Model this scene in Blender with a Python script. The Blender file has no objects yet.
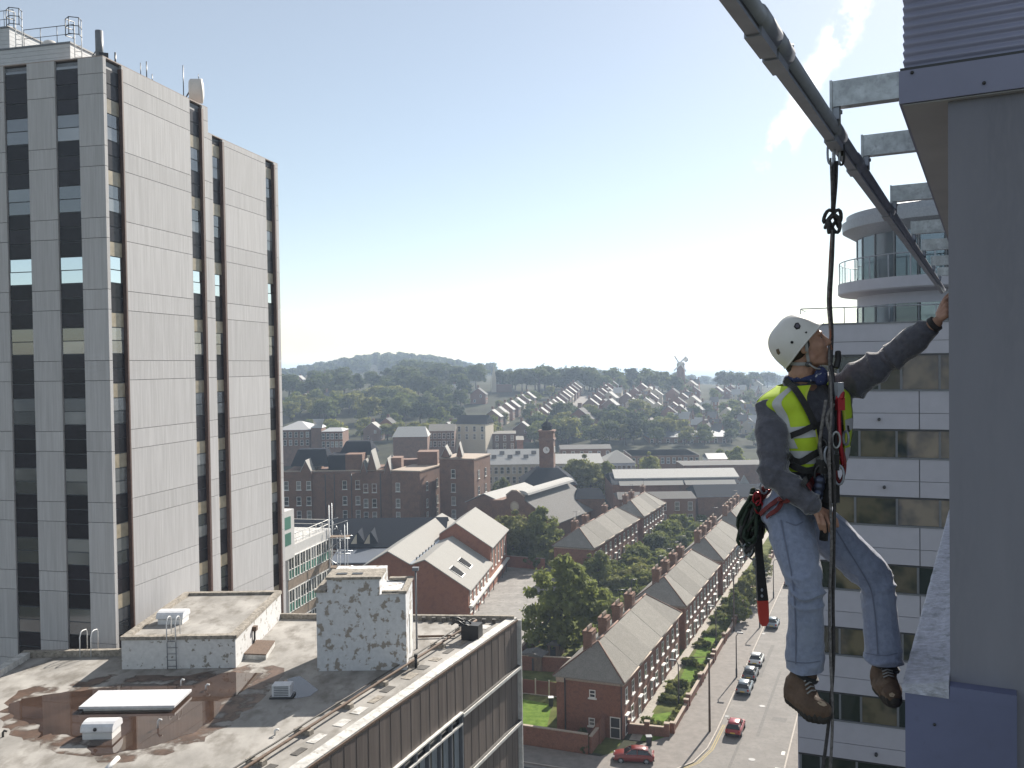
import bpy, bmesh, math, random
from mathutils import Vector, Matrix, noise
R = math.radians
rng = random.Random(7)
scn = bpy.context.scene
COL = scn.collection
# ---------------------------------------------------------------- camera
FPX, EYE, PITCH, ROLL = 912.0, 40.0, R(1.19), R(0.8)
cam_d = bpy.data.cameras.new('camera')
cam_d.sensor_width = 36.0
cam_d.lens = 36.0 * FPX / 1024.0
cam_d.clip_start, cam_d.clip_end = 0.05, 30000.0
cam = bpy.data.objects.new('camera', cam_d)
COL.objects.link(cam)
cam.matrix_world = (Matrix.Translation((0, 0, EYE)) @ Matrix.Rotation(R(90) - PITCH, 4, 'X')
                    @ Matrix.Rotation(-ROLL, 4, 'Z'))
scn.camera = cam
# ---------------------------------------------------------------- light, sky, exposure
SUN_AZ, SUN_EL = R(28.0), R(31)          # clockwise from the view axis (+Y); height
SKY_STRENGTH, HAZE = 0.074, 0.00030
world = bpy.data.worlds.new('World')
scn.world = world
world.use_nodes = True
wn, wl = world.node_tree.nodes, world.node_tree.links
wn.clear()
sky = wn.new('ShaderNodeTexSky')
sky.sky_type = 'NISHITA'
sky.sun_disc = False
sky.sun_elevation, sky.sun_rotation = SUN_EL, SUN_AZ
sky.altitude = 90
sky.air_density, sky.dust_density, sky.ozone_density = 1.0, 0.24, 1.8
bg = wn.new('ShaderNodeBackground')
bg.inputs['Strength'].default_value = SKY_STRENGTH
wout = wn.new('ShaderNodeOutputWorld')
# a thin broken cloud streak high on the right, and a faint veil, both fixed in the sky
tc = wn.new('ShaderNodeTexCoord')
def cloud_mask(axis_a, axis_b, width, nscale, lo, hi):
    """band of cloud along the great circle through two directions"""
    n = Vector(axis_a).cross(Vector(axis_b)).normalized()
    mid = (Vector(axis_a).normalized() + Vector(axis_b).normalized()).normalized()
    half = Vector(axis_a).angle(Vector(axis_b)) / 2
    nz = wn.new('ShaderNodeTexNoise')
    nz.inputs['Scale'].default_value = nscale
    nz.inputs['Detail'].default_value = 7
    nz.inputs['Roughness'].default_value = 0.62
    wl.new(tc.outputs['Generated'], nz.inputs['Vector'])
    add = wn.new('ShaderNodeVectorMath'); add.operation = 'MULTIPLY_ADD'
    wl.new(nz.outputs['Color'], add.inputs[0])
    add.inputs[1].default_value = (0.05, 0.05, 0.05)
    wl.new(tc.outputs['Generated'], add.inputs[2])
    sh = wn.new('ShaderNodeVectorMath'); sh.operation = 'SUBTRACT'
    wl.new(add.outputs[0], sh.inputs[0]); sh.inputs[1].default_value = (0.025, 0.025, 0.025)
    d1 = wn.new('ShaderNodeVectorMath'); d1.operation = 'DOT_PRODUCT'
    wl.new(sh.outputs[0], d1.inputs[0]); d1.inputs[1].default_value = n
    ab = wn.new('ShaderNodeMath'); ab.operation = 'ABSOLUTE'
    wl.new(d1.outputs['Value'], ab.inputs[0])
    m1 = wn.new('ShaderNodeMapRange'); m1.interpolation_type = 'SMOOTHSTEP'
    m1.inputs['From Min'].default_value = width; m1.inputs['From Max'].default_value = width * 0.25
    wl.new(ab.outputs[0], m1.inputs['Value'])
    d2 = wn.new('ShaderNodeVectorMath'); d2.operation = 'DOT_PRODUCT'
    wl.new(sh.outputs[0], d2.inputs[0]); d2.inputs[1].default_value = mid
    m2 = wn.new('ShaderNodeMapRange'); m2.interpolation_type = 'SMOOTHSTEP'
    m2.inputs['From Min'].default_value = math.cos(half + 0.035); m2.inputs['From Max'].default_value = math.cos(half * 0.75)
    wl.new(d2.outputs['Value'], m2.inputs['Value'])
    m3 = wn.new('ShaderNodeMapRange')
    m3.inputs['From Min'].default_value = lo; m3.inputs['From Max'].default_value = hi
    wl.new(nz.outputs['Fac'], m3.inputs['Value'])
    a = wn.new('ShaderNodeMath'); a.operation = 'MULTIPLY'
    wl.new(m1.outputs[0], a.inputs[0]); wl.new(m2.outputs[0], a.inputs[1])
    b = wn.new('ShaderNodeMath'); b.operation = 'MULTIPLY'; b.use_clamp = True
    wl.new(a.outputs[0], b.inputs[0]); wl.new(m3.outputs[0], b.inputs[1])
    return b.outputs[0]

sun_d = bpy.data.lights.new('sun', 'SUN')
sun_d.energy = 5.0
sun_d.angle = R(0.53)
sun_d.color = (1.0, 0.93, 0.825)
sun = bpy.data.objects.new('sun', sun_d)
COL.objects.link(sun)
sdir = Vector((math.sin(SUN_AZ) * math.cos(SUN_EL), math.cos(SUN_AZ) * math.cos(SUN_EL), math.sin(SUN_EL)))
sun.rotation_euler = sdir.to_track_quat('Z', 'Y').to_euler()
sun.location = (300, 500, 400)

scn.view_settings.view_transform = 'Standard'
scn.view_settings.look = 'None'
scn.view_settings.exposure = 0.90
scn.view_settings.gamma = 1.0
scn.cycles.use_denoising = True
scn.cycles.max_bounces = 5
scn.cycles.diffuse_bounces = 3
scn.cycles.glossy_bounces = 3
scn.cycles.transmission_bounces = 4
scn.cycles.transparent_max_bounces = 8
scn.cycles.volume_bounces = 0
scn.cycles.caustics_reflective = False
scn.cycles.caustics_refractive = False

# ---------------------------------------------------------------- where a sight line meets the place
CP, SP, CR, SR = math.cos(PITCH), math.sin(PITCH), math.cos(ROLL), math.sin(ROLL)
def ray(px, py):
    u, v = px - 512.0, 384.0 - py
    u2, v2 = CR * u + SR * v, -SR * u + CR * v
    return Vector((u2, FPX * CP + v2 * SP, -FPX * SP + v2 * CP))
def gp(px, py, z=0.0):
    r = ray(px, py)
    return Vector((0, 0, EYE)) + r * ((z - EYE) / r.z)
def pd(px, py, d):
    r = ray(px, py)
    return Vector((0, 0, EYE)) + r * (d / r.y)
def V(*a): return Vector(a)

# cloud streak: from (775,135) to (880,-5) of the sky as seen from the gantry
ca, cb = ray(784, 138).normalized(), ray(872, -25).normalized()
mk = cloud_mask(ca, cb, 0.019, 13.0, 0.22, 0.56)
cc, cd = ray(-20, 30).normalized(), ray(9, -60).normalized()
mix = wn.new('ShaderNodeMixRGB')
mix.inputs['Color2'].default_value = (13, 13, 13, 1)
fm = wn.new('ShaderNodeMath'); fm.operation = 'MULTIPLY'; fm.inputs[1].default_value = 0.78
wl.new(mk, fm.inputs[0])
wl.new(fm.outputs[0], mix.inputs['Fac'])
veil = wn.new('ShaderNodeMixRGB')            # thin even high haze over the whole sky
veil.inputs['Fac'].default_value = 0.25
veil.inputs['Color2'].default_value = (7.3, 6.5, 4.5, 1)
wl.new(sky.outputs[0], veil.inputs['Color1'])
wl.new(veil.outputs[0], mix.inputs['Color1'])
wl.new(mix.outputs[0], bg.inputs['Color'])
wl.new(bg.outputs[0], wout.inputs['Surface'])

# ---------------------------------------------------------------- mesh building helpers
WM = {}
class MB:
    def __init__(s): s.v, s.f, s.sm = [], [], []
    def add(s, vs, fs, smooth=False):
        b = len(s.v); s.v += [Vector(p) for p in vs]
        for f in fs: s.f.append([b + i for i in f]); s.sm.append(smooth)
        return s
    def quad(s, a, b, c, d): return s.add([a, b, c, d], [(0, 1, 2, 3)])
    def poly(s, pts): return s.add(pts, [tuple(range(len(pts)))])
    def par(s, o, a, b, c):
        """box from corner o along the vectors a, b, c"""
        o, a, b, c = Vector(o), Vector(a), Vector(b), Vector(c)
        if a.cross(b).dot(c) < 0: a, b = b, a
        vs = [o, o + a, o + a + b, o + b, o + c, o + a + c, o + a + b + c, o + b + c]
        return s.add(vs, [(3, 2, 1, 0), (4, 5, 6, 7), (0, 1, 5, 4), (1, 2, 6, 5), (2, 3, 7, 6), (3, 0, 4, 7)])
    def box(s, c, d, rz=0.0):
        ca, sa = math.cos(rz), math.sin(rz)
        a, b, h = V(ca, sa, 0) * d[0], V(-sa, ca, 0) * d[1], V(0, 0, d[2])
        return s.par(Vector(c) - a / 2 - b / 2 - h / 2, a, b, h)
    def prism(s, pts, off, cap=True):
        """closed outline swept along off"""
        n = len(pts); off = Vector(off); pts = [Vector(p) for p in pts]
        fs = [(i, (i + 1) % n, n + (i + 1) % n, n + i) for i in range(n)]
        if cap: fs += [tuple(range(n - 1, -1, -1)), tuple(range(n, 2 * n))]
        return s.add(pts + [p + off for p in pts], fs)
    def rings(s, rings, closed=True, cap=True, smooth=True):
        n = len(rings[0]); vs = [p for r in rings for p in r]; fs = []
        for k in range(len(rings) - 1):
            for i in range(n if closed else n - 1):
                j = (i + 1) % n
                fs.append((k * n + i, k * n + j, (k + 1) * n + j, (k + 1) * n + i))
        if cap:
            fs.append(tuple(range(n - 1, -1, -1)))
            m = (len(rings) - 1) * n
            fs.append(tuple(range(m, m + n)))
        return s.add(vs, fs, smooth)
    def tube(s, path, r, n=6, smooth=True, loop=False, flat=1.0):
        path = [Vector(p) for p in path]; L = len(path)
        rr = r if isinstance(r, (list, tuple)) else [r] * L
        rings = []; ref = None
        for i, p in enumerate(path):
            if loop: t = path[(i + 1) % L] - path[i - 1]
            else: t = path[min(i + 1, L - 1)] - path[max(i - 1, 0)]
            t = t.normalized() if t.length > 1e-9 else V(0, 0, 1)
            if ref is None:
                ref = V(0, 0, 1) if abs(t.z) < 0.9 else V(1, 0, 0)
            a = (ref - t * ref.dot(t))
            if a.length < 1e-6: a = t.orthogonal()
            a.normalize(); b = t.cross(a); ref = a
            rings.append([p + (a * math.cos(2 * math.pi * k / n) + b * math.sin(2 * math.pi * k / n) * flat) * rr[i] for k in range(n)])
        if loop: rings.append(rings[0])
        return s.rings(rings, cap=not loop, smooth=smooth)
    def cyl(s, p0, p1, r0, r1=None, n=10, smooth=True):
        return s.tube([p0, p1], [r0, r0 if r1 is None else r1], n, smooth)
    def ell(s, c, rad, rot=None, nu=14, nv=9):
        c = Vector(c); rot = rot or Matrix.Identity(3)
        rings = []
        for j in range(nv):
            th = math.pi * (j + 0.5 * (j == 0) * 0.2 - 0.5 * (j == nv - 1) * 0.2) / (nv - 1)
            th = min(max(th, 0.06), math.pi - 0.06)
            rings.append([c + rot @ V(rad[0] * math.sin(th) * math.cos(2 * math.pi * i / nu),
                                      rad[1] * math.sin(th) * math.sin(2 * math.pi * i / nu), -rad[2] * math.cos(th)) for i in range(nu)])
        return s.rings(rings)
    def mesh(s, name, mat, M=None):
        me = bpy.data.meshes.new(name)
        vs = [(M @ p) for p in s.v] if M is not None else s.v
        me.from_pydata([tuple(p) for p in vs], [], s.f)
        me.polygons.foreach_set('use_smooth', s.sm)
        if mat: me.materials.append(mat)
        me.update()
        return me
    def build(s, name, mat, parent=None):
        M = WM[parent].inverted() if parent is not None and parent in WM else None
        ob = bpy.data.objects.new(name, s.mesh(name, mat, M))
        COL.objects.link(ob)
        if parent is not None:
            ob.parent = parent
            WM[ob] = WM.get(parent, Matrix.Identity(4))
        return ob
def tag(o, label=None, cat=None, group=None, kind=None):
    if label: o['label'] = label
    if cat: o['category'] = cat
    if group: o['group'] = group
    if kind: o['kind'] = kind
    return o
def root(name, label, cat, loc=(0, 0, 0), rz=0.0, group=None):
    o = bpy.data.objects.new(name, None)
    COL.objects.link(o)
    o.empty_display_size = 0.2
    o.location = loc; o.rotation_euler = (0, 0, rz)
    WM[o] = Matrix.Translation(Vector(loc)) @ Matrix.Rotation(rz, 4, 'Z')
    return tag(o, label, cat, group)
KIDS = {}
def kids_of(o):
    return list(o.children)
def dup(src, loc, rz=0.0, label=None, group=None, scale=None, mats=None):
    def cp(o, par):
        c = o.copy(); COL.objects.link(c)
        c.parent = par
        for ch in o.children: cp(ch, c)
        return c
    r = cp(src, None)
    r.location = loc; r.rotation_euler = (0, 0, rz)
    if scale: r.scale = scale if not isinstance(scale, (int, float)) else (scale,) * 3
    if label: r['label'] = label
    if group: r['group'] = group
    return r
def inst(name, me, parent=None, loc=None, rz=0.0, M=None):
    """an object sharing mesh data, placed by world location and turn (inside its parent's frame)"""
    o = bpy.data.objects.new(name, me); COL.objects.link(o)
    W = M if M is not None else Matrix.Translation(Vector(loc)) @ Matrix.Rotation(rz, 4, 'Z')
    if parent is not None:
        o.parent = parent
        o.matrix_local = WM[parent].inverted() @ W
        WM[o] = W
    else: o.matrix_world = W
    return o
def struct(mb, name, mat):
    return tag(mb.build(name, mat), kind='structure')

# ---------------------------------------------------------------- materials
MATS = {}
def mat(name, c, r=0.75, n=None, amt=0.18, bump=0.0, metal=0.0, c2=None, st=(1, 1, 1), rnd=0.0, spec=0.5,
        n2=None, c3=None, lo=0.5, hi=0.62, det=6.0, coat=0.0, transl=0.0):
    m = bpy.data.materials.new(name); m.use_nodes = True
    N, L = m.node_tree.nodes, m.node_tree.links
    b = N['Principled BSDF']
    b.inputs['Roughness'].default_value = r
    b.inputs['Metallic'].default_value = metal
    b.inputs['Specular IOR Level'].default_value = spec
    if coat: b.inputs['Coat Weight'].default_value = coat; b.inputs['Coat Roughness'].default_value = 0.08
    col = None
    rgb = N.new('ShaderNodeRGB'); rgb.outputs[0].default_value = (*c, 1); col = rgb.outputs[0]
    t = N.new('ShaderNodeTexCoord'); mp = N.new('ShaderNodeMapping'); mp.inputs['Scale'].default_value = st
    L.new(t.outputs['Object'], mp.inputs['Vector'])
    if rnd:
        oi = N.new('ShaderNodeObjectInfo')
        va = N.new('ShaderNodeVectorMath'); va.operation = 'SCALE'
        L.new(oi.outputs['Random'], va.inputs['Scale']); va.inputs[0].default_value = (37, 91, 53)
        vb = N.new('ShaderNodeVectorMath'); vb.operation = 'ADD'
        L.new(mp.outputs[0], vb.inputs[0]); L.new(va.outputs[0], vb.inputs[1]); vec = vb.outputs[0]
    else: vec = mp.outputs[0]
    def noise_(sc, d=det):
        z = N.new('ShaderNodeTexNoise'); z.inputs['Scale'].default_value = sc; z.inputs['Detail'].default_value = d
        z.inputs['Roughness'].default_value = 0.6
        L.new(vec, z.inputs['Vector']); return z.outputs['Fac']
    nz = None
    if n:
        nz = noise_(n)
        mr = N.new('ShaderNodeMapRange'); mr.inputs['From Min'].default_value = 0.3; mr.inputs['From Max'].default_value = 0.7
        L.new(nz, mr.inputs['Value'])
        mx = N.new('ShaderNodeMixRGB')
        a = [x * (1 - amt) for x in c]; e = c2 or [min(1, x * (1 + amt)) for x in c]
        mx.inputs['Color1'].default_value = (*a, 1); mx.inputs['Color2'].default_value = (*e, 1)
        L.new(mr.outputs[0], mx.inputs['Fac']); col = mx.outputs[0]
    if n2:
        z2 = noise_(n2, 8)
        mr = N.new('ShaderNodeMapRange'); mr.inputs['From Min'].default_value = lo; mr.inputs['From Max'].default_value = hi
        L.new(z2, mr.inputs['Value'])
        mx = N.new('ShaderNodeMixRGB'); L.new(col, mx.inputs['Color1']); mx.inputs['Color2'].default_value = (*c3, 1)
        L.new(mr.outputs[0], mx.inputs['Fac']); col = mx.outputs[0]
    if rnd:
        mr = N.new('ShaderNodeMapRange'); mr.inputs['To Min'].default_value = 1 - rnd; mr.inputs['To Max'].default_value = 1 + rnd
        L.new(oi.outputs['Random'], mr.inputs['Value'])
        sc = N.new('ShaderNodeVectorMath'); sc.operation = 'SCALE'
        L.new(col, sc.inputs[0]); L.new(mr.outputs[0], sc.inputs['Scale']); col = sc.outputs[0]
    L.new(col, b.inputs['Base Color'])
    if bump:
        bp = N.new('ShaderNodeBump'); bp.inputs['Strength'].default_value = bump; bp.inputs['Distance'].default_value = 0.02
        L.new(nz if nz is not None else noise_(20), bp.inputs['Height']); L.new(bp.outputs[0], b.inputs['Normal'])
    if transl:
        tr = N.new('ShaderNodeBsdfTranslucent'); L.new(col, tr.inputs['Color'])
        ms = N.new('ShaderNodeMixShader'); ms.inputs[0].default_value = transl
        L.new(b.outputs[0], ms.inputs[1]); L.new(tr.outputs[0], ms.inputs[2])
        L.new(ms.outputs[0], N['Material Output'].inputs['Surface'])
    MATS[name] = m
    return m
def glass_mat(name, tint=(0.02, 0.025, 0.03), blind_refl=(0.3, 0.3, 0.28), frac=0.3, rough=0.04, spec=0.8, bscale=.25):
    """window: dark room behind glass, some with pale blinds, curtains or painted reflections, chosen per window"""
    m = bpy.data.materials.new(name); m.use_nodes = True
    N, L = m.node_tree.nodes, m.node_tree.links; b = N['Principled BSDF']
    b.inputs['Roughness'].default_value = rough; b.inputs['Specular IOR Level'].default_value = spec
    oi = N.new('ShaderNodeObjectInfo')
    mr = N.new('ShaderNodeMapRange'); mr.inputs['From Min'].default_value = 1 - frac - 0.25; mr.inputs['From Max'].default_value = 1.0
    L.new(oi.outputs['Random'], mr.inputs['Value'])
    t = N.new('ShaderNodeTexCoord'); nz = N.new('ShaderNodeTexNoise'); nz.inputs['Scale'].default_value = bscale
    va = N.new('ShaderNodeVectorMath'); va.operation = 'SCALE'; va.inputs[0].default_value = (31, 17, 23)
    L.new(oi.outputs['Random'], va.inputs['Scale'])
    vb = N.new('ShaderNodeVectorMath'); vb.operation = 'ADD'
    L.new(t.outputs['Object'], vb.inputs[0]); L.new(va.outputs[0], vb.inputs[1]); L.new(vb.outputs[0], nz.inputs['Vector'])
    m2 = N.new('ShaderNodeMath'); m2.operation = 'MULTIPLY'; m2.use_clamp = True
    mr2 = N.new('ShaderNodeMapRange'); mr2.inputs['From Min'].default_value = 0.3; mr2.inputs['From Max'].default_value = 0.6
    L.new(nz.outputs['Fac'], mr2.inputs['Value'])
    L.new(mr.outputs[0], m2.inputs[0]); L.new(mr2.outputs[0], m2.inputs[1])
    mx = N.new('ShaderNodeMixRGB'); mx.inputs['Color1'].default_value = (*tint, 1); mx.inputs['Color2'].default_value = (*blind_refl, 1)
    L.new(m2.outputs[0], mx.inputs['Fac']); L.new(mx.outputs[0], b.inputs['Base Color'])
    MATS[name] = m
    return m
mat('concrete_panel', (0.482, 0.476, 0.484), 0.85, n=9, amt=0.13, n2=2.2, c3=(.42, .413, .418), lo=.5, hi=.75, st=(1, 1, 0.04), rnd=0.05, bump=0.25)
mat('concrete_edge', (0.36, 0.30, 0.27), 0.8, n=5, amt=0.15)
mat('fin_brown', (0.10, 0.06, 0.05), 0.6, n=6, amt=0.2)
mat('spandrel', (0.022, 0.020, 0.026), 0.3, n=3, amt=0.2, rnd=0.35, spec=0.25)
mat('spandrel_lit', (0.36, 0.31, 0.23), 0.3, n=3, amt=0.2, rnd=0.25)  # spandrel with the right face's lit reflection put into its colour
glass_mat('tower_glass', (0.045, 0.052, 0.062), (0.30, 0.31, 0.32), 0.35, spec=1.0)
MATS['tower_glass'].node_tree.nodes['Principled BSDF'].inputs['IOR'].default_value = 1.75
mat('sky_glass', (0.62, 0.68, 0.72), 0.04, metal=1.0, rnd=.1)
glass_mat('house_glass', (0.02, 0.022, 0.026), (0.42, 0.41, 0.38), 0.3)
glass_mat('block_glass', (0.020, 0.030, 0.024), (0.20, 0.17, 0.11), 0.5, 0.03, bscale=1.3)  # green and brown noise stands in for reflections of the surroundings
mat('pane_dark', (0.012, 0.012, 0.014), 0.9, spec=0.1)
mat('frame_white', (0.75, 0.74, 0.71), 0.5, n=6, amt=0.05)
mat('frame_grey', (0.16, 0.17, 0.19), 0.5, n=6, amt=0.1)
mat('frame_dark', (0.035, 0.037, 0.042), 0.45)
mat('clad_pale', (0.58, 0.57, 0.56), 0.6, n=2, amt=.06)
mat('clad_white', (0.43, 0.43, 0.495), 0.6, n=2, amt=0.04, rnd=0.02)
mat('steel_galv', (0.42, 0.44, 0.46), 0.42, n=14, amt=0.28, metal=0.75, n2=40, c3=(0.3, 0.31, 0.33), lo=0.5, hi=0.7)
mat('steel_alu', (0.31, 0.33, 0.38), 0.5, n=10, amt=0.12, metal=0.45, bump=0.05)
mat('steel_dark', (0.05, 0.05, 0.055), 0.4, metal=0.6, n=20, amt=0.3)
mat('render_grey', (0.208, 0.212, 0.252), 0.88, n=3, st=(1, 1, .22), amt=0.13, bump=0.25, n2=55, c3=(0.228, 0.232, 0.272), lo=0.45, hi=0.75)
mat('plinth_blue', (0.125, 0.142, 0.245), 0.6, n=2.5, amt=0.10, bump=0.12, n2=22, c3=(0.11, 0.125, 0.21), lo=0.6, hi=0.8)
mat('coping_pale', (0.50, 0.52, 0.62), 0.7, n=26, amt=0.25, bump=1.0, n2=11, c3=(0.30, 0.32, 0.38), lo=0.54, hi=0.66, st=(1, 1, 2))
mat('corrug', (0.32, 0.335, 0.46), 0.45, n=2, amt=0.06, metal=0.2)
mat('fascia', (0.215, 0.225, 0.32), 0.5, n=3, amt=0.08, metal=0.1)
mat('soffit', (0.40, 0.41, 0.43), 0.7, n=3, amt=0.08)
mat('roof_felt', (0.28, 0.265, 0.245), 0.9, n=0.55, amt=0.30, c2=(0.43, 0.41, 0.385), n2=1.25, c3=(0.16, 0.145, 0.125), lo=0.48, hi=0.70, bump=0.5, det=12, st=(1, .55, 1))
mat('peeling_white', (0.60, 0.61, 0.63), 0.8, n=5, amt=0.10, n2=2.2, c3=(0.30, 0.265, 0.23), lo=0.535, hi=0.58, bump=0.3, det=9)
mat('peeling_light', (0.60, 0.60, 0.60), 0.8, n=5, amt=0.10, n2=3.4, c3=(0.26, 0.24, 0.21), lo=0.60, hi=0.625, bump=0.3, det=9)
mat('coping_conc', (0.30, 0.27, 0.23), 0.9, n=4, amt=0.4, n2=9, c3=(0.12, 0.105, 0.09), lo=0.5, hi=0.7, bump=0.5)
mat('flash_pale', (0.52, 0.51, 0.49), 0.7, n=3, amt=0.3, n2=5, c3=(0.24, 0.22, 0.19), lo=0.56, hi=0.7)
mat('clad_brown', (0.165, 0.135, 0.12), 0.6, n=4, amt=0.2, st=(1, 1, 0.1), rnd=0.12)
mat('white_ledge', (0.66, 0.65, 0.62), 0.7, n=3, amt=0.2)
mat('lead_dark', (0.07, 0.065, 0.06), 0.7, n=6, amt=0.4)
mat('rust', (0.13, 0.085, 0.06), 0.8, n=12, amt=0.4)
mat('black_plastic', (0.014, 0.014, 0.016), 0.5, n=25, amt=0.3)
mat('white_paint', (0.70, 0.70, 0.70), 0.45, n=4, amt=0.06)
mat('vent_white', (0.66, 0.67, 0.70), 0.5, n=4, amt=0.10)
mat('dish_white', (0.66, 0.62, 0.58), 0.55, n=4, amt=0.06)
mat('brick_red', (0.215, 0.10, 0.066), 0.9, n=8, amt=0.22, n2=2.5, c3=(0.14, 0.065, 0.047), lo=0.5, hi=0.75)
mat('brick_school', (0.30, 0.125, 0.076), 0.9, n=8, amt=0.16, n2=1.5, c3=(0.20, 0.085, 0.055), lo=0.5, hi=0.75)
mat('brick_dark', (0.195, 0.105, 0.07), 0.9, n=5, amt=0.25, n2=0.7, c3=(0.14, 0.08, 0.055), lo=0.45, hi=0.7)
mat('brick_brown', (0.19, 0.112, 0.08), 0.9, n=5, amt=0.2, rnd=0.2)
mat('cream', (0.52, 0.46, 0.36), 0.85, n=4, amt=0.12, rnd=0.1)
mat('slate', (0.235, 0.222, 0.20), 0.9, spec=0.10, n=7, amt=0.2, n2=1.2, c3=(0.28, 0.265, 0.24), lo=0.5, hi=0.75, rnd=0.14)
mat('slate_dark', (0.030, 0.034, 0.044), 0.9, spec=0.03, n=7, amt=0.2)
mat('roof_light', (0.35, 0.34, 0.32), 0.9, spec=0.1, n=5, amt=0.10, st=(1, 1, 1), n2=0.8, c3=(0.33, 0.32, 0.30), lo=0.5, hi=0.8)
mat('roof_white', (0.46, 0.45, 0.43), 0.85, spec=.1, n=3, amt=0.12, rnd=0.12)
mat('roof_mid', (0.155, 0.15, 0.145), 0.85, spec=.08, n=4, amt=0.2, rnd=0.2)
mat('tile_ridge', (0.20, 0.12, 0.09), 0.9, n=6, amt=0.3)
mat('stone_trim', (0.36, 0.29, 0.23), 0.85, n=6, amt=0.2)
mat('asphalt', (0.20, 0.186, 0.174), 0.9, n=0.5, amt=0.18, n2=2.2, c3=(0.155, 0.148, 0.14), lo=0.5, hi=0.7, bump=0.15, det=10)
mat('asphalt_dark', (0.07, 0.07, 0.072), 0.9, n=0.6, amt=0.22, bump=0.15, det=10)
mat('pavement', (0.20, 0.18, 0.165), 0.9, n=1.2, amt=0.18, bump=0.15, det=10)
mat('kerb', (0.40, 0.36, 0.32), 0.85, n=3, amt=0.2)
mat('yard', (0.26, 0.245, 0.23), 0.9, n=0.4, amt=0.25, n2=1.3, c3=(0.18, 0.17, 0.155), lo=0.5, hi=0.7, det=10)
mat('path', (0.34, 0.31, 0.27), 0.9, n=2, amt=0.25)
mat('lane_white', (0.62, 0.61, 0.58), 0.8, n=6, amt=0.3)
mat('lane_yellow', (0.36, 0.28, 0.11), 0.8, n=6, amt=0.3)
mat('lawn', (0.11, 0.20, 0.03), 1.0, spec=0.05, n=1.2, amt=0.35, c2=(0.17, 0.25, 0.05), bump=0.4, det=10)
mat('earth', (0.058, 0.058, 0.045), 1.0, spec=0.05, n=0.05, amt=0.4, c2=(0.075, 0.08, 0.05), n2=0.35, c3=(0.075, 0.07, 0.045), lo=0.52, hi=0.7, bump=0.3, det=12)
mat('scrub', (0.095, 0.125, 0.035), 1.0, spec=0.05, n=0.5, amt=0.4, c2=(0.16, 0.17, 0.06), bump=0.4, det=12)
mat('fence_red', (0.15, 0.042, 0.03), 0.8, n=6, amt=0.2)
mat('timber', (0.17, 0.12, 0.085), 0.85, n=6, amt=0.3, st=(1, 1, 0.2))
mat('bark', (0.07, 0.052, 0.04), 0.95, n=8, amt=0.3)
for nm, c in (('leaf_mid', (0.14, 0.165, 0.048)), ('leaf_dark', (0.085, 0.108, 0.038)), ('leaf_olive', (0.20, 0.205, 0.06)),
              ('leaf_bright', (0.15, 0.18, 0.042)), ('leaf_blue', (0.055, 0.075, 0.036)), ('leaf_near', (0.18, 0.205, 0.06)), ('leaf_near_olive', (0.225, 0.235, 0.075))):
    mat(nm, c, 0.75, n=0.9, amt=0.30, rnd=0.18, transl=0.5, spec=0.2)
mat('damp_felt', (0.125, 0.085, 0.066), 0.45, n=1.5, amt=.4, spec=.3)
mat('puddle', (0.060, 0.038, 0.029), 0.03, n=1.0, amt=0.35, spec=0.55)

mat('turret_glass', (0.16, 0.20, 0.24), 0.05, metal=.55, rnd=.35)
# ================================================================ GROUND, far terrain
def sstep(a, b, x):
    t = min(1, max(0, (x - a) / (b - a))); return t * t * (3 - 2 * t)
def hz(x, y):
    d = y
    if d < 230: return 0.0
    ridge = sstep(290, 640, d) * (1 - sstep(1000, 1700, d))
    base = 9 + 9 * sstep(150, -60, x - d * 0.05)
    z = ridge * base
    z += 40 * math.exp(-((x + 190 - (d - 1450) * -0.12) / 150) ** 2 - ((d - 1430) / 380) ** 2)
    z += 12 * math.exp(-((x - 95) / 120) ** 2 - ((d - 760) / 260) ** 2)
    z += 9 * math.exp(-((x + 130) / 120) ** 2 - ((d - 800) / 220) ** 2)
    z += 4 * math.exp(-((x - 210) / 120) ** 2 - ((d - 950) / 260) ** 2)
    z += 1.6 * noise.noise(V(x * 0.006, y * 0.006, 1.3)) * sstep(260, 500, d)
    z -= 20 * sstep(1700, 3200, d)
    return z
def hit(px, py):
    r = ray(px, py); o = V(0, 0, EYE); r = r / r.y
    d = 40.0
    while d < 6000:
        p = o + r * d
        if p.z <= hz(p.x, p.y) + 1e-3: break
        d += max(1.0, d * 0.004)
    a, b = d - max(1.0, d * 0.004), d
    for _ in range(20):
        m = (a + b) / 2; p = o + r * m
        if p.z <= hz(p.x, p.y): b = m
        else: a = m
    return o + r * b
def axis(vals):
    return sorted(set(round(v, 2) for v in vals))
xs = axis([i * 22 for i in range(-36, 37)] + [s * (800 + 60 * (1.35 ** k)) for k in range(0, 17) for s in (-1, 1)])
ys = axis([-9000, -5000, -2500, -1000, -400, -100] + [i * 22 for i in range(0, 86)] + [1890 + 60 * (1.32 ** k) for k in range(0, 18)])
gm = MB()
gm.add([V(x, y, hz(x, y)) for y in ys for x in xs],
       [(j * len(xs) + i, j * len(xs) + i + 1, (j + 1) * len(xs) + i + 1, (j + 1) * len(xs) + i)
        for j in range(len(ys) - 1) for i in range(len(xs) - 1)], True)
struct(gm, 'ground', MATS['earth'])

# street frame: s along the street, t to the right of it
SA = R(22.26)
DS, DT = V(math.sin(SA), math.cos(SA), 0), V(math.cos(SA), -math.sin(SA), 0)
def st(s, t, z=0.0): return DS * s + DT * t + V(0, 0, z)
def sheet(name, pts, z, m, kind='structure'):
    mb = MB(); mb.poly([V(p[0], p[1], z) for p in pts])
    o = mb.build(name, m); tag(o, kind=kind); return o
def slab_poly(name, pts, z0, z1, m):
    mb = MB(); mb.prism([V(p[0], p[1], z0) for p in pts], V(0, 0, z1 - z0)); return struct(mb, name, m)

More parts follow.
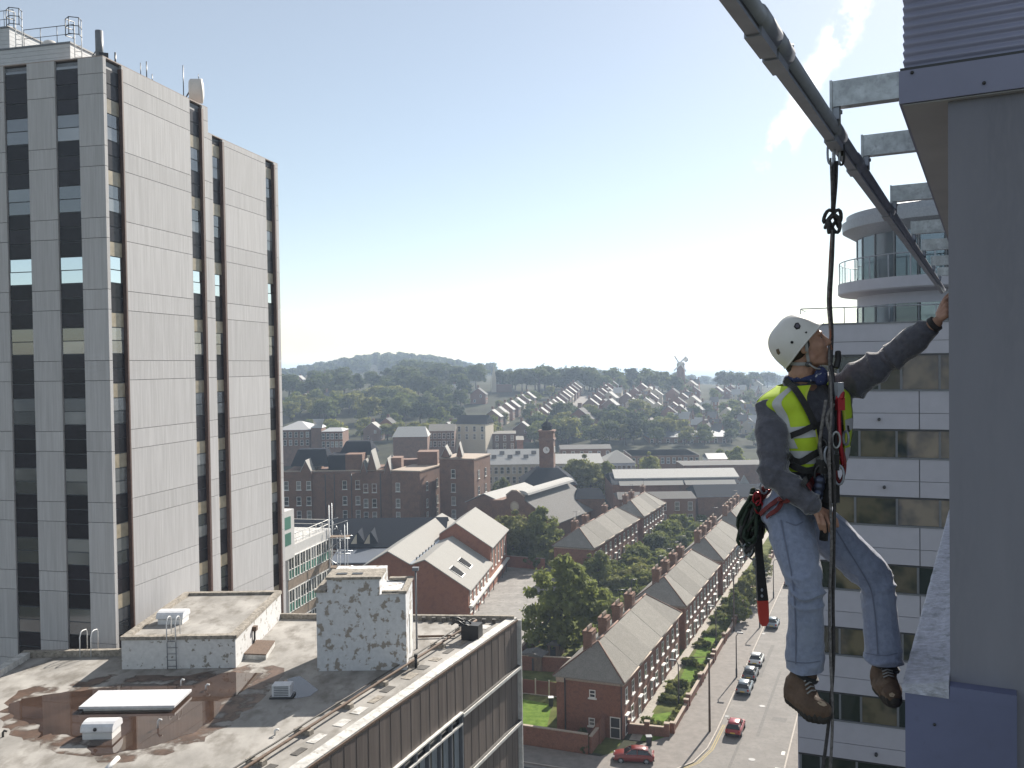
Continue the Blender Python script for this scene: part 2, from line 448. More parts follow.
# ================================================================ THE NEAR BUILDING (right), gantry rail, rope
K = 4.15
O = pd(839, 144.5, K); RZ = O.z                      # a point of the rail
DR = (pd(990, 357, 100) - V(0, 0, EYE)); DR.z = 0; DR.normalize()
PR = V(DR.y, -DR.x, 0)                             # into the building
def near(s, l, z): return V(O.x, O.y, 0) + PR * s + DR * l + V(0, 0, z)
def onpl(px, py, s):
    """(l, z) of the sight line on the vertical plane s metres in from the rail"""
    r = ray(px, py)
    base = V(O.x, O.y, 0) + PR * s
    k = base.dot(PR) / r.dot(PR)
    p = V(0, 0, EYE) + r * k
    return (p - base).dot(DR), p.z
SF = 0.275                                         # fascia and plinth face
lF, zF0 = onpl(899, 104, SF); _, zF1 = onpl(899, 72, SF)
def s_at(px, py, l):
    b, q = near(0, l, 0), ray(px, py); q = q.x / q.y
    return (q * b.y - b.x) / (PR.x - q * PR.y)
lW = lF + 0.045
SWl = s_at(949, 400, lW)                           # wall face
bl = root('grey_building', 'grey rendered building corner with corrugated metal parapet the climber is hanging against', 'building', near(1.2, 1.0, 0))
LB = 11.0
MB().par(near(SWl, lW, 0), PR * 3.2, DR * (LB - lW), V(0, 0, zF0 + 0.05)).build('wall', MATS['render_grey'], bl)
MB().par(near(SF, lF, zF0), PR * 3.4, DR * (LB - lF), V(0, 0, zF1 - zF0)).build('fascia', MATS['fascia'], bl)
MB().par(near(SF + 0.012, lF + 0.012, zF0 - 0.006), PR * 3.3, DR * (LB - lF - 0.1), V(0, 0, 0.004)).build('soffit', MATS['soffit'], bl)
# corrugated sheeting above: real ribs
cr = MB(); prof = []
zc, k = zF1 + 0.004, 0
while zc < zF1 + 1.3:
    for q in range(6):
        a = q / 6; prof.append((0.0042 * math.cos(a * 2 * math.pi), zc + 0.036 * a))
    zc += 0.036
lc = lF + 0.02; sc_ = SF + 0.018
rows = []
for dz, z in prof:
    rows.append([near(sc_ - dz + 0.0, LB, z), near(sc_ - dz, lc - dz, z), near(sc_ + 3.3, lc - dz, z), near(sc_ + 3.3, LB, z)])
cr.rings(rows, closed=False, cap=False, smooth=True)
cr.build('corrugated_cladding', MATS['corrug'], bl)
MB().par(near(SF + 0.004, lF + 0.004, zF1), PR * 3.3, DR * (LB - lF), V(0, 0, 0.012)).build('flashing', MATS['frame_dark'], bl)
# plinth (parapet wall) at his feet, with a weathered coping
lP = lF - 0.03; SPl = s_at(905, 690, lP); _r = ray(905, 684); zP = EYE + _r.z / _r.y * near(SPl, lP, 0).y
_b = near(SPl, lP, 0); _q = ray(1017, 720); _q = _q.x / _q.y
pw = (_b.x - _q * _b.y) / (_q * PR.y - PR.x)
cop = MB()
n_ = 60
rowsA = []
for i in range(n_ + 1):
    l = lP + (LB - lP) * (i / n_) ** 1.6
    j = (rng.random() - 0.5) * 0.010
    rowsA.append([near(SPl - 0.010 + j * .4, l, zP - 0.036), near(SPl - 0.011 + j * .4, l, zP - 0.004 + j * .3), near(SPl - 0.002, l, zP + 0.002 + j * .3),
                  near(SPl + 0.10, l, zP + 0.018 + j * .5), near(SWl - 0.002, l, zP + 0.038 + j * .6), near(SWl - 0.002, l, zP - 0.036)])
cop.rings(rowsA, smooth=False)
cop.build('coping', MATS['coping_pale'], bl)
pb = MB()
pb.par(near(SPl, lP + 0.004, 0), PR * pw, DR * (lW - lP - 0.006), V(0, 0, zP - 0.020))
pb.build('plinth', MATS['plinth_blue'], bl)
MB().par(near(SWl + 0.0, lP + 0.002, zP - 0.036), PR * (pw - (SWl - SPl)), DR * (lW - lP - 0.005), V(0, 0, 0.05)).build('plinth_cap', MATS['plinth_blue'], bl)
MB().par(near(SPl + 0.004, lW + 0.0, 0), PR * (SWl - SPl - 0.006), DR * (LB - lW), V(0, 0, zP - 0.037)).build('ledge', MATS['plinth_blue'], bl)
# small fixings
fx = MB(); 
l_, z_ = lP + 0.004, zP - 0.17
for a, b in ((0.11, 0.15), (0.36, 0.5)):
    fx.cyl(near(SPl + a, lP - 0.001, zP - b), near(SPl + a, lP + 0.01, zP - b), 0.006, n=8)
fx.build('wall_plug', MATS['frame_dark'], bl)
for a in (0.31, 0.05):
    q = near(SF + a, lF, (zF0 * 0.72 + zF1 * 0.28) if a > .2 else zF0 * 0.1 + zF1 * .9)
    MB().cyl(q - DR * 0.006, q + DR * 0.01, 0.007, n=8).build('rivet', MATS['frame_dark'], bl)

# gantry rail: pipe over a flat slotted track, sleeves at the joints, brackets back to the fascia
rail = root('gantry_rail', 'long grey steel rail on brackets jutting from the fascia, rope clipped to it', 'rail', near(0, 0, RZ))
rp = MB(); rp.tube([near(0, -3.2, RZ + 0.035), near(0, LB - .5, RZ + 0.035)], 0.031, 16)
rp.build('pipe', MATS['steel_alu'], rail)
rt = MB()
rt.par(near(-0.022, -3.2, RZ - 0.010), PR * 0.030, DR * (LB + 2.6), V(0, 0, 0.02))
rt.build('track', MATS['steel_dark'], rail)
rt = MB(); rt.par(near(-0.030, -3.2, RZ - 0.020), PR * 0.040, DR * (LB + 2.6), V(0, 0, 0.011)); rt.build('track_lip', MATS['steel_alu'], rail)
def railpos(px):
    r = ray(px, 357); r = r / r.y
    # l where the rail's plan line meets the sight line px
    b = V(O.x, O.y, 0)
    return (r.x * b.y - b.x) / (DR.x - r.x * DR.y)
for q0, q1, rr in ((759, 774, 0.037), (776, 786, 0.039), (834, 841, 0.037), (855, 859, .036), (888, 891, .036)):
    a, b = railpos(q0), railpos(q1)
    m = MB(); m.tube([near(0, a, RZ + 0.035), near(0, b, RZ + 0.035)], rr, 16)
    m.build('sleeve', MATS['steel_alu'], rail)
    m = MB(); m.par(near(-0.036, a, RZ - 0.026), PR * 0.052, DR * (b - a), V(0, 0, 0.035)); m.build('track_joint', MATS['steel_alu'], rail)
brk = []
for q in (830.5, 861.5, 890.5, 911, 921.5, 931, 937.5):
    brk.append(railpos(q) + 0.02)
brk.insert(0, railpos(775) - 0.62)
_, zb0 = onpl(832, 102, 0.0); _, zb1 = onpl(832, 77, 0.0)
for l in brk:
    b = MB()
    z0, z1 = zb0 - 0.040, zb1 - 0.040
    # channel: web with flanges top and bottom
    b.par(near(0.012, l, z0), PR * (SF - 0.012), DR * 0.008, V(0, 0, z1 - z0))
    b.par(near(0.012, l + 0.008, z0), PR * (SF - 0.012), DR * 0.05, V(0, 0, 0.008))
    b.par(near(0.012, l + 0.008, z1 - 0.008), PR * (SF - 0.012), DR * 0.05, V(0, 0, 0.008))
    bo = b.build('bracket', MATS['steel_galv'], rail)
    MB().par(near(0.001, l - 0.006, z0 - 0.055), PR * 0.010, DR * 0.075, V(0, 0, z1 - z0 + 0.058)).build('end_plate', MATS['steel_galv'], bo)
    h = MB(); h.par(near(-0.012, l + 0.006, RZ + 0.05), PR * 0.05, DR * 0.05, V(0, 0, z0 - RZ - 0.052))
    h.cyl(near(0.035, l + 0.03, RZ + 0.03), near(0.035, l + 0.03, z0 + 0.02), 0.007, n=6)
    h.cyl(near(0.035, l + 0.03, RZ + 0.075), near(0.035, l + 0.03, RZ + 0.09), 0.014, n=6)
    h.build('clamp', MATS['steel_alu'], bo)
# little wing bolt standing on the pipe
lb = railpos(790)
w = MB(); w.cyl(near(0, lb, RZ + .06), near(0, lb, RZ + .10), .006, n=6); w.cyl(near(-.0, lb - .02, RZ + .10), near(0, lb + .02, RZ + .10), .008, n=6)
w.cyl(near(0.02, lb, RZ + .085), near(-.02, lb, RZ + .085), .006, n=6)
w.build('wing_bolt', MATS['steel_galv'], rail)

# rope: carabiners on the rail, knot, two hanging strands
rope = root('climbing_rope', 'dark climbing rope with a knot, hanging from the rail past the worker', 'rope', O)
def rpt(px, py, d=K): return pd(px, py, d)
def oval(c, w, h, r, ax, n=18):
    ax = Vector(ax).normalized(); pts = []
    for i in range(n):
        a = 2 * math.pi * i / n
        ca, sa = math.cos(a), math.sin(a)
        pts.append(Vector(c) + ax * (w / 2 * math.copysign(abs(ca) ** 0.8, ca)) + V(0, 0, h / 2 * math.copysign(abs(sa) ** 0.8, sa)))
    return MB().tube(pts, r, 8, loop=True)
MB().cyl(rpt(832.5, 128), rpt(832.5, 147), 0.009, n=10).build('eye_bolt', MATS['steel_alu'], rope)
oval(rpt(831, 152.5), 0.030, 0.105, 0.0055, PR).build('carabiner', MATS['steel_alu'], rope)
oval(rpt(836.5, 153.5, K + .02), 0.034, 0.105, 0.0055, PR + DR * .8).build('carabiner', MATS['steel_galv'], rope)
oval(rpt(841.5, 154.0, K + .03), 0.030, 0.10, 0.0055, PR - DR * .7).build('carabiner', MATS['steel_dark'], rope)
MB().cyl(rpt(841, 146, K + .03), rpt(841, 156, K + .03), 0.011, n=8).build('gate_sleeve', MATS['steel_dark'], rope)
def strand(name, pts, r, m):
    pth = []
    P = [rpt(*p) for p in pts]
    for i in range(len(P) - 1):
        for q in range(6):
            f = q / 6
            a, b, c, d = P[max(i - 1, 0)], P[i], P[i + 1], P[min(i + 2, len(P) - 1)]
            pth.append(0.5 * (2 * b + (c - a) * f + (2 * a - 5 * b + 4 * c - d) * f * f + (3 * b - a - 3 * c + d) * f ** 3))
    pth.append(P[-1])
    return MB().tube(pth, r, 8).build(name, m, rope)
mat('rope_dark', (0.055, 0.052, 0.055), 0.85, n=70, amt=0.5, bump=0.6)
mat('rope_rust', (0.20, 0.09, 0.06), 0.85, n=70, amt=0.4, bump=0.6)
mat('rope_grey', (0.17, 0.16, 0.16), 0.85, n=70, amt=0.5, bump=0.6)
strand('sling', [(834, 158), (833.5, 180), (832.5, 212)], 0.0085, MATS['rope_dark'])
strand('sling', [(837, 161), (836.5, 182), (834, 212)], 0.0060, MATS['rope_dark'])
strand('sling', [(830.5, 158), (831.5, 185), (832, 212)], 0.0050, MATS['rope_grey'])
kn = MB(); kc = rpt(833, 221.5)
for j in range(3):
    pts = []
    for i in range(22):
        a = 2 * math.pi * i / 22
        f = V(math.sin(a) * 0.026 * (1 + .25 * j), math.cos(2 * a + j * 2) * 0.014, math.sin(2 * a + j * 1.3) * 0.026 + (j - 1) * 0.024)
        pts.append(kc + f)
    kn.tube(pts, 0.0085, 8, loop=True)
kn.build('knot', MATS['rope_dark'], rope)
strand('strand', [(833.5, 230), (832.5, 260), (830.5, 300), (832, 330), (831.5, 352, 4.10), (829.5, 400, 4.0), (831, 440, 3.96), (834.5, 480, 3.95), (834, 540, 3.93), (833, 600, 3.95), (833.5, 660, 3.93), (829, 720, 3.9), (820, 790, 3.88)], 0.0075, MATS['rope_dark'])
strand('strand', [(832.0, 230), (830.5, 262), (828, 300), (830.5, 335), (829, 356, 4.09), (831.5, 400, 3.99), (829.5, 445, 3.95), (830, 490, 3.94), (831.5, 545, 3.92), (829.5, 600, 3.94), (830.5, 655, 3.92), (832.5, 720, 3.89), (829, 790, 3.87)], 0.0065, MATS['rope_grey'])
strand('strand', [(831.5, 232), (829.3, 270), (829.2, 300), (831, 330), (831.5, 350, 4.1)], 0.005, MATS['rope_rust'])

# ================================================================ PALE BLOCK behind him, with the round turret
b0 = V(13.1, 42.2, 0)
b0s, b0t = b0.dot(DS), b0.dot(DT)
def blk(s, t, z): return st(b0s + s, b0t + t, z)
zb_par = pd(870, 326, 43.5).z
block = root('apartment_block', 'pale panelled block with ribbon windows and a round glazed turret on its roof', 'building', blk(8, 8, 0))
BW, BD = 21.0, 14.0
MB().par(blk(0.10, 0.10, 0), DT * (BW - .2), DS * (BD - .2), V(0, 0, zb_par - 0.9)).build('wall', MATS['frame_grey'], block)
SH = 3.03
ptop = zb_par
gm_, cols = [], [0, 5.25, 10.5, 15.75, 21.0]
pan_me, win_me = {}, {}
for k in range(14):
    zt = ptop - k * SH
    hgt = 1.62 if k else 1.36
    zt_ = zt if k == 0 else zt - 0.0
    # spandrel: two rows of cladding panels, then the ribbon window below
    z1 = zt; z0 = zt - (1.36 if k == 0 else 1.68)
    if k: z1 = zt - 0.0
    if z0 < 0.3: break
    zm = z0 + (z1 - z0) * 0.42
    for c in range(4):
        for (za, zc_) in ((z0, zm - 0.012), (zm + 0.012, z1)):
            MB().par(blk(0, cols[c] + 0.02, za), DT * (5.25 - .04), DS * .08, V(0, 0, zc_ - za)).build('panel', MATS['clad_white'], block)
    zw1, zw0 = z0 - 0.02, ptop - (k + 1) * SH + 0.02
    MB().par(blk(0.02, 0.03, zw1 - 0.07), DT * (BW - .06), DS * .06, V(0, 0, 0.07)).build('window_head', MATS['frame_dark'], block)
    MB().par(blk(-0.03, 0.03, zw0 - 0.01), DT * (BW - .06), DS * .10, V(0, 0, 0.07)).build('window_sill', MATS['frame_grey'], block)
    x = 0.12; i = 0
    while x < BW - 0.3:
        w_ = (1.75, 1.75, 0.9, 1.55)[(i + k) % 4]
        w_ = min(w_, BW - 0.15 - x)
        wm = MB(); ti = (rng.random() - .5) * 0.02
        wm.par(blk(0.055 + ti * .3, x + .05, zw0 + .07), DT * (w_ - .1) + DS * ti, DS * .02, V(0, 0, zw1 - zw0 - .15))
        wo = wm.build('window', MATS['block_glass'], block)
        fm_ = MB(); fm_.par(blk(0.02, x - .045, zw0 + .062), DT * .09, DS * .06, V(0, 0, zw1 - zw0 - .134)); fm_.build('mullion', MATS['frame_grey'], wo)
        x += w_; i += 1
# rail lights / fixings on the cladding
for q in ((840, 345), (874, 345)):
    MB().cyl(pd(q[0], q[1], 43.0), pd(q[0], q[1], 43.0) - DS * .25, .09, n=8).build('wall_lamp', MATS['frame_dark'], block)
for k in range(1, 7):
    q = blk(-.02, 3.4 + .2 * (k % 3), ptop - k * SH - 1.25); MB().cyl(q, q - DS * .2, .07, n=8).build('wall_lamp', MATS['frame_dark'], block)
# side edge
MB().par(blk(0.1, 0.0, 0), DT * .08, DS * (BD - .2), V(0, 0, ptop - .03)).build('side_panel', MATS['clad_white'], block)
MB().par(blk(-0.04, -0.03, ptop + .003), DT * (BW + .06), DS * .35, V(0, 0, 0.07)).build('parapet_cap', MATS['frame_grey'], block)
MB().par(blk(0.085, 0.09, ptop - 1.4), DT * (BW - .18), DS * .2, V(0, 0, 1.36)).build('parapet_wall', MATS['frame_grey'], block)
MB().par(blk(0.1, 0.1, ptop - 0.9), DT * (BW - .2), DS * (BD - .2), V(0, 0, .02)).build('roof', MATS['roof_felt'], block)
# turret
tc_ = blk(6.2, 6.6, 0); TR = 4.35
tq = pd(945, 300, 48.5); tc_ = V(tq.x, tq.y, 0)
def ringpts(r, z, n=64): return [tc_ + V(r * math.cos(2 * math.pi * i / n), r * math.sin(2 * math.pi * i / n), z) for i in range(n)]
def drum(name, m, segs, parent=block, n=96):
    return MB().rings([ringpts(r, z, n) for r, z in segs], smooth=False).build(name, m, parent)
def zat(py, d=44.0, px=900): return pd(px, py, d).z
T0 = ptop - .88
zs1, zs2 = zat(293, 46, 866), zat(278, 46, 866)        # balcony slab
zr0, zr1 = zat(231, 46, 866), zat(216, 46, 866)
drum('turret_core', MATS['frame_dark'], [(TR - .35, T0), (TR - .35, zr0)])
turret_gl = []
nseg = 22
for (z0, z1) in ((T0 + .05, zs1 - .55), (zs2 + .05, zr0 + .02)):
    for i in range(nseg):
        a0, a1 = 2 * math.pi * i / nseg + .02, 2 * math.pi * (i + 1) / nseg - .02
        p0, p1 = tc_ + V(math.cos(a0), math.sin(a0), 0) * TR, tc_ + V(math.cos(a1), math.sin(a1), 0) * TR
        nn = ((p0 + p1) / 2 - tc_).normalized()
        wo = MB().par(p0 + V(0, 0, z0), p1 - p0, nn * -.03, V(0, 0, z1 - z0)).build('turret_window', MATS['turret_glass'], block)
        mm = MB(); aa = 2 * math.pi * i / nseg; q = tc_ + V(math.cos(aa), math.sin(aa), 0) * (TR + .0)
        mm.box(q + V(0, 0, (z0 + z1) / 2), (.10, .09, z1 - z0), aa); mm.build('mullion', MATS['frame_grey'], wo)
drum('turret_band', MATS['clad_white'], [(TR + .02, zs1 - .55), (TR + .02, zs1 + .05)])
drum('balcony', MATS['clad_white'], [(TR + .02, zs1 - .0), (TR + .9, zs1 + .12), (TR + 1.0, zs1 + .2), (TR + 1.0, zs2 - .02), (TR + .1, zs2)])
drum('turret_roof', MATS['steel_alu'], [(TR + .02, zr0), (TR + .75, zr0 + .45), (TR + .78, zr0 + .9), (TR + .55, zr0 + .93), (TR + .55, zr0 + 1.25), (TR + .4, zr0 + 1.3), (.2, zr0 + 1.32)])
# balustrades: glass panes with steel posts
m = bpy.data.materials.new('balustrade_glass'); m.use_nodes = True
bs = m.node_tree.nodes['Principled BSDF']; bs.inputs['Base Color'].default_value = (.75, .85, .85, 1); bs.inputs['Roughness'].default_value = .03
bs.inputs['Transmission Weight'].default_value = 1; bs.inputs['IOR'].default_value = 1.02; bs.inputs['Alpha'].default_value = .35
MATS['balustrade_glass'] = m
bal = root('balcony_railing', 'curved glass balustrade with steel posts on the round turret balcony', 'railing', tc_ + V(0, 0, zs2))
zt_ = zs2 + 1.12
MB().tube(ringpts(TR + .93, zt_, 64), .03, 6, loop=True).build('handrail', MATS['steel_alu'], bal)
nb = 30
for i in range(nb):
    a = 2 * math.pi * i / nb; q = tc_ + V(math.cos(a), math.sin(a), 0) * (TR + .95)
    MB().box(q + V(0, 0, (zs1 + .25 + zt_) / 2), (.03, .06, zt_ - zs1 - .25), a).build('post', MATS['steel_alu'], bal)
    a1 = 2 * math.pi * (i + 1) / nb; q1 = tc_ + V(math.cos(a1), math.sin(a1), 0) * (TR + .95)
    MB().par(q + (q1 - q) * .06 + V(0, 0, zs2 + .08), (q1 - q) * .88, ((q + q1) / 2 - tc_).normalized() * .012, V(0, 0, .95)).build('pane', MATS['balustrade_glass'], bal)
tr_ = root('terrace_railing', 'low glass railing along the front edge of the pale block roof', 'railing', blk(0.3, 0.2, ptop))
zt_ = zat(309, 43.5)
MB().tube([blk(3, .25, zt_), blk(.25, .25, zt_), blk(.25, BW - .2, zt_)], .025, 6).build('handrail', MATS['steel_alu'], tr_)
x = .25
while x < BW - 1:
    MB().cyl(blk(.25, x, ptop + .07), blk(.25, x, zt_), .022, n=6).build('post', MATS['steel_alu'], tr_)
    MB().par(blk(.25, x + .08, ptop + .12), DT * 1.74, DS * .012, V(0, 0, zt_ - ptop - .2)).build('pane', MATS['balustrade_glass'], tr_)
    x += 1.9
# ================================================================ OFFICE TOWER (left)
TC = V(-21.15, 48.0, 0)
TU, TV = V(-0.975, 0.2223, 0), V(0.2223, 0.975, 0)
def tw(a, b, z=0.0): return TC + TU * a + TV * b + V(0, 0, z)
def ta(px):
    r = ray(px, 300); q = r.x / r.y
    return (TC.x - q * TC.y) / (0.975 + 0.2223 * q)
def tv(px):
    r = ray(px, 345); q = r.x / r.y
    return (TC.x - q * TC.y) / (0.975 * q - 0.2223)
ZT = pd(103, 56, 48.0).z
ST = 3.76
tower = root('office_tower', 'tall concrete panelled office tower with vertical dark window strips', 'building', tw(8, 8, 0))
vB = tv(212.5); vE = tv(281.5); ZB = ZT - 1.55
MB().par(tw(0.16, 0.16, 0), TU * 20, TV * (vB - .3), V(0, 0, ZT - 0.12)).build('core', MATS['frame_grey'], tower)
MB().par(tw(0.20, vB - .15, 0), TU * 20, TV * (vE - vB - .05), V(0, 0, ZB - 0.12)).build('core', MATS['frame_dark'], tower)
joints = []
z = ZT - 0.86
zs_ = [ZT]
while z > 14:
    zs_.append(z); zs_.append(z - 1.06); z -= ST
def panels_front(a0, a1, top=ZT):
    for i in range(len(zs_) - 1):
        MB().par(tw(a0, 0, zs_[i + 1] + .013), TU * (a1 - a0), TV * .15, V(0, 0, zs_[i] - zs_[i + 1] - .026)).build('panel', MATS['concrete_panel'], tower)
def panels_right(b0, b1, drop=0.0, a=0.0):
    for i in range(len(zs_) - 1):
        t_ = min(zs_[i], ZT - drop)
        if t_ - zs_[i + 1] < .1: continue
        MB().par(tw(a, b0, zs_[i + 1] + .013), TV * (b1 - b0), TU * .15, V(0, 0, t_ - zs_[i + 1] - .026)).build('panel', MATS['concrete_panel'], tower)
ZW = ZT - 2.85                       # top of the first pair of windows
def strip(front, c0, c1, ztop, a=0.0):
    k = -1
    def piece(nm, m, z1, z0, j=0.0):
        if z1 > ztop: z1 = ztop
        if z1 - z0 < .15: return
        t = (rng.random() - .5) * .02 if nm == 'window' else 0
        mb = MB()
        if front: mb.par(tw(c0 + .04, .085, z0 + .02), TU * (c1 - c0 - .08) + TV * t, TV * .04, V(0, 0, z1 - z0 - .05))
        else: mb.par(tw(a + .085, c0 + .04, z0 + .02), TV * (c1 - c0 - .08) + TU * t, TU * .04, V(0, 0, z1 - z0 - .05))
        mb.build(nm, m, tower)
    zt = ZW + ST
    while zt > 16:
        gk = MATS['sky_glass'] if abs(zt - (ZW - 2 * ST)) < .1 else MATS['tower_glass']
        piece('window', gk, zt, zt - .70); piece('window', gk, zt - .70, zt - 1.40)
        w_ = (ST - 1.40) / 3
        for q in range(3):
            m = MATS['spandrel']
            if not front and q == 2: m = MATS['spandrel_lit']
            piece('spandrel', m, zt - 1.40 - w_ * q, zt - 1.40 - w_ * (q + 1))
        zt -= ST
fr = [ta(x) for x in (103, 83.2, 59.8, 32.3, 9.0)]
panels_front(0.0, fr[1]); strip(True, fr[1], fr[2], ZT - .3)
panels_front(fr[2], fr[3]); strip(True, fr[3], fr[4], ZT - .3)
panels_front(fr[4], fr[4] + 1.4); strip(True, fr[4] + 1.4, fr[4] + 2.6, ZT - .3)
panels_front(fr[4] + 2.6, 20.0)
rv = [tv(x) for x in (112.3, 126, 127.6, 194.6, 204.8, 206.8)]
panels_right(0.151, rv[0]); strip(False, rv[0], rv[1], ZT - .45)
panels_right(rv[2], rv[3]); strip(False, rv[3], rv[4], ZT - .45)
panels_right(rv[5], vB)
rw = [tv(x) for x in (216.6, 225, 226.9, 269.3, 276, 277.4)]
panels_right(vB + .03, rw[0], 1.55, .03); strip(False, rw[0], rw[1], ZB - .35, .03)
panels_right(rw[2], rw[3], 1.55, .03); strip(False, rw[3], rw[4], ZB - .35, .03)
panels_right(rw[5], vE, 1.55, .03)
for b0_, b1_, zt in ((rv[1], rv[2], ZT - .25), (rv[4], rv[5], ZT - .25), (rw[1], rw[2], ZB - .2), (rw[4], rw[5], ZB - .2)):
    MB().par(tw(-.10, b0_ + .01, 14), TV * (b1_ - b0_ - .02), TU * .25, V(0, 0, zt - 14)).build('fin', MATS['fin_brown'], tower)
MB().par(tw(.004, .004, ZT - .02), TU * 20, TV * (vB - .01), V(0, 0, .06)).build('parapet_cap', MATS['concrete_edge'], tower)
MB().par(tw(.034, vB + .004, ZB - .02), TU * 20, TV * (vE - vB - .01), V(0, 0, .06)).build('parapet_cap', MATS['concrete_edge'], tower)
MB().par(tw(0, 0, 0), TU * 20, TV * vE, V(0, 0, 13.9)).build('base', MATS['concrete_panel'], tower)
# plant room with weatherboard courses, two levels
mat('plant_white', (0.55, 0.56, 0.58), 0.6, n=3, amt=0.06)
def boarded(a0, b0, a1, b1, z0, z1):
    n = max(1, round((z1 - z0) / .24)); h = (z1 - z0) / n
    for i in range(n):
        MB().par(tw(a0 + .012 * 0, b0, z0 + h * i + .012), TU * (a1 - a0), TV * (b1 - b0), V(0, 0, h - .012)).build('board', MATS['plant_white'], tower)
    MB().par(tw(a0 + .05, b0 + .05, z0), TU * (a1 - a0 - .1), TV * (b1 - b0 - .1), V(0, 0, z1 - z0 - .01)).build('plant_room', MATS['frame_grey'], tower)
    MB().par(tw(a0 - .05, b0 - .05, z1 + .003), TU * (a1 - a0 + .1), TV * (b1 - b0 + .1), V(0, 0, .09)).build('plant_roof', MATS['frame_grey'], tower)
B1 = 2.2
a70 = (lambda px, d: (TC.x + TV.x * B1 - d * (TC.y + TV.y * B1)) / (0.975 + 0.2223 * d))
def tab(px, b):
    r = ray(px, 40); q = r.x / r.y
    return (TC.x + TV.x * b - q * (TC.y + TV.y * b)) / (0.975 + .2223 * q)
zA = pd(60, 41, 50.6).z; zBt = pd(5, 19.5, 52.0).z
boarded(tab(70, B1), B1, 18, 13, ZT - .2, zA)
boarded(tab(9.5, B1 + 1.2), B1 + 1.2, 18, 12, zA + .1, zBt)
def ladder(name, label, a, b, z0, z1, group=None):
    o = root(name, label, 'ladder', tw(a, b, z0))
    s = MB()
    for q in (-.22, .22):
        s.tube([tw(a + q, b, z0), tw(a + q, b, z1 + 1.0)], .028, 6)
    s.build('rail', MATS['white_paint'], o)
    for i in range(int((z1 - z0) / .3)):
        MB().cyl(tw(a - .22, b, z0 + .2 + .3 * i), tw(a + .22, b, z0 + .2 + .3 * i), .018, n=6).build('rung', MATS['white_paint'], o)
    c = MB()
    for zz in (z1 + .1, z1 + .55, z1 + 1.0):
        c.tube([tw(a - .25, b, zz), tw(a - .42, b - .45, zz), tw(a, b - .72, zz), tw(a + .42, b - .45, zz), tw(a + .25, b, zz)], .025, 6)
    for aa, bb in ((-.42, -.45), (0, -.72), (.42, -.45)):
        c.tube([tw(a + aa, b + bb, z1 + .1), tw(a + aa, b + bb, z1 + 1.0)], .025, 6)
    c.build('cage', MATS['frame_dark'], o)
    return o
ladder('caged_ladder', 'caged white ladder at the top left plant room of the tower', tab(19, B1 + .9), B1 + .9, zA + .1, zBt - .3)
ladder('caged_ladder', 'caged white ladder at the lower plant room beside the tall flue pipe', tab(78, B1 - .35), B1 - .35, ZT, zA)
rl = root('roof_railing', 'thin dark guard rail along the tower plant room roof', 'railing', tw(3, B1, zA))
for q0, q1, b, zz in ((24, 74, B1 + .1, zA), (0, 14, B1 + 1.3, zBt)):
    a0, a1 = tab(q0, b), tab(q1, b)
    h = MB(); h.tube([tw(a0, b, zz + 1.05), tw(a1, b, zz + 1.05)], .022, 6); h.tube([tw(a0, b, zz + .55), tw(a1, b, zz + .55)], .018, 6)
    h.build('rail', MATS['frame_dark'], rl)
    n = 4
    for i in range(n):
        a = a0 + (a1 - a0) * i / (n - 1); MB().cyl(tw(a, b, zz), tw(a, b, zz + 1.05), .02, n=6).build('post', MATS['frame_dark'], rl)
fl = root('flue_pipe', 'tall dark flue pipe standing on the tower front corner with a slanted stay', 'pipe', tw(.15, 1.0, ZT))
q = pd(99.5, 55, 49.2); f0 = V(q.x, q.y, ZT)
MB().tube([f0, f0 + V(0, 0, 1.75)], .20, 14).build('pipe', MATS['frame_grey'], fl)
MB().tube([f0 + V(-.15, 0, .75), f0 + TU * 0.75 + V(0, 0, .02)], .03, 6).build('stay', MATS['frame_grey'], fl)
cl = root('roof_cowl', 'pale domed cowl on the tower plant room roof', 'vent', tw(4, 5, zA))
q = pd(50, 38, 53.5)
MB().rings([[V(q.x, q.y, zA) + V(r * math.cos(i * math.pi / 8), r * math.sin(i * math.pi / 8), h) for i in range(16)] for r, h in ((.6, 0), (.62, .5), (.5, .8), (.28, 1.02), (.05, 1.08))]).build('cowl', MATS['dish_white'], cl)
# microwave drum aerial on its frame, whips and small masts
b_ = tv(196); dz = ZT
di = root('drum_aerial', 'large white microwave dish drum on a steel frame at the tower roof edge', 'aerial', tw(.7, b_, ZT))
c = pd(198, 91, 60.5); ax = (V(.93, .25, .0)).normalized(); sd = V(-ax.y, ax.x, 0)
def disc(c, ax, r, n=24):
    sd = V(-ax.y, ax.x, 0).normalized(); up = V(0, 0, 1)
    return [c + sd * r * math.cos(2 * math.pi * i / n) + up * r * math.sin(2 * math.pi * i / n) for i in range(n)]
MB().rings([disc(c - ax * .55, ax, .62), disc(c - ax * .45, ax, .74), disc(c + ax * .12, ax, .78), disc(c + ax * .17, ax, .80), disc(c + ax * .28, ax, .78), disc(c + ax * .36, ax, .4), disc(c + ax * .38, ax, .02)]).build('drum', MATS['dish_white'], di)
fm = MB()
p0 = V(c.x - 1.05, c.y - .3, ZT)
for q in (V(0, 0, 0), V(-.35, .5, 0), V(.35, -.5, 0)):
    fm.tube([p0 + q, p0 + V(0, .2, 1.1)], .045, 6)
fm.tube([p0 + V(0, .2, 0), p0 + V(0, .2, 1.3)], .06, 6); fm.tube([p0 + V(0, .2, 1.0), c - ax * .5], .05, 6); fm.tube([p0 + V(0.1, .2, .4), c - ax * .5 - V(0, 0, .3)], .04, 6)
fm.build('frame', MATS['steel_dark'], di)
MB().tube([c + ax * .05 + V(0, 0, .75), c + ax * .05 + V(0, 0, 1.1)], .02, 6).build('spike', MATS['steel_dark'], di)
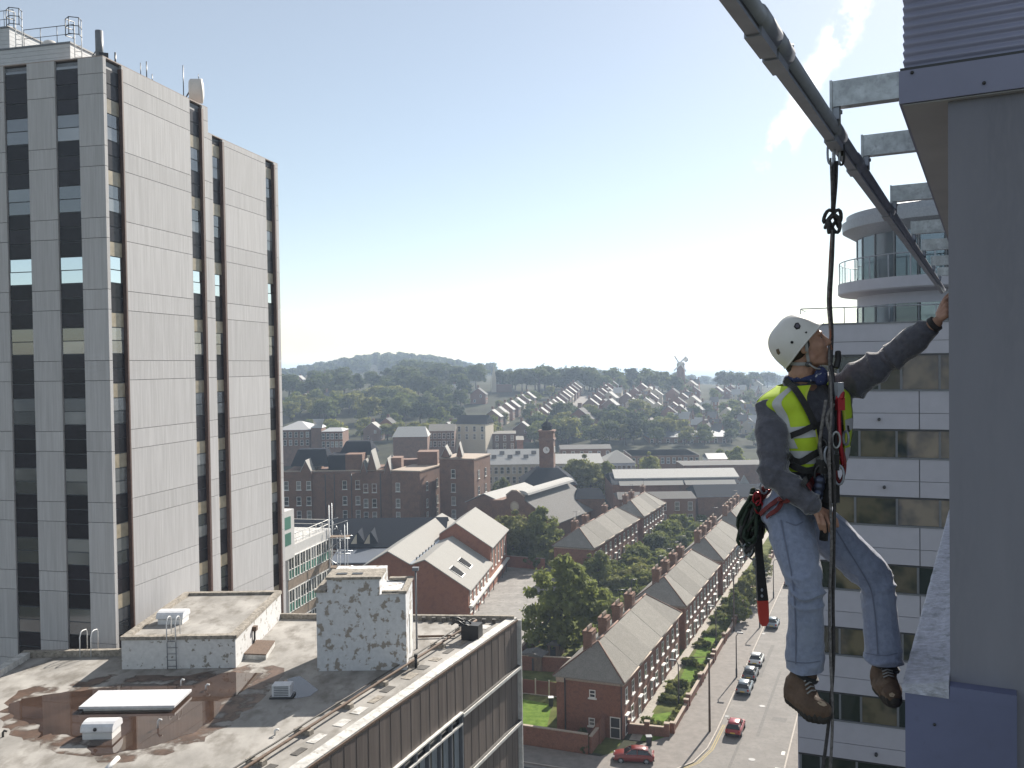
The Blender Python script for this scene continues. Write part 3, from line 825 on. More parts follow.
for nm, px, h, r, lb_ in (('whip_aerial', 183.5, 2.2, .03, 'thin tall whip aerial beside the big dish on the tower'),
                         ('mast', 116, .85, .05, 'short dark mast at the tower roof corner behind the flue pipe'),
                         ('whip_aerial', 141, 1.0, .022, 'first short whip aerial along the tower roof edge'),
                         ('whip_aerial', 147, 1.25, .03, 'second stubby aerial along the tower roof edge'),
                         ('whip_aerial', 152.5, .7, .025, 'third, smallest aerial along the tower roof edge')):
    q_ = ray(px, 90); q_ = q_.x / q_.y; A_0 = tw(.6, 0); bq = (A_0.x - q_ * A_0.y) / (.975 * q_ - .2223)
    o = root(nm, lb_, 'aerial', tw(.6, bq, ZT))
    MB().tube([tw(.6, bq, ZT), tw(.6, bq, ZT + h)], r, 6).build('pole', MATS['steel_dark'], o)
    MB().box(tw(.6, bq, ZT + .06), (.2, .2, .12)).build('foot', MATS['steel_dark'], o)
q = tw(.6, tv(118.5), ZT)
o = root('floodlight', 'small dark floodlight on the tower roof corner', 'lamp', q)
MB().box(q + V(0.1, 0, .3), (.45, .3, .28), .4).build('lamp_head', MATS['steel_dark'], o); MB().cyl(q, q + V(0, 0, .2), .05).build('stand', MATS['steel_dark'], o)

# ================================================================ FLAT ROOFED BLOCK (bottom left)
ZR = 25.7
A_ = V(0.05, 50.85, 0)
def fr_(s, t, z=ZR): return A_ - DS * s + DT * t + V(0, 0, z)          # along its right edge towards the camera
LEN = 46
flat = root('flat_roofed_block', 'flat roofed block with stained pale roof, white rooftop hut and brown clad side', 'building', V(-10, 40, 0))
outline = [A_, V(-13.45, 52.0, 0), V(-19.45, 52.0, 0), V(-19.45, 45.65, 0), V(-24.7, 45.55, 0), V(-24.5, 9, 0), A_ - DS * LEN]
inner = [p for p in outline]
MB().prism([V(p.x, p.y, 0) for p in reversed(outline)], V(0, 0, ZR)).build('roof', MATS['roof_felt'], flat)
def upstand(p0, p1, w, h, m, name='parapet', z=ZR, seg=1):
    p0, p1 = Vector(p0), Vector(p1); d = p1 - p0; n = V(-d.y, d.x, 0).normalized()
    mb = MB(); rows = []
    for i in range(seg + 1):
        q = p0 + d * (i / seg); j = (rng.random() - .5) * .025 if seg > 1 else 0
        rows.append([q + V(0, 0, z + .004), q + n * w + V(0, 0, z + .004), q + n * (w + j) + V(0, 0, z + h + j * .6), q + V(0, 0, z + h - j * .6)])
    mb.rings(rows, smooth=False)
    return mb.build(name, m, flat)
upstand(V(-24.68, 45.53, 0), V(-19.5, 45.63, 0), -.28, .33, MATS['coping_conc'], seg=14)
upstand(V(-24.48, 10, 0), V(-24.67, 45.2, 0), -.45, .30, MATS['flash_pale'], seg=50)
upstand(V(-13.4, 51.98, 0), A_ + V(-.1, 0, 0), -.22, .28, MATS['coping_conc'], seg=18)
# right edge: pale flashing kerb sloping in
kb = MB(); rows = []
for i in range(61):
    s = LEN * i / 60; j = (rng.random() - .5) * .03
    rows.append([fr_(s, .05, ZR - .05), fr_(s, .05, ZR + .10), fr_(s, -.42 + j, ZR + .14 + j * .3), fr_(s, -.60 + j, ZR + .006), fr_(s, -.6, ZR - .05)])
kb.rings(rows, smooth=False); kb.build('edge_kerb', MATS['flash_pale'], flat)
MB().par(fr_(0, .052, ZR - .06), -DS * LEN, DT * .05, V(0, 0, .10)).build('edge_trim', MATS['rust'], flat)
MB().par(fr_(0, -.6, ZR + .02), -DS * .25, DT * .65, V(0, 0, .13)).build('edge_end', MATS['flash_pale'], flat)
# strip of old pads and weathered patches inside the kerb
for i in range(26):
    s = 1.5 + i * 1.45 + rng.random() * .5; w_ = .25 + rng.random() * .3
    MB().box(fr_(s, -1.05 - rng.random() * .25, ZR + .012), (w_, .5 + rng.random() * .5, .02), -SA).build('patch', rng.choice([MATS['lead_dark'], MATS['flash_pale'], MATS['coping_conc']]), flat)
# twin service pipes on blocks
pp = root('service_pipe', 'pair of rusty service pipes on blocks along the roof edge', 'pipe', fr_(20, -2, ZR))
for t, r, m in ((-1.72, .06, 'rust'), (-2.05, .035, 'lead_dark')):
    mb = MB(); mb.tube([fr_(1.6 + i * 1.1, t + (rng.random() - .5) * .03, ZR + .26 + (rng.random() - .5) * .02) for i in range(40)], r, 8)
    mb.build('pipe', MATS[m], pp)
for i in range(14):
    s = 3.0 + i * 2.9
    MB().box(fr_(s, -1.9, ZR + .10), (.75, .28, .2), -SA).build('support_block', MATS['coping_conc'], pp)
# dark cladding side: top fascia, ledges, panels
zl1, zl2 = pd(513.5, 667, 50.6).z, pd(513.5, 722, 50.6).z
levels = [(ZR - .07, zl1), (zl1 - .17, zl2), (zl2 - .17, zl2 * 2 - zl1), (zl2 * 2 - zl1 - .17, zl2 * 3 - zl1 * 2)]
pwid = .44; PLEN = 25.0
swin = None
for k in range(600):     # distance along the edge of the window end (pixel column 452)
    s = k * .05; p = fr_(s, .05)
    if 512 + FPX * p.x / p.y < 455: swin = s; break
for li, (z1, z0) in enumerate(levels):
    s = .10; i = 0
    while s < PLEN:
        if li == 1 and s + pwid > swin: break
        MB().par(fr_(s + .007, .0, z0), -DS * (pwid - .014), DT * (.07 + .010 * (i % 2)), V(0, 0, z1 - z0)).build('cladding_panel', MATS['clad_brown'], flat)
        s += pwid; i += 1
    if li < 3:
        e = swin if li == 0 else LEN
        if li == 1: pass
        MB().par(fr_(-.02, .0, z0 - .165), -DS * e, DT * .26, V(0, 0, .16)).build('ledge', MATS['white_ledge'], flat)
        MB().par(fr_(-.02, .0, z0 - .002), -DS * e, DT * .20, V(0, 0, .05)).build('ledge_gutter', MATS['lead_dark'], flat)
MB().par(fr_(-.06, -.02, zl2 * 3 - zl1 * 2), DS * .09, DT * .28, V(0, 0, ZR - zl2 * 3 + zl1 * 2)).build('corner_trim', MATS['white_ledge'], flat)
MB().par(fr_(0, -.4, 0), -DS * LEN, DT * .39, V(0, 0, ZR - .1)).build('wall', MATS['frame_dark'], flat)
# windows of the top floor: white framed, curtains behind, transom strip above
zt_, zb_ = zl1 + .02, zl2 + .05
mat('curtain_grey', (0.30, 0.33, 0.35), 0.9, n=4, amt=0.25, st=(6, 6, .3))
s = swin; i = 0
MB().par(fr_(swin - .02, .0, zb_), -DS * .12, DT * .22, V(0, 0, zt_ - zb_)).build('window_jamb', MATS['frame_grey'], flat)
MB().par(fr_(swin - .02, .0, zt_), -DS * (LEN - swin), DT * .24, V(0, 0, .07)).build('window_head', MATS['white_ledge'], flat)
MB().par(fr_(swin + .05, .12, zt_ - .52), -DS * (LEN - swin), DT * .12, V(0, 0, .09)).build('transom', MATS['white_ledge'], flat)
while s < LEN - 2:
    wo = MB().par(fr_(s + .12, .02, zb_), -DS * 1.0, DT * .02, V(0, 0, zt_ - zb_)).build('window', MATS['house_glass'], flat)
    MB().par(fr_(s + .18, .045, zb_), -DS * .5, DT * .015, V(0, 0, zt_ - zb_ - .55)).build('curtain', MATS['curtain_grey'], wo)
    MB().par(fr_(s + 1.12, .0, zb_), -DS * .12, DT * .2, V(0, 0, zt_ - zb_)).build('mullion', MATS['frame_grey'], wo)
    s += 1.16
# rooftop hut
HX0, HX1, HY0, HY1, HZ = -18.85, -13.40, 43.35, 51.95, ZR + 1.52
hm = MB(); hm.par(V(HX0, HY0, ZR + .003), V(HX1 - HX0, 0, 0), V(0, HY1 - HY0, 0), V(0, 0, HZ - ZR - .12))
hm.build('hut_wall', MATS['peeling_light'], flat)
def rim(x0, y0, x1, y1, z, w, h, m, name):
    mb = MB()
    n = 12
    for (p, q) in ((V(x0, y0, z), V(x1, y0, z)), (V(x1, y0, z), V(x1, y1, z)), (V(x1, y1, z), V(x0, y1, z)), (V(x0, y1, z), V(x0, y0, z))):
        d = (q - p); nn = V(-d.y, d.x, 0).normalized(); rows = []
        for i in range(n + 1):
            u_ = p + d * (i / n); j = (rng.random() - .5) * .02
            ins = max(0, w * 0)
            rows.append([u_ - nn * .06, u_ + nn * w, u_ + nn * (w + j) + V(0, 0, h + j * .5), u_ - nn * .06 + V(0, 0, h + j)])
        mb.rings(rows, smooth=False)
    return mb.build(name, m, flat)
rim(HX0, HY0, HX1, HY1, HZ - .11, .30, .17, MATS['coping_conc'], 'hut_coping')
MB().par(V(HX0 + .2, HY0 + .2, HZ - .115), V(HX1 - HX0 - .4, 0, 0), V(0, HY1 - HY0 - .4, 0), V(0, 0, .035)).build('hut_roof', MATS['roof_felt'], flat)
def hoop(o, x, y, z, h, m, w=.42, reach=.55):
    for q in (-w / 2, w / 2):
        MB().tube([V(x + q, y - .05, z - .2), V(x + q, y - .05, z + h * .75), V(x + q, y + .08, z + h * .97), V(x + q, y + .3, z + h), V(x + q, y + reach - .1, z + h * .95), V(x + q, y + reach, z + h * .8), V(x + q, y + reach, z - .05)], .028, 6).build('handrail', m, o)
hl = root('hut_ladder', 'white rung ladder up the front of the rooftop hut', 'ladder', V(-16.4, HY0, ZR))
xl = pd(172.5, 650, HY0).x
hoop(hl, xl, HY0 - .1, HZ, .95, MATS['white_paint'])
for q in (-.21, .21): MB().tube([V(xl + q, HY0 - .12, ZR + .02), V(xl + q, HY0 - .12, HZ)], .022, 6).build('rail', MATS['frame_grey'], hl)
for i in range(5): MB().cyl(V(xl - .21, HY0 - .12, ZR + .15 + i * .3), V(xl + .21, HY0 - .12, ZR + .15 + i * .3), .016, n=6).build('rung', MATS['frame_grey'], hl)
el = root('escape_ladder', 'white looped ladder handrails over the rear roof parapet', 'ladder', V(-21.4, 45.4, ZR))
xl = pd(86.5, 655, 45.4).x
hoop(el, xl, 45.35, ZR + .2, 1.05, MATS['white_paint'], w=.55, reach=.75)
# vents and skylights
def vent_box(name, label, x, y, w, d, z=ZR, group=None):
    o = root(name, label, 'roof vent', V(x, y, z), 0, group)
    MB().box(V(x, y, z + .13), (w * .92, d * .85, .26)).build('curb', MATS['white_paint'], o)
    rows = []
    for i in range(9):
        a = math.pi * i / 8
        rows.append((y - d * .5 * math.cos(a) * (1 if i else 1), z + .36 + .28 * math.sin(a) ** .7))
    pts = [V(x - w / 2, p, q) for p, q in rows] + [V(x - w / 2, y + d / 2, z + .30), V(x - w / 2, y - d / 2, z + .30)]
    MB().prism(pts, V(w, 0, 0)).build('hood', MATS['vent_white'], o)
    MB().box(V(x, y, z + .28), (w * .8, d * .7, .06)).build('slot', MATS['frame_dark'], o)
    return o
q = gp(99, 738, ZR); v1 = vent_box('roof_vent', 'white curved hood vent at the edge of the brown puddle', q.x, q.y + .25, 1.25, .95)
MB().cyl(V(q.x - .05, q.y - .25, ZR + .42), V(q.x - .05, q.y - .215, ZR + .42), .07).build('knob', MATS['frame_dark'], v1)
q = gp(164, 626, HZ); vent_box('roof_vent', 'white hood vent on top of the rooftop hut', q.x + .1, q.y + 1.0, 1.35, 1.1, HZ - .08)
sk = root('skylight', 'long low white flat skylight lying in the brown puddle', 'skylight', V(-16.3, 39, ZR))
p0, p1, p2, p3 = gp(84, 711, ZR), gp(174, 713, ZR), gp(186, 694, ZR + .2), gp(98, 693, ZR + .2)
MB().box(V(-16.35, 38.95, ZR + .06), (3.75, 1.75, .12)).build('curb', MATS['white_ledge'], sk)
MB().prism([V(-18.35, 38.0, ZR + .125), V(-14.35, 38.0, ZR + .125), V(-14.3, 39.9, ZR + .125), V(-18.4, 39.9, ZR + .125)], V(0, 0, .10)).build('lid', MATS['vent_white'], sk)
MB().box(V(-16.35, 37.985, ZR + .175), (4.02, .05, .10)).build('lid_edge', MATS['vent_white'], sk)
ac = root('condenser', 'small grey grilled condenser box in the chimney block shadow', 'condenser', gp(281, 698, ZR))
q = gp(281, 699, ZR)
MB().box(q + V(0, .3, .32), (.8, .55, .5)).build('case', MATS['vent_white'], ac)
for i in range(6): MB().box(q + V(0, .015, .14 + .075 * i), (.62, .02, .035)).build('louvre', MATS['frame_grey'], ac)
MB().box(q + V(0, .3, .04), (1.0, .7, .08)).build('plinth', MATS['frame_dark'], ac)
ht = root('roof_hatch', 'low rusty roof hatch lying beside the rooftop hut', 'hatch', gp(258, 652, ZR))
h0 = [gp(241, 659, ZR), gp(266, 660, ZR), gp(275, 646, ZR), gp(252, 645, ZR)]
MB().prism([V(p.x, p.y, ZR + .003) for p in h0], V(0, 0, .22)).build('curb', MATS['flash_pale'], ht)
MB().prism([V(p.x, p.y, ZR + .225) for p in h0], V(0, 0, .06)).build('lid', MATS['rust'], ht)
wl_ = root('wall_light', 'dark weathered lamp bracket on the hut side wall', 'lamp', V(HX1, 46.3, ZR))
q = pd(258.3, 622, 46.3)
MB().tube([V(HX1 - .02, 46.3, ZR + .2), V(HX1 + .08, 46.3, ZR + .5), V(HX1 + .08, 46.3, ZR + .95)], .05, 8).build('pipe', MATS['lead_dark'], wl_)
MB().box(V(HX1 + .1, 46.3, ZR + 1.05), (.22, .3, .22)).build('lamp_head', MATS['rust'], wl_)
for (px, py, h, lb_) in ((181, 664 + 22, .3, 'small pipe stub in the puddle near the hut shadow'), (158, 728, .35, 'small bent pipe stub at the puddle edge by the vent'), (206, 690, .25, 'tiny pipe stub in the puddle right of the skylight'), (3, 737, .25, 'small black pipe stub at the left of the roof'), (275, 735, .22, 'small pipe stub on the pale roof near the pipes')):
    q = gp(px, py, ZR); o = root('pipe_stub', lb_, 'pipe', q)
    MB().tube([q, q + V(0, 0, h * .7), q + V(.06, 0, h), q + V(.16, 0, h * .9)], .045, 8).build('pipe', MATS['lead_dark'] if px < 10 else MATS['white_paint'], o)
fs = root('gutter_offcut', 'white plastic offcut lying at the bottom of the roof', 'offcut', gp(112, 764, ZR))
q0, q1 = gp(106, 770, ZR + .05), gp(118, 758, ZR + .05)
MB().tube([q0, q1], .09, 8).build('offcut', MATS['white_paint'], fs)
# lift shaft block with its stepped head
XS = [pd(x, 620, 42.7).x for x in (316.5, 327.5, 380, 406)]
z_low, z_sh, z_hi = pd(395, 592, 42.7).z, pd(320, 590, 42.7).z, pd(350, 577, 42.7).z
lift = root('lift_housing', 'stepped rooftop lift shaft with peeling white paint on its front', 'lift shaft', V(-7.2, 42.7, ZR))
YB = 45.6
MB().prism([V(XS[0], 42.7, ZR + .003), V(XS[3], 42.7, ZR + .003), V(XS[3], 42.7, z_low - .11), V(XS[2] + .001, 42.7, z_low - .11), V(XS[2], 42.7, z_hi - .11), V(XS[1], 42.7, z_hi - .11), V(XS[1] - .001, 42.7, z_sh - .11), V(XS[0], 42.7, z_sh - .11)],
           V(0, YB - 42.7, 0)).build('wall', MATS['peeling_white'], lift)
def capslab(x0, x1, y0, y1, z, name='coping'):
    MB().box(V((x0 + x1) / 2, (y0 + y1) / 2, z - .05), (x1 - x0, y1 - y0, .12)).build(name, MATS['coping_conc'], lift)
capslab(XS[1] - .05, XS[2] + .1, 42.62, YB - 1.2, z_hi)
capslab(XS[0] - .06, XS[1] - .055, 42.62, YB + .03, z_sh)
for (a, b, c, d) in ((XS[2] + .105, XS[3] + .06, 42.62, 42.86), (XS[3] - .2, XS[3] + .06, 42.865, YB + .05), (XS[2] + .105, XS[3] - .205, YB - .25, YB + .05)):
    capslab(a, b, c, d, z_low + .05)
for x in (.4, 1.15): MB().box(V(XS[1] + x + .2, 43.3, z_hi + .025), (.5, .3, .03)).build('vent_slot', MATS['frame_dark'], lift)
q = pd(415, 630, 45.2)
MB().par(V(XS[3] - .002, 44.0, ZR + .4), V(.035, 0, 0), V(0, .85, 0), V(0, 0, 1.9)).build('door', MATS['white_ledge'], lift)
mb = MB(); mb.tube([V(q.x, 45.9, ZR), V(q.x, 45.9, pd(415, 570, 45.9).z)], .05, 8); mb.box(V(q.x, 45.9, pd(415, 570, 45.9).z + .06), (.32, .3, .16))
tag(mb.build('lamp_pipe', MATS['frame_grey']), 'thin grey pipe with a white capped top beside the lift shaft', 'pipe')
q = gp(416, 668, ZR)
o = root('valve_stub', 'black valve stub standing by the foot of the lift shaft', 'valve', q)
MB().tube([q, q + V(0, 0, .55)], .07, 8).build('pipe', MATS['black_plastic'], o); MB().box(q + V(0, 0, .6), (.16, .16, .14)).build('cap', MATS['black_plastic'], o)
# heap of black plant by the back corner
pl_ = root('black_hoist_box', 'black hoist box with tangled arms near the back corner of the roof', 'hoist', gp(466, 640, ZR))
q = gp(468, 641, ZR)
MB().box(q + V(.2, .3, .42), (.95, .7, .8), -.3).build('box', MATS['black_plastic'], pl_)
for i in range(9):
    a = q + V(-.2 + rng.random() * .4, rng.random() * .5, .5 + rng.random() * .4)
    b = a + V(-1.2 * rng.random() - .2, rng.random() * .6 - .3, .3 * rng.random())
    MB().tube([a, (a + b) / 2 + V(0, 0, .25 * rng.random()), b], .05, 6).build('arm', MATS['black_plastic'], pl_)
pr = root('rear_pipe_run', 'dark pipe run lying along the rear edge of the flat roof', 'pipe', gp(440, 632, ZR))
MB().tube([gp(418, 638.5, ZR) + V(0, 0, .1), gp(455, 637.5, ZR) + V(0, 0, .1)], .06, 8).build('pipe', MATS['rust'], pr)
for i in range(8):
    q = gp(424 + i * 10, 620 + .3 * i, ZR); MB().box(q + V(0, -.25, .12), (.2, .2, .24)).build('bracket', MATS['lead_dark'], pr)
# standing water
def blob_sheet(name, pxs, z, m, jit=.25, sub=5):
    P = [gp(x, y, z) for x, y in pxs]; out = []
    for i in range(len(P)):
        a, b = P[i], P[(i + 1) % len(P)]
        for k in range(sub):
            q = a + (b - a) * (k / sub)
            w = noise.noise(q * 1.7 + V(3.1, 9.2, 0)) * jit + noise.noise(q * 5.2) * jit * .45
            n_ = (b - a).normalized(); out.append(q + V(-n_.y, n_.x, 0) * w)
    return sheet(name, out, z, m)
_m = MATS['damp_felt']; _N, _L = _m.node_tree.nodes, _m.node_tree.links
_nz = _N.new('ShaderNodeTexNoise'); _nz.inputs['Scale'].default_value = 1.1; _nz.inputs['Detail'].default_value = 9
_tc = _N.new('ShaderNodeTexCoord'); _L.new(_tc.outputs['Object'], _nz.inputs['Vector'])
_mr = _N.new('ShaderNodeMapRange'); _mr.inputs['From Min'].default_value = .42; _mr.inputs['From Max'].default_value = .56
_L.new(_nz.outputs['Fac'], _mr.inputs['Value']); _L.new(_mr.outputs[0], _N['Principled BSDF'].inputs['Alpha'])
blob_sheet('damp_patch', [(0, 712), (18, 690), (60, 682), (110, 674), (190, 676), (250, 664), (285, 668), (262, 700), (235, 722), (205, 742), (165, 754), (110, 764), (60, 752), (20, 738), (0, 728)], ZR + .004, MATS['damp_felt'], .5)
blob_sheet('puddle', [(6, 708), (22, 698), (60, 693), (95, 689), (128, 684), (190, 684), (226, 672), (262, 673), (240, 693), (219, 700), (219, 716), (196, 731), (172, 741), (148, 747), (122, 752), (98, 757), (86, 748), (96, 738), (74, 737), (50, 733), (38, 738), (42, 727), (34, 722), (14, 718)], ZR + .008, MATS['puddle'])
blob_sheet('puddle', [(283, 680), (300, 676), (318, 690), (309, 697), (290, 699), (284, 692)], ZR + .008, MATS['puddle'], .12)
import numpy as np
# ================================================================ STREET
RD0, RD1 = -17.0, -9.4
road = [st(-80, RD0)] + []
slab = [st(-60, -140), st(83.8, -140), st(84.2, -40), st(84.4, -27), st(85.4, -22.2), st(87.3, -19.6), st(90.2, -17.9), st(94, -17.15), st(99, RD0), st(330, RD0), st(330, RD1), st(-60, RD1)]
sheet('road', slab, 0.02, MATS['asphalt'])
sheet('side_road', [st(60, -90), st(83.0, -90), st(83.4, -41), st(83.7, -28), st(80, -24), st(66, -30)], 0.026, MATS['asphalt_dark'])
pav = [st(330, RD0 - .13), st(99, RD0 - .13), st(94, -17.28), st(90.15, -18.03), st(87.2, -19.72), st(85.3, -22.3), st(84.3, -27), st(84.1, -40), st(83.7, -60), st(88.2, -60), st(88.2, -36), st(88.2, -27.0), st(95.6, -21.6), st(330, -21.6)]
slab_poly('pavement', list(reversed(pav)), 0.0, 0.12, MATS['pavement'])
kl = [st(330, RD0), st(99, RD0), st(94, -17.15), st(90.2, -17.9), st(87.3, -19.6), st(85.4, -22.2), st(84.4, -27), st(84.2, -40)]
km = MB()
for a, b in zip(kl, kl[1:]):
    d = (b - a).normalized(); n = V(-d.y, d.x, 0)
    if n.dot(DT) > 0: n = -n
    km.par(a, b - a, n * .14, V(0, 0, .135))
struct(km, 'kerb', MATS['kerb'])
slab_poly('pavement', [st(-60, RD1 + .14), st(330, RD1 + .14), st(330, -5.2), st(-60, -5.2)], 0.0, 0.12, MATS['pavement'])
km = MB(); km.par(st(-60, RD1), DS * 390, DT * .14, V(0, 0, .135)); struct(km, 'kerb', MATS['kerb'])
# painted lines
for off in (.28, .50):
    pts = [st(101, RD0 + off), st(94, -17.15 + off), st(90.4, -17.9 + off), st(87.7, -19.5 + off * 1.1), st(85.2 + off * .3, -21.6 + off)]
    mb = MB()
    for a, b in zip(pts, pts[1:]):
        d = (b - a).normalized(); n = V(-d.y, d.x, 0)
        mb.poly([a - n * .05 + V(0, 0, .03), b - n * .05 + V(0, 0, .03), b + n * .05 + V(0, 0, .03), a + n * .05 + V(0, 0, .03)])
    struct(mb, 'road_marking', MATS['lane_yellow'])
mb = MB()
for k in range(0):
    s = 70 + k * 6.0
    mb.poly([p + V(0, 0, .03) for p in (st(s, -13.25), st(s + 2.0, -13.25), st(s + 2.0, -13.15), st(s, -13.15))])
for (s, t, a, b) in ((88, -9.9, 1.4, .5), (91.5, -10.2, .5, .9), (86.5, -10.6, .35, 1.6), (95.2, -10.0, .9, .35)):
    mb.poly([p + V(0, 0, .03) for p in (st(s, t), st(s + a, t), st(s + a, t + b), st(s, t + b))])
struct(mb, 'road_marking', MATS['lane_white'])
mat('tar_patch', (0.15, 0.142, 0.135), 0.9, n=3, amt=0.2)
for s, t, a, b in ((99, -13, 22, .35), (104, -12.0, 1.2, 1.6), (118, -15.2, 14, .5), (90, -14.6, 9, .3), (128, -12.4, 25, .4), (84, -12.4, 3, 1.2)):
    sheet('road_patch', [st(s, t), st(s + a, t + .15), st(s + a, t + b + .1), st(s, t + b)], .0255, MATS['tar_patch'])
# yard behind, gardens ground
sheet('yard', [gp(*p) for p in ((455, 640), (458, 617), (497, 578), (505, 560), (560, 566), (556, 600), (540, 640), (518, 652))], 0.022, MATS['yard'])
sheet('garden_ground', [st(89, -26), st(89, -60), st(230, -60), st(230, -26)], 0.018, MATS['scrub'])
sheet('garden_ground', [st(96, -21.6), st(96, -26), st(230, -26), st(230, -21.6)], 0.021, MATS['scrub'])
sheet('garden_path', [st(96, -26), st(230, -26), st(230, -24.9), st(96, -24.9)], 0.026, MATS['path'])
# lawns
def lawn(pxs): return sheet('lawn', [gp(*p) for p in pxs], 0.03, MATS['lawn'])
for L_ in ([(640, 741), (651, 715), (672, 712), (685, 722), (680, 737), (667, 742)], [(679, 682), (689, 659), (714, 657), (712, 673), (702, 682)],
           [(693, 657), (706, 634), (725, 633), (721, 656)], [(714, 622), (728, 598), (747, 596), (741, 620)], [(517, 726), (517, 698), (552, 705), (547, 727)],
           [(655, 522), (668, 517), (706, 517), (700, 526), (668, 530)]): lawn(L_)
sheet('path', [gp(*p) for p in ((629, 740), (644, 713), (654, 713), (640, 741))], 0.034, MATS['path'])
# ================================================================ HOUSES
def win_meshes(w, h, nm, gl='house_glass', fr='frame_white', sill=True):
    """pane and frame centred at the origin, facing -Y"""
    pane = MB().box((0, .0, 0), (w, .03, h)).mesh(nm, MATS[gl])
    f = MB(); t = .09
    for x in (-w / 2 + t / 2, w / 2 - t / 2): f.box((x, -.03, 0), (t, .06, h))
    for z in (-h / 2 + t / 2, h / 2 - t / 2, 0.0): f.box((0, -.032, z), (w - 2 * t, .06, t))
    fr_me = f.mesh('frame', MATS[fr])
    sl = None
    if sill:
        sl = MB().box((0, -.07, -h / 2 - .08), (w + .25, .2, .14)).mesh('sill', MATS['frame_white'])
    return pane, fr_me, sl
W_UP = win_meshes(.95, 1.55, 'window'); W_LOW = win_meshes(1.15, 1.6, 'window'); W_SM = win_meshes(.7, .85, 'window')
W_IND = win_meshes(1.0, 1.9, 'window'); W_DOOR = win_meshes(.95, 2.05, 'door', 'frame_dark', 'frame_white', False)
def window(parent, wm, p, nrm, nm='window'):
    a = math.atan2(nrm.x, -nrm.y)
    M = Matrix.Translation(p) @ Matrix.Rotation(a, 4, 'Z')
    o = inst(nm, wm[0], parent, M=M)
    inst('frame', wm[1], o, M=M)
    if wm[2]: inst('sill', wm[2], o, M=M)
    return o
class Fr:
    """local frame: s along, t to the right, z up"""
    def __init__(f, o, ang):
        f.o = V(o[0], o[1], o[2] if len(o) > 2 else 0); f.s = V(math.sin(ang), math.cos(ang), 0); f.t = V(math.cos(ang), -math.sin(ang), 0)
    def __call__(f, s, t, z=0.0): return f.o + f.s * s + f.t * t + V(0, 0, z)
STF = Fr((0, 0, 0), SA)
def gable_roof(fr, s0, s1, t0, t1, ze, zr, m, parent, hip0=0.0, hip1=0.0, over=.3, toff=0.0, name='roof', thick=.14, slopes=('l', 'r')):
    """two slopes (and hips) as slabs; ridge along s"""
    tm = (t0 + t1) / 2 + toff
    e = over * (zr - ze) / max(.1, tm - t0)
    mb = MB()
    r0, r1 = s0 + hip0 - (0 if hip0 else over * .5), s1 - hip1 + (0 if hip1 else over * .5)
    a0, a1 = s0 - (over if hip0 else over * .5), s1 + (over if hip1 else over * .5)
    T0, T1 = t0 - over, t1 + over
    def slab(pts):
        n = len(pts); lo = [p - V(0, 0, thick) for p in pts]
        mb.add(pts + lo, [tuple(range(n)), tuple(range(2 * n - 1, n - 1, -1))] + [(i, n + i, n + (i + 1) % n, (i + 1) % n) for i in range(n)])
    if 'r' in slopes: slab([fr(a0, T1, ze), fr(a1, T1, ze), fr(r1, tm, zr), fr(r0, tm, zr)])
    if 'l' in slopes: slab([fr(r0, tm, zr), fr(r1, tm, zr), fr(a1, T0, ze), fr(a0, T0, ze)])
    if hip0: slab([fr(a0, T0, ze), fr(a0, T1, ze), fr(r0, tm, zr)])
    if hip1: slab([fr(r1, tm, zr), fr(a1, T1, ze), fr(a1, T0, ze)])
    o = mb.build(name, m, parent)
    rb = MB(); rb.tube([fr(r0, tm, zr + .02), fr(r1, tm, zr + .02)], .11, 6)
    for (c, hp, r) in ((a0, hip0, r0), (a1, hip1, r1)):
        if hp:
            rb.tube([fr(c, T0, ze + .03), fr(r, tm, zr + .02)], .09, 6); rb.tube([fr(c, T1, ze + .03), fr(r, tm, zr + .02)], .09, 6)
    return o, rb
def chimney(parent, p, ang, w, d, h, m='brick_dark', pots=4):
    o = MB(); a = -ang
    o.box(p + V(0, 0, h / 2), (w, d, h), a); o.box(p + V(0, 0, h - .25), (w + .18, d + .18, .22), a); o.box(p + V(0, 0, h + .05), (w + .1, d + .1, .1), a)
    c = o.build('chimney', MATS[m], parent)
    for i in range(pots):
        q = p + V(math.sin(ang), math.cos(ang), 0) * ((i - (pots - 1) / 2) * d * .22) + V(0, 0, h + .1)
        MB().cyl(q, q + V(0, 0, .5), .14, .11, 8).build('chimney_pot', MATS['stone_trim'], c)
    if rng.random() < .55:
        q = p + V(.3, 0, h); mb = MB(); mb.tube([q, q + V(0, 0, 1.9)], .035, 5); mb.tube([q + V(-.7, 0, 1.8), q + V(.7, .2, 1.8)], .025, 5)
        for k in range(5): mb.tube([q + V(-.6 + .3 * k, -.28, 1.8), q + V(-.6 + .3 * k, .32, 1.85)], .02, 4)
        mb.build('aerial', MATS['steel_dark'], c)
    return c
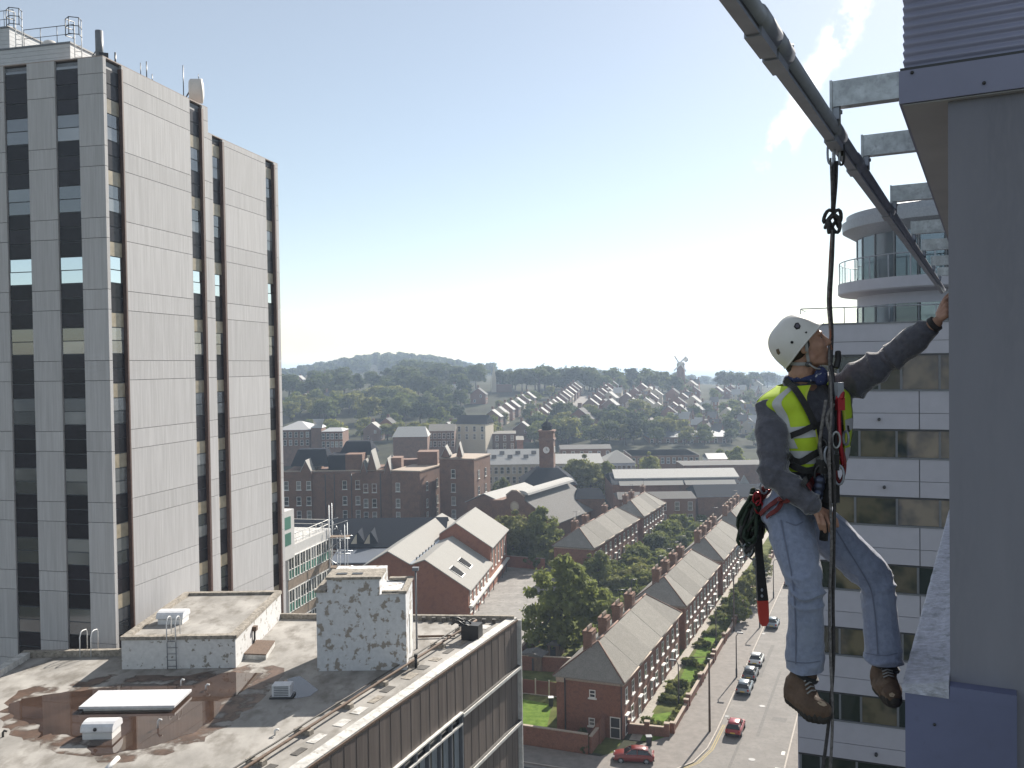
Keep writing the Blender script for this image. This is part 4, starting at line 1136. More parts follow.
def terraced(si, s0, s1, tf, tb, ze, zr, first, last, label, group, front_wins=True, chim=1, roofm='slate', nth=0, brick='brick_red'):
    fr = STF
    o = root('terraced_house', label, 'house', fr((s0 + s1) / 2, (tf + tb) / 2), 0, group)
    g = .004
    mb = MB(); tm = (tf + tb) / 2
    mb.par(fr(s0 + g, tb, 0), fr.s * (s1 - s0 - 2 * g), fr.t * (tf - tb), V(0, 0, ze - .02))
    # gable between houses (party walls) where not hipped
    if not first: mb.add([fr(s0 + g, tb, ze - .02), fr(s0 + g, tf, ze - .02), fr(s0 + g, tm, zr - .15)], [(0, 1, 2)])
    if not last: mb.add([fr(s1 - g, tb, ze - .02), fr(s1 - g, tm, zr - .15), fr(s1 - g, tf, ze - .02)], [(0, 1, 2)])
    mb.build('wall', MATS[brick], o)
    dz = .03 * (nth % 2)
    hp = (tf - tb) * .48
    ro, rb = gable_roof(fr, s0, s1, tb, tf, ze + dz, zr + dz, MATS[roofm], o, hp if first else 0, hp if last else 0, .32 if (first or last) else .3)
    rb.build('ridge_tiles', MATS['tile_ridge'], ro)
    MB().par(fr(s0 + g, tf + .02, ze - .42), fr.s * (s1 - s0 - 2 * g), fr.t * .10, V(0, 0, .2)).build('string_course', MATS['stone_trim'], o)
    MB().tube([fr(s0 - (.32 if first else 0), tf + .36, ze - .05), fr(s1 + (.32 if last else 0), tf + .36, ze - .05)], .075, 6).build('gutter', MATS['stone_trim'], o)
    L = s1 - s0
    if front_wins:
        n = fr.t
        for f in (.26, .74): window(o, W_UP, fr(s0 + L * f, tf + .02, 4.35), n)
        window(o, W_LOW, fr(s0 + L * .68, tf + .02, 1.65), n)
        window(o, W_DOOR, fr(s0 + L * .24, tf + .02, 1.12), n, 'door')
        MB().par(fr(s0 + L * .24 - .6, tf + .02, 2.25), fr.s * 1.2, fr.t * .35, V(0, 0, .12)).build('door_hood', MATS['frame_white'], o)
    if first:
        MB().par(fr(s0 - .09, tb, ze - .42), -fr.s * -.09, fr.t * (tf - tb), V(0, 0, .2)).build('string_course', MATS['stone_trim'], o)
    if chim:
        chimney(o, fr(s0 + L * .62, tm - 1.0, ze + 1.0), SA, 1.0, 1.55, zr - ze + .05, 'brick_dark', 4)
    return o
blocks = [(93.2, 122.0, 5), (125.8, 153.0, 5), (157.3, 183.0, 5), (187.2, 212.5, 5)]
ords = ['first', 'second', 'third', 'fourth', 'fifth']
near_names = ['nearest terrace on the street, its gable end facing the side road', 'second terrace along the street', 'third terrace along the street', 'fourth, farthest terrace along the street']
H1 = None
for bi, (sa, sb, n) in enumerate(blocks):
    w_ = (sb - sa) / n
    for i in range(n):
        lb = '%s house of the %s, red brick with slate roof' % (ords[i], ['nearest street terrace', 'second street terrace', 'third street terrace', 'farthest street terrace'][bi])
        if bi == 0 and i == 0: lb = 'hipped end house of the nearest street terrace, brick side with white framed door'
        ze, zr = 6.15, 9.25
        h = terraced(bi, sa + w_ * i, sa + w_ * (i + 1), -26.0, -33.4, ze, zr, i == 0, i == n - 1, lb, 'brick terraced houses along the street', True, 1 if i < 4 else 0, 'slate', i)
        if bi == 0 and i == 0: H1 = h
n_ = -DS
window(H1, W_SM, st(93.18, -29.3, 4.55), n_); window(H1, W_SM, st(93.18, -29.4, 1.5), n_)
window(H1, win_meshes(1.15, 2.3, 'door', 'frame_dark', 'frame_white', False), st(93.18, -26.8, 1.2), n_, 'door')
MB().tube([st(93.12, -32.4, 0), st(93.12, -32.4, 5.9)], .07, 6).build('downpipe', MATS['frame_dark'], H1)
MB().tube([st(93.12, -26.1, 0), st(93.12, -26.1, 5.9)], .05, 6).build('downpipe', MATS['frame_dark'], H1)
MB().box(st(93.12, -32.9, 5.75), (.9, .5, .5), -SA).build('corbel', MATS['stone_trim'], H1)
MB().prism([st(93.19, -29.0, 0), st(93.19, -27.9, 0), st(93.19, -27.9, 2.6), st(93.19, -29.0, 1.2)], -DS * 1.9).build('lean_to', MATS['brick_red'], H1)
for bi, (sa, sb, n, t) in enumerate([(160.3, 193.5, 5, -50.0), (197.0, 218.0, 4, -49.8)]):
    w_ = (sb - sa) / n
    for i in range(n):
        lb = '%s house of the %s rear terrace among gardens, pale slate roof' % (ords[i], ['nearer', 'farther'][bi])
        terraced(bi, sa + w_ * i, sa + w_ * (i + 1), t, t - 7.6, 6.1, 9.1, i == 0, i == n - 1, lb, 'brick terraced houses behind the gardens', True, 1 if i in (0, 1, 3) else 0, 'roof_mid' if 0 else 'slate', i)
# ================================================================ CARS, LAMP POSTS, WALLS, FENCES
def car_paint(nm, c):
    m = mat('paint_' + nm, c, 0.35, coat=0.6, spec=0.5, n=3, amt=.03); return m
def make_car(paint, hatch=True):
    o = bpy.data.objects.new('parked_car', None); COL.objects.link(o); WM[o] = Matrix.Identity(4)
    Lh, W = 2.0, .84
    # side outline (x along the car, front at +), stations with half-width and heights
    lower = [(-2.02, .42, .62), (-1.98, .34, .82), (-1.6, .22, .92), (-.9, .20, .95), (0, .20, .93), (.8, .20, .92), (1.3, .22, .86), (1.85, .28, .74), (2.03, .36, .60)]
    rings = []
    for x, z0, z1 in lower:
        w = W * (0.86 if abs(x) > 1.95 else .96 if abs(x) > 1.7 else 1.0)
        rings.append([V(w * .86, x, z0), V(w, x, z0 + (z1 - z0) * .3), V(w, x, z0 + (z1 - z0) * .7), V(w * .90, x, z1), V(-w * .90, x, z1), V(-w, x, z0 + (z1 - z0) * .7), V(-w, x, z0 + (z1 - z0) * .3), V(-w * .86, x, z0)])
    body = MB().rings(rings, smooth=True)
    roof = [(-1.45 if hatch else -1.1, 1.30), (-.9, 1.42), (-.2, 1.45), (.25, 1.38)]
    rr = []
    for x, z in roof:
        rr.append([V(.58, x, z - .07), V(.50, x, z), V(-.50, x, z), V(-.58, x, z - .07)])
    body.rings(rr, smooth=True)
    for sx in (-1, 1):       # pillars
        for a, b in (((.70, .95, .90), (.57, .28, 1.33)), ((.74, -.35, .92), (.58, -.35, 1.38)), ((.72, -1.75 if hatch else -1.5, .90), (.57, -1.42 if hatch else -1.1, 1.25))):
            body.tube([V(a[0] * sx, a[1], a[2]), V(b[0] * sx, b[1], b[2])], .045, 5)
    body.build('body', paint, o)
    back = -1.80 if hatch else -1.55; rb = -1.47 if hatch else -1.12
    g = MB()
    g.rings([[V(.74, .97, .90), V(.74, back, .90), V(-.74, back, .90), V(-.74, .97, .90)], [V(.56, .28, 1.36), V(.55, rb, 1.30), V(-.55, rb, 1.30), V(-.56, .28, 1.36)]], smooth=False)
    g.build('windows', MATS['car_glass'], o)
    for sx in (-1, 1):
        for y in (1.28, -1.25):
            w = MB().cyl(V(sx * .70, y, .30), V(sx * .87, y, .30), .31, n=16).build('wheel', MATS['tyre'], o)
            MB().cyl(V(sx * .86, y, .30), V(sx * .885, y, .30), .19, n=12).build('rim', MATS['steel_alu'], w)
        MB().ell(V(sx * .60, 1.95, .62), (.17, .08, .09)).build('headlight', MATS['lamp_clear'], o)
        MB().box(V(sx * .66, -2.0, .74), (.2, .08, .22)).build('tail_light', MATS['lamp_red'], o)
        MB().ell(V(sx * .90, .72, .95), (.09, .06, .07)).build('mirror', paint, o)
    MB().box(V(0, -2.03, .56), (.52, .03, .12)).build('number_plate', MATS['plate_yellow'], o)
    MB().box(V(0, 2.04, .45), (.52, .03, .11)).build('number_plate', MATS['frame_white'], o)
    MB().box(V(0, -1.99, .40), (1.45, .12, .16)).build('bumper', MATS['black_plastic'], o)
    MB().box(V(0, 2.0, .36), (1.45, .12, .14)).build('bumper', MATS['black_plastic'], o)
    return o
mat('car_glass', (0.015, 0.018, 0.022), 0.05, spec=0.8); mat('tyre', (0.02, 0.02, 0.02), 0.85)
mat('lamp_clear', (0.7, 0.7, 0.68), 0.15); mat('lamp_red', (0.35, 0.02, 0.015), 0.25); mat('plate_yellow', (0.6, 0.42, 0.05), 0.5)
CG = 'cars parked along the street'
def place_car(s, t, rz, paint, label, group, hatch=True):
    o = make_car(paint, hatch)
    tag(o, label, 'car', group)
    p = st(s, t, .02); o.location = p; o.rotation_euler = (0, 0, rz)
    return o
pr_, pw_, pg_, pb_, pk_ = car_paint('red', (0.30, .016, .022)), car_paint('white', (.72, .72, .70)), car_paint('grey', (.10, .11, .12)), car_paint('silver_blue', (.22, .27, .31)), car_paint('maroon', (.20, .022, .018))
place_car(99.6, -15.2, -SA, pr_, 'bright red hatchback parked nearest the street corner', CG)
place_car(112.4, -16.0, -SA, pb_, 'silver blue car parked behind the dark grey car', CG)
place_car(117.6, -16.0, -SA, pg_, 'dark grey car parked between the silver and white cars', CG)
place_car(123.4, -16.0, -SA, pw_, 'white car parked farthest up the group of three', CG, False)
place_car(141.5, -15.9, -SA, pb_, 'silver car parked higher up the street beside the red tipped strap', CG, False)
place_car(169.0, -16.0, -SA, pr_, 'small red car parked far up the street behind the trouser leg', CG)
place_car(88.6, -23.6, R(90) - R(8), pk_, 'maroon hatchback parked side on below the brick end house', None)
def lamp_post(s, t, h, label, arm=1.0, grp='lamp posts along the street', side=1, base_z=.12):
    o = root('lamp_post', label, 'lamp post', st(s, t, base_z), 0, grp)
    p = st(s, t, base_z)
    MB().tube([p, p + V(0, 0, 1.1)], .12, 8).build('base', MATS['frame_dark'], o)
    MB().tube([p + V(0, 0, 1.1), p + V(0, 0, h - .4), p + V(0, 0, h) + DT * .2 * side, p + V(0, 0, h + .1) + DT * arm * side], [.085, .065, .05, .045], 8).build('pole', MATS['post_grey'], o)
    MB().box(p + V(0, 0, h + .1) + DT * (arm + .3) * side, (.75, .28, .16), -SA).build('lantern', MATS['frame_grey'], o)
    return o
mat('post_grey', (0.12, 0.105, 0.095), 0.6, n=5, amt=.2)
for s, t, h, lb_ in ((98.4, -17.75, 7.8, 'tall brown street pole at the corner by the red car'), (136.5, -20.9, 8.6, 'tall brown pole beside the second garden')):
    o = root('utility_pole', lb_, 'pole', st(s, t, .12)); p = st(s, t, .12)
    MB().tube([p, p + V(0, 0, h)], [.13, .09], 10).build('pole', MATS['post_brown'] if 'post_brown' in MATS else mat('post_brown', (.10, .07, .05), .8, n=4, amt=.2), o)
    MB().box(p + V(0, 0, h + .05), (.3, .3, .12), -SA).build('cap', MATS['frame_dark'], o)
lamp_post(104.5, -22.4, 5.2, 'slim lamp post standing in the nearest front hedge', .35, side=-1)
lamp_post(116.6, -17.6, 5.6, 'slim grey post at the kerb by the silver car', .2)
lamp_post(127.5, -22.0, 5.8, 'slim lamp post at the second terrace front garden', .35, side=-1)
lamp_post(139.8, -17.6, 5.6, 'slim grey post at the kerb near the distant silver car', .2)
lamp_post(158.0, -17.6, 6.5, 'lamp post far up the street above the parked cars', .5)
# front garden walls with piers and rails
def wall_run(name, label, p0, p1, h, w, m, cap='stone_trim', grp=None, piers=None, z0=0.0):
    o = root(name, label, 'wall', (p0 + p1) / 2, 0, grp)
    d = p1 - p0; n = V(-d.y, d.x, 0).normalized()
    MB().par(p0 - n * w / 2 + V(0, 0, z0), d, n * w, V(0, 0, h)).build('wall', MATS[m], o)
    MB().par(p0 - n * (w / 2 + .04) + V(0, 0, z0 + h + .003), d, n * (w + .08), V(0, 0, .09)).build('coping', MATS[cap], o)
    if piers:
        k = max(1, int(d.length / piers))
        for i in range(k + 1):
            q = p0 + d * (i / k); a = math.atan2(d.y, d.x)
            MB().box(q + V(0, 0, z0 + (h + .45) / 2), (w + .22, w + .22, h + .45), a).build('pier', MATS[m], o)
            MB().box(q + V(0, 0, z0 + h + .5), (w + .3, w + .3, .1), a).build('pier_cap', MATS[cap], o)
    return o
gs = [96.0, 104.5, 113.0, 122.0, 131.0, 140.0, 150.0, 160, 172, 186, 205]
for i, (a, b) in enumerate(zip(gs, gs[1:])):
    wall_run('garden_wall', 'low brick front garden wall, %s along the pavement from the corner' % ['first', 'second', 'third', 'fourth', 'fifth', 'sixth', 'seventh', 'eighth', 'ninth', 'tenth'][i], st(a + .6, -21.4), st(b - .6, -21.4), .75 if i % 2 == 0 else .95, .26, 'brick_red', 'stone_trim', 'front garden walls', 4.2)
wall_run('garden_wall', 'short brick garden wall with tall piers turning the corner by the maroon car', st(95.2, -26.0), st(95.6, -21.8), 1.0, .3, 'brick_red', 'stone_trim', None, 1.6)
wall_run('garden_wall', 'long brick wall along the side road below the green lawn', st(88.5, -46), st(88.6, -28.4), 2.0, .3, 'brick_red', 'stone_trim')
wall_run('garden_wall', 'brick wall running back from the side road to the end house', st(88.8, -28.2), st(93.0, -28.2), 1.7, .28, 'brick_red', 'stone_trim')
wall_run('garden_wall', 'brick garden wall behind the shed and the red fence', st(110, -46), st(112, -34.5), 1.9, .3, 'brick_red', 'stone_trim')
wall_run('yard_wall', 'red brick wall at the far side of the concrete yard', gp(498, 566), gp(545, 570), 2.2, .3, 'brick_school', 'stone_trim')
wall_run('yard_wall', 'brick wall between the yard and the gardens beside the big tree', gp(520, 663), gp(548, 632), 2.0, .3, 'brick_red', 'stone_trim')
# red panel fence with pale concrete posts
fo = root('panel_fence', 'red panelled garden fence with pale concrete posts behind the lawn', 'fence', st(102.5, -40))
f0, f1 = st(101.9, -48), st(102.6, -34.2)
k = 8
for i in range(k):
    a, b = f0 + (f1 - f0) * (i / k), f0 + (f1 - f0) * ((i + 1) / k); d = b - a; u_ = d.normalized()
    for j in range(12):
        MB().par(a + u_ * (.1 + j * (d.length - .2) / 12) + V(0, 0, .15), u_ * ((d.length - .2) / 12 - .015), V(-u_.y, u_.x, 0) * .03, V(0, 0, 1.65)).build('slat', MATS['fence_red'], fo)
    MB().box(a + V(0, 0, 1.0), (.12, .12, 2.0), -SA).build('post', MATS['kerb'], fo)
    MB().par(a + u_ * .07, u_ * (d.length - .14), V(-u_.y, u_.x, 0) * .05, V(0, 0, .15)).build('gravel_board', MATS['kerb'], fo)
# sheds and bins
def shed(p, w, d, h, ang, label, rm='roof_mid'):
    o = root('garden_shed', label, 'shed', p)
    MB().box(p + V(0, 0, h / 2), (w, d, h), -ang).build('wall', MATS['timber'], o)
    fr = Fr(p, ang)
    MB().prism([fr(-d / 2 - .15, -w / 2 - .15, h + .004), fr(-d / 2 - .15, w / 2 + .15, h + .004), fr(-d / 2 - .15, w / 2 + .15, h + .09), fr(-d / 2 - .15, 0, h + .5), fr(-d / 2 - .15, -w / 2 - .15, h + .09)], fr.s * (d + .3)).build('roof', MATS[rm], o)
    MB().box(fr(-d / 2 - .02, 0, h * .45), (.8, .04, h * .85), -ang).build('door', MATS['frame_dark'], o)
q = gp(534, 668); shed(q, 3.0, 2.2, 1.9, SA, 'grey roofed garden shed behind the big leafy tree')
q = gp(556, 655); shed(q, 1.6, 2.4, 1.7, SA, 'small pale roofed lean shed near the terrace back')
for i, (px, py, lb_, mm) in enumerate(((649, 752 - 6, 'dark grey wheelie bin at the pavement corner wall', 'frame_grey'), (551, 706, 'white topped bin on the lawn beside the end house', 'white_paint'))):
    q = gp(px, py, .02); o = root('wheelie_bin', lb_, 'bin', q, 0)
    MB().rings([[q + V(x * k, y * k, z) for x, y in ((-.28, -.3), (.28, -.3), (.28, .3), (-.28, .3))] for k, z in ((.85, .05), (1.0, 1.0))], smooth=False).build('body', MATS['frame_dark'], o)
    MB().box(q + V(0, 0, 1.04), (.62, .68, .07)).build('lid', MATS[mm], o)

for i, (s_, t_) in enumerate(((103.5, -16.75), (119.8, -16.75), (137.0, -16.75), (108.0, -13.4), (126.5, -11.8), (93.0, -12.6))):
    q = st(s_, t_, .034); mb = MB(); k = 12
    if i < 3: mb.box(q, (.45, .6, .012), -SA)
    else: mb.prism([q + V(.36 * math.cos(a * math.pi / 6), .36 * math.sin(a * math.pi / 6), 0) for a in range(12)], V(0, 0, .008))
    tag(mb.build('drain_cover', MATS['frame_dark']), ('dark gully grate at the kerb just past the bright red car', 'dark gully grate at the kerb beside the grey car', 'dark gully grate at the kerb below the far silver car',
        'round iron manhole cover in the road beside the red car', 'round iron manhole cover farthest up the road', 'round iron manhole cover nearest the bottom of the road')[i], 'drain cover')
# ================================================================ SCHOOL with two gables
def simple_wall(fr, s0, s1, t0, t1, z0, z1, m, parent, name='wall'):
    return MB().par(fr(s0, t0, z0), fr.s * (s1 - s0), fr.t * (t1 - t0), V(0, 0, z1 - z0)).build(name, MATS[m], parent)
SCF = Fr((-7.3, 142.5, 0), R(9.0))
sch = root('school_building', 'red brick building with two pale grey pitched roofs beside the concrete yard', 'building', SCF(18, -9))
def zq(px, py, s, t): p = SCF(s, t); return pd(px, py, p.y).z
ze, zr, zv = zq(468, 588, 0, 0), zq(424, 559, 0, -6.9), zq(409, 564, 0, -9.2)
zl = zq(386, 551, 0, -13)
# gabled bodies
def gbody(fr, s0, s1, prof, m, parent, name='wall'):
    return MB().prism([fr(s0, t, z) for t, z in prof], fr.s * (s1 - s0)).build(name, MATS[m], parent)
S1, S2, S3 = 0.0, 19.5, 37.0
gbody(SCF, S1, S2 - .02, [(0, 0), (0, ze - .1), (-6.9, zr - .1), (-9.3, zv - .1), (-9.3, 0)], 'brick_school', sch)
gbody(SCF, S2, S3, [(.02, 0), (.02, ze + 2.7), (-6.2, zr + 2.3), (-9.3, zv + 1.2), (-9.3, 0)], 'brick_school', sch)
gbody(SCF, S1 + .3, S3, [(-9.32, 0), (-9.32, zv - .1), (-13.0, zl - .1), (-17.8, zl - 3.0), (-17.8, 0)], 'brick_school', sch)
def slope(fr, s0, s1, a, b, m, parent, name='roof', th=.16):
    (t0, z0), (t1, z1) = a, b
    return MB().prism([fr(s0, t0, z0), fr(s0, t1, z1), fr(s0, t1, z1 - th), fr(s0, t0, z0 - th)], fr.s * (s1 - s0)).build(name, MATS[m], parent)
k1 = (zr - ze) / 6.9
slope(SCF, S1 - .35, S2, (.5, ze - .5 * k1), (-6.9, zr), 'roof_light', sch)
slope(SCF, S1 - .35, S2, (-6.92, zr), (-9.2, zv), 'roof_light', sch)
slope(SCF, S2 - .3, S3 + .3, (.5, ze + 2.7 - .2), (-6.2, zr + 2.42), 'roof_light', sch)
slope(SCF, S2 - .3, S3 + .3, (-6.22, zr + 2.42), (-9.2, zv + 1.3), 'roof_light', sch)
slope(SCF, S1 - .1, S3 + .3, (-9.35, zv), (-13.0, zl), 'roof_light', sch)
slope(SCF, S1 - .1, S3 + .3, (-13.02, zl), (-18.2, zl - 3.1), 'roof_light', sch)
for a, b, zz in ((S1, S2, zv),): MB().par(SCF(a - .2, -9.42, zz - .05), SCF.s * (S3 - a), SCF.t * .5, V(0, 0, .12)).build('valley_gutter', MATS['steel_galv'], sch)
for i in range(7): MB().box(SCF(3 + i * 2.0, -9.1, zv + .25), (.12, .5, .4), -R(9)).build('vent', MATS['frame_dark'], sch)
def skylight(sa, ta, tb, w_):
    za, zb = zr - (ta + 6.9) * k1 + .02, zr - (tb + 6.9) * k1 + .02
    o = MB().prism([SCF(sa, ta, za + .1), SCF(sa, tb, zb + .1), SCF(sa, tb, zb), SCF(sa, ta, za)], SCF.s * w_).build('skylight', MATS['frame_white'], sch)
    MB().prism([SCF(sa + .12, ta + .12, za + .04 + .07), SCF(sa + .12, tb - .12, zb + .18), SCF(sa + .12, tb - .12, zb + .1), SCF(sa + .12, ta + .12, za + .03)], SCF.s * (w_ - .24)).build('pane', MATS['pane_dark'], o)
skylight(2.4, -3.6, -1.5, 2.6); skylight(8.6, -3.6, -1.5, 2.6)
n = SCF.t
W_S = win_meshes(1.5, 1.9, 'window'); W_ST = win_meshes(1.0, 3.6, 'window')
for i in range(6): window(sch, W_S, SCF(1.6 + i * 3.0, .02, ze - 1.6), n); window(sch, W_ST if i % 2 else W_S, SCF(1.6 + i * 3.0, .02, 1.9), n)
for i in range(5): window(sch, W_ST, SCF(21 + i * 3.2, .04, ze + .2), n)
MB().par(SCF(S1 + .2, .0, ze - 3.2), SCF.s * (S3 - .4), SCF.t * .6, V(0, 0, .32)).build('canopy', MATS['white_ledge'], sch)
for i in range(8): MB().cyl(SCF(1 + i * 4.6, .5, 0), SCF(1 + i * 4.6, .5, ze - 3.2), .07, n=6).build('canopy_post', MATS['frame_dark'], sch)
# slate roofed hall behind it
BF = Fr((0, 0, 0), R(9))
bn = root('slate_hall', 'long low hall with dark blue slate roof behind the scaffold', 'building', V(-35, 172, 0))
def bp(px, py, d): return pd(px, py, d)
a, b = bp(296, 519, 176), bp(448, 519, 176); c, d = bp(296, 548, 167), bp(448, 548, 167)
b2 = bp(296, 548, 185)
mb = MB(); 
RZ_, EZ_ = a.z, c.z
x0, x1 = a.x - 6, b.x
mb.prism([V(x0, 167, EZ_), V(x0, 176, RZ_), V(x0, 185, EZ_), V(x0, 185, EZ_ - .2), V(x0, 176, RZ_ - .2), V(x0, 167, EZ_ - .2)], V(x1 - x0, 0, 0)); mb.build('roof', MATS['slate_dark'], bn)
MB().prism([V(x0 + .3, 167.3, 0), V(x0 + .3, 184.7, 0), V(x0 + .3, 184.7, EZ_ - .2), V(x0 + .3, 176, RZ_ - .25), V(x0 + .3, 167.3, EZ_ - .2)], V(x1 - x0 - .6, 0, 0)).build('wall', MATS['brick_dark'], bn)
c2 = bp(340, 563, 158)
mat('slate_blue', (0.10, 0.115, 0.145), 0.5, n=6, amt=.15)
xa, xb = bp(338, 548, 166.9).x, bp(392, 548, 166.9).x
MB().prism([V(xa, 158, c2.z), V(xa, 166.9, EZ_ - .25), V(xa, 166.9, EZ_ - .45), V(xa, 158, c2.z - .2)], V(xb - xa, 0, 0)).build('lean_roof', MATS['slate_blue'], bn)
MB().par(V(xa + .2, 158.2, 0), V(xb - xa - .4, 0, 0), V(0, 8.6, 0), V(0, 0, c2.z - .2)).build('lean_wall', MATS['brick_dark'], bn)
for px in (358, 371):
    q = bp(px, 545, 168)
    MB().prism([V(q.x - 1.6, 168, EZ_ + .1), V(q.x + 1.6, 168, EZ_ + .1), V(q.x, 168, EZ_ + 2.6)], V(0, 6, 0)).build('dormer', MATS['slate_dark'], bn)
    MB().prism([V(q.x - 1.45, 167.96, EZ_ + .2), V(q.x - .2, 167.96, EZ_ + .2), V(q.x - .2, 167.96, EZ_ + 2.2), V(q.x - .4, 167.96, EZ_ + 2.0)], V(0, .03, 0)).build('dormer_cheek', MATS['cream'], bn)
# ================================================================ WHITE BLOCK with green windows, scaffold
wa = pd(286, 530, 90); wf = Fr((wa.x, 90, 0), R(11.9))
wz = pd(287, 556, 90).z; wp = pd(290, 548, 90).z
wb = root('white_office_block', 'pale block with green panelled windows just behind the tall tower', 'building', wf(5, -4))
simple_wall(wf, 0, 11, -9, 0, 0, wp, 'clad_pale', wb)
MB().par(wf(.1, -8.9, wp + .003), wf.s * 10.8, wf.t * 8.8, V(0, 0, .04)).build('roof', MATS['flash_pale'], wb)
mat('green_panel', (0.08, 0.22, 0.17), 0.4, rnd=.25)
mat('brown_panel', (0.24, 0.19, 0.15), 0.6, n=3, amt=.2)
for k in range(4):
    z0 = wz - .25 - 3.3 * k
    MB().par(wf(.15, .0, z0 - 3.2), wf.s * 10.7, wf.t * .06, V(0, 0, .95)).build('spandrel', MATS['brown_panel'], wb)
    for i in range(8):
        s0 = .3 + i * 1.32
        o = MB().par(wf(s0, .01, z0 - 1.25), wf.s * 1.1, wf.t * .05, V(0, 0, 1.2)).build('window', MATS['tower_glass'], wb)
        MB().par(wf(s0, .01, z0 - 2.15), wf.s * 1.1, wf.t * .055, V(0, 0, .8)).build('green_panel', MATS['green_panel'], wb)
        f = MB()
        for (x, w_) in ((s0 - .12, .11), (s0 + 1.11, .11), (s0 + .52, .06)): f.par(wf(x, .0, z0 - 2.2), wf.s * w_, wf.t * .12, V(0, 0, 2.2))
        for z in (z0 - .05, z0 - 1.3, z0 - 2.24): f.par(wf(s0, .0, z), wf.s * 1.1, wf.t * .10, V(0, 0, .07))
        f.build('frame', MATS['frame_white'], o)
sz = pd(284, 513, 88).z
simple_wall(wf, -3, .8, -9, .5, wp - 1, sz, 'clad_pale', wb, 'stair_tower')
for zz in (sz - 1.8, sz - 3.4):
    o = MB().par(wf(-1.6, .5, zz), wf.s * 1.6, wf.t * .03, V(0, 0, 1.2)).build('window', MATS['green_panel'], wb)
hr = root('roof_railing', 'thin pale guard rail along the white block roof', 'railing', wf(5, 0, wp))
mb = MB(); mb.tube([wf(1, -.2, wp + 1), wf(10.8, -.2, wp + 1), wf(10.8, -8, wp + 1)], .035, 6); mb.tube([wf(1, -.2, wp + .5), wf(10.8, -.2, wp + .5), wf(10.8, -8, wp + .5)], .03, 6); mb.build('rail', MATS['frame_white'], hr)
for i in range(7): MB().cyl(wf(1 + i * 1.63, -.2, wp), wf(1 + i * 1.63, -.2, wp + 1), .035, n=6).build('post', MATS['frame_white'], hr)
sc = root('scaffold_tower', 'tangle of grey scaffold poles beside the pale green windowed block', 'scaffold', V(-19, 101, 0))
so = pd(322, 560, 100); X0 = so.x; X1 = pd(345, 560, 100).x
zt0, zt1 = pd(335, 606, 100).z - 14, pd(335, 534, 100).z
for i in range(4):
    for y in (100, 101.6):
        x = X0 + (X1 - X0) * i / 3; top = zt1 + (1.0 if i % 2 else -.4) + (2.2 if i == 1 else 0)
        MB().cyl(V(x, y, 0), V(x, y, top), .05, n=6).build('standard', MATS['steel_galv'], sc)
for k in range(10):
    z = zt1 - .5 - k * 1.7
    for y in (100, 101.6): MB().cyl(V(X0 - .6, y, z), V(X1 + .6, y, z), .045, n=6).build('ledger', MATS['steel_galv'], sc)
    if k % 2 == 0: MB().box(V((X0 + X1) / 2, 100.8, z + .08), (X1 - X0 + .8, 1.3, .06)).build('deck_board', MATS['timber'], sc)
    MB().cyl(V(X0 if k % 2 else X1, 99.95, z), V(X1 if k % 2 else X0, 99.95, z - 1.7), .04, n=6).build('brace', MATS['steel_galv'], sc)
for i in range(8):
    a = V(X0 + (X1 - X0) * rng.random(), 100 + 1.6 * rng.random(), zt1 + 1.2 * rng.random())
    MB().cyl(a, a + V(rng.uniform(-1.4, 2.2), 0, rng.uniform(-1.5, .8)), .04, n=6).build('loose_pole', MATS['steel_galv'], sc)
# ================================================================ BRICK HOSPITAL COMPLEX
QF = Fr((-58.5, 230, 0), R(7.5))
def qz(py, d=231.0, px=380): return pd(px, py, d).z
hp = root('brick_mill_block', 'large dark brick Victorian block with gables and steep slate roofs', 'building', V(-40, 236, 0))
def qx(px, d): return pd(px, 500, d).x
zA_ = qz(472)
def body(x0, x1, y0, y1, z1, m='brick_dark', nm='wall', z0=0.0): return MB().par(V(x0, y0, z0), V(x1 - x0, 0, 0), V(0, y1 - y0, 0), V(0, 0, z1 - z0)).build(nm, MATS[m], hp)
xL, xa, xb_, xc, xd = qx(283, 231), qx(312, 231), qx(368, 231), qx(392, 230), qx(421, 229)
body(xL, xa, 231, 246, zA_ + .3); body(xa + .01, xb_, 231.6, 247, zA_ - .3); body(xb_ + .01, xc, 230.6, 247, zA_ + .2); 
# right wing, turned so that its right end shows
def rot_body(px0, px1, d0, wside, z1, ang, m='brick_dark'):
    o = V(qx(px0, d0), d0, 0); f = Fr(o, R(ang)); w_ = (qx(px1, d0) - o.x) / math.cos(R(ang))
    MB().par(f(0, 0, 0), f.t * w_, f.s * wside, V(0, 0, z1)).build('wall', MATS[m], hp)
    MB().par(f(-.15, -.15, z1 + .003), f.t * (w_ + .3), f.s * (wside + .3), V(0, 0, .3)).build('parapet', MATS['stone_trim'], hp)
    return f, w_
rf, rw_ = rot_body(392, 421, 229, 17, qz(471.5, 229), 17)
r2, r2w = rot_body(440, 475, 234, 13, qz(460, 234), 17)
def body2(px0, px1, py, d, dep, nm='stair_tower', m='brick_dark'): return body(qx(px0, d), qx(px1, d), d, d + dep, qz(py, d), m, nm)
body2(418, 438, 452.5, 240, 6); body2(392, 402, 458, 236, 5, 'stair_tower', 'brick_brown'); body2(402, 420, 460, 243, 4, 'link'); body2(329, 362, 454.5, 236, 8, 'tank_house', 'slate_dark'); body2(346, 363, 454, 235.8, 8, 'tank_house')
MB().par(V(xL, 230.9, zA_ + .3), V(xc - xL, 0, 0), V(0, .3, 0), V(0, 0, .3)).build('parapet', MATS['stone_trim'], hp)
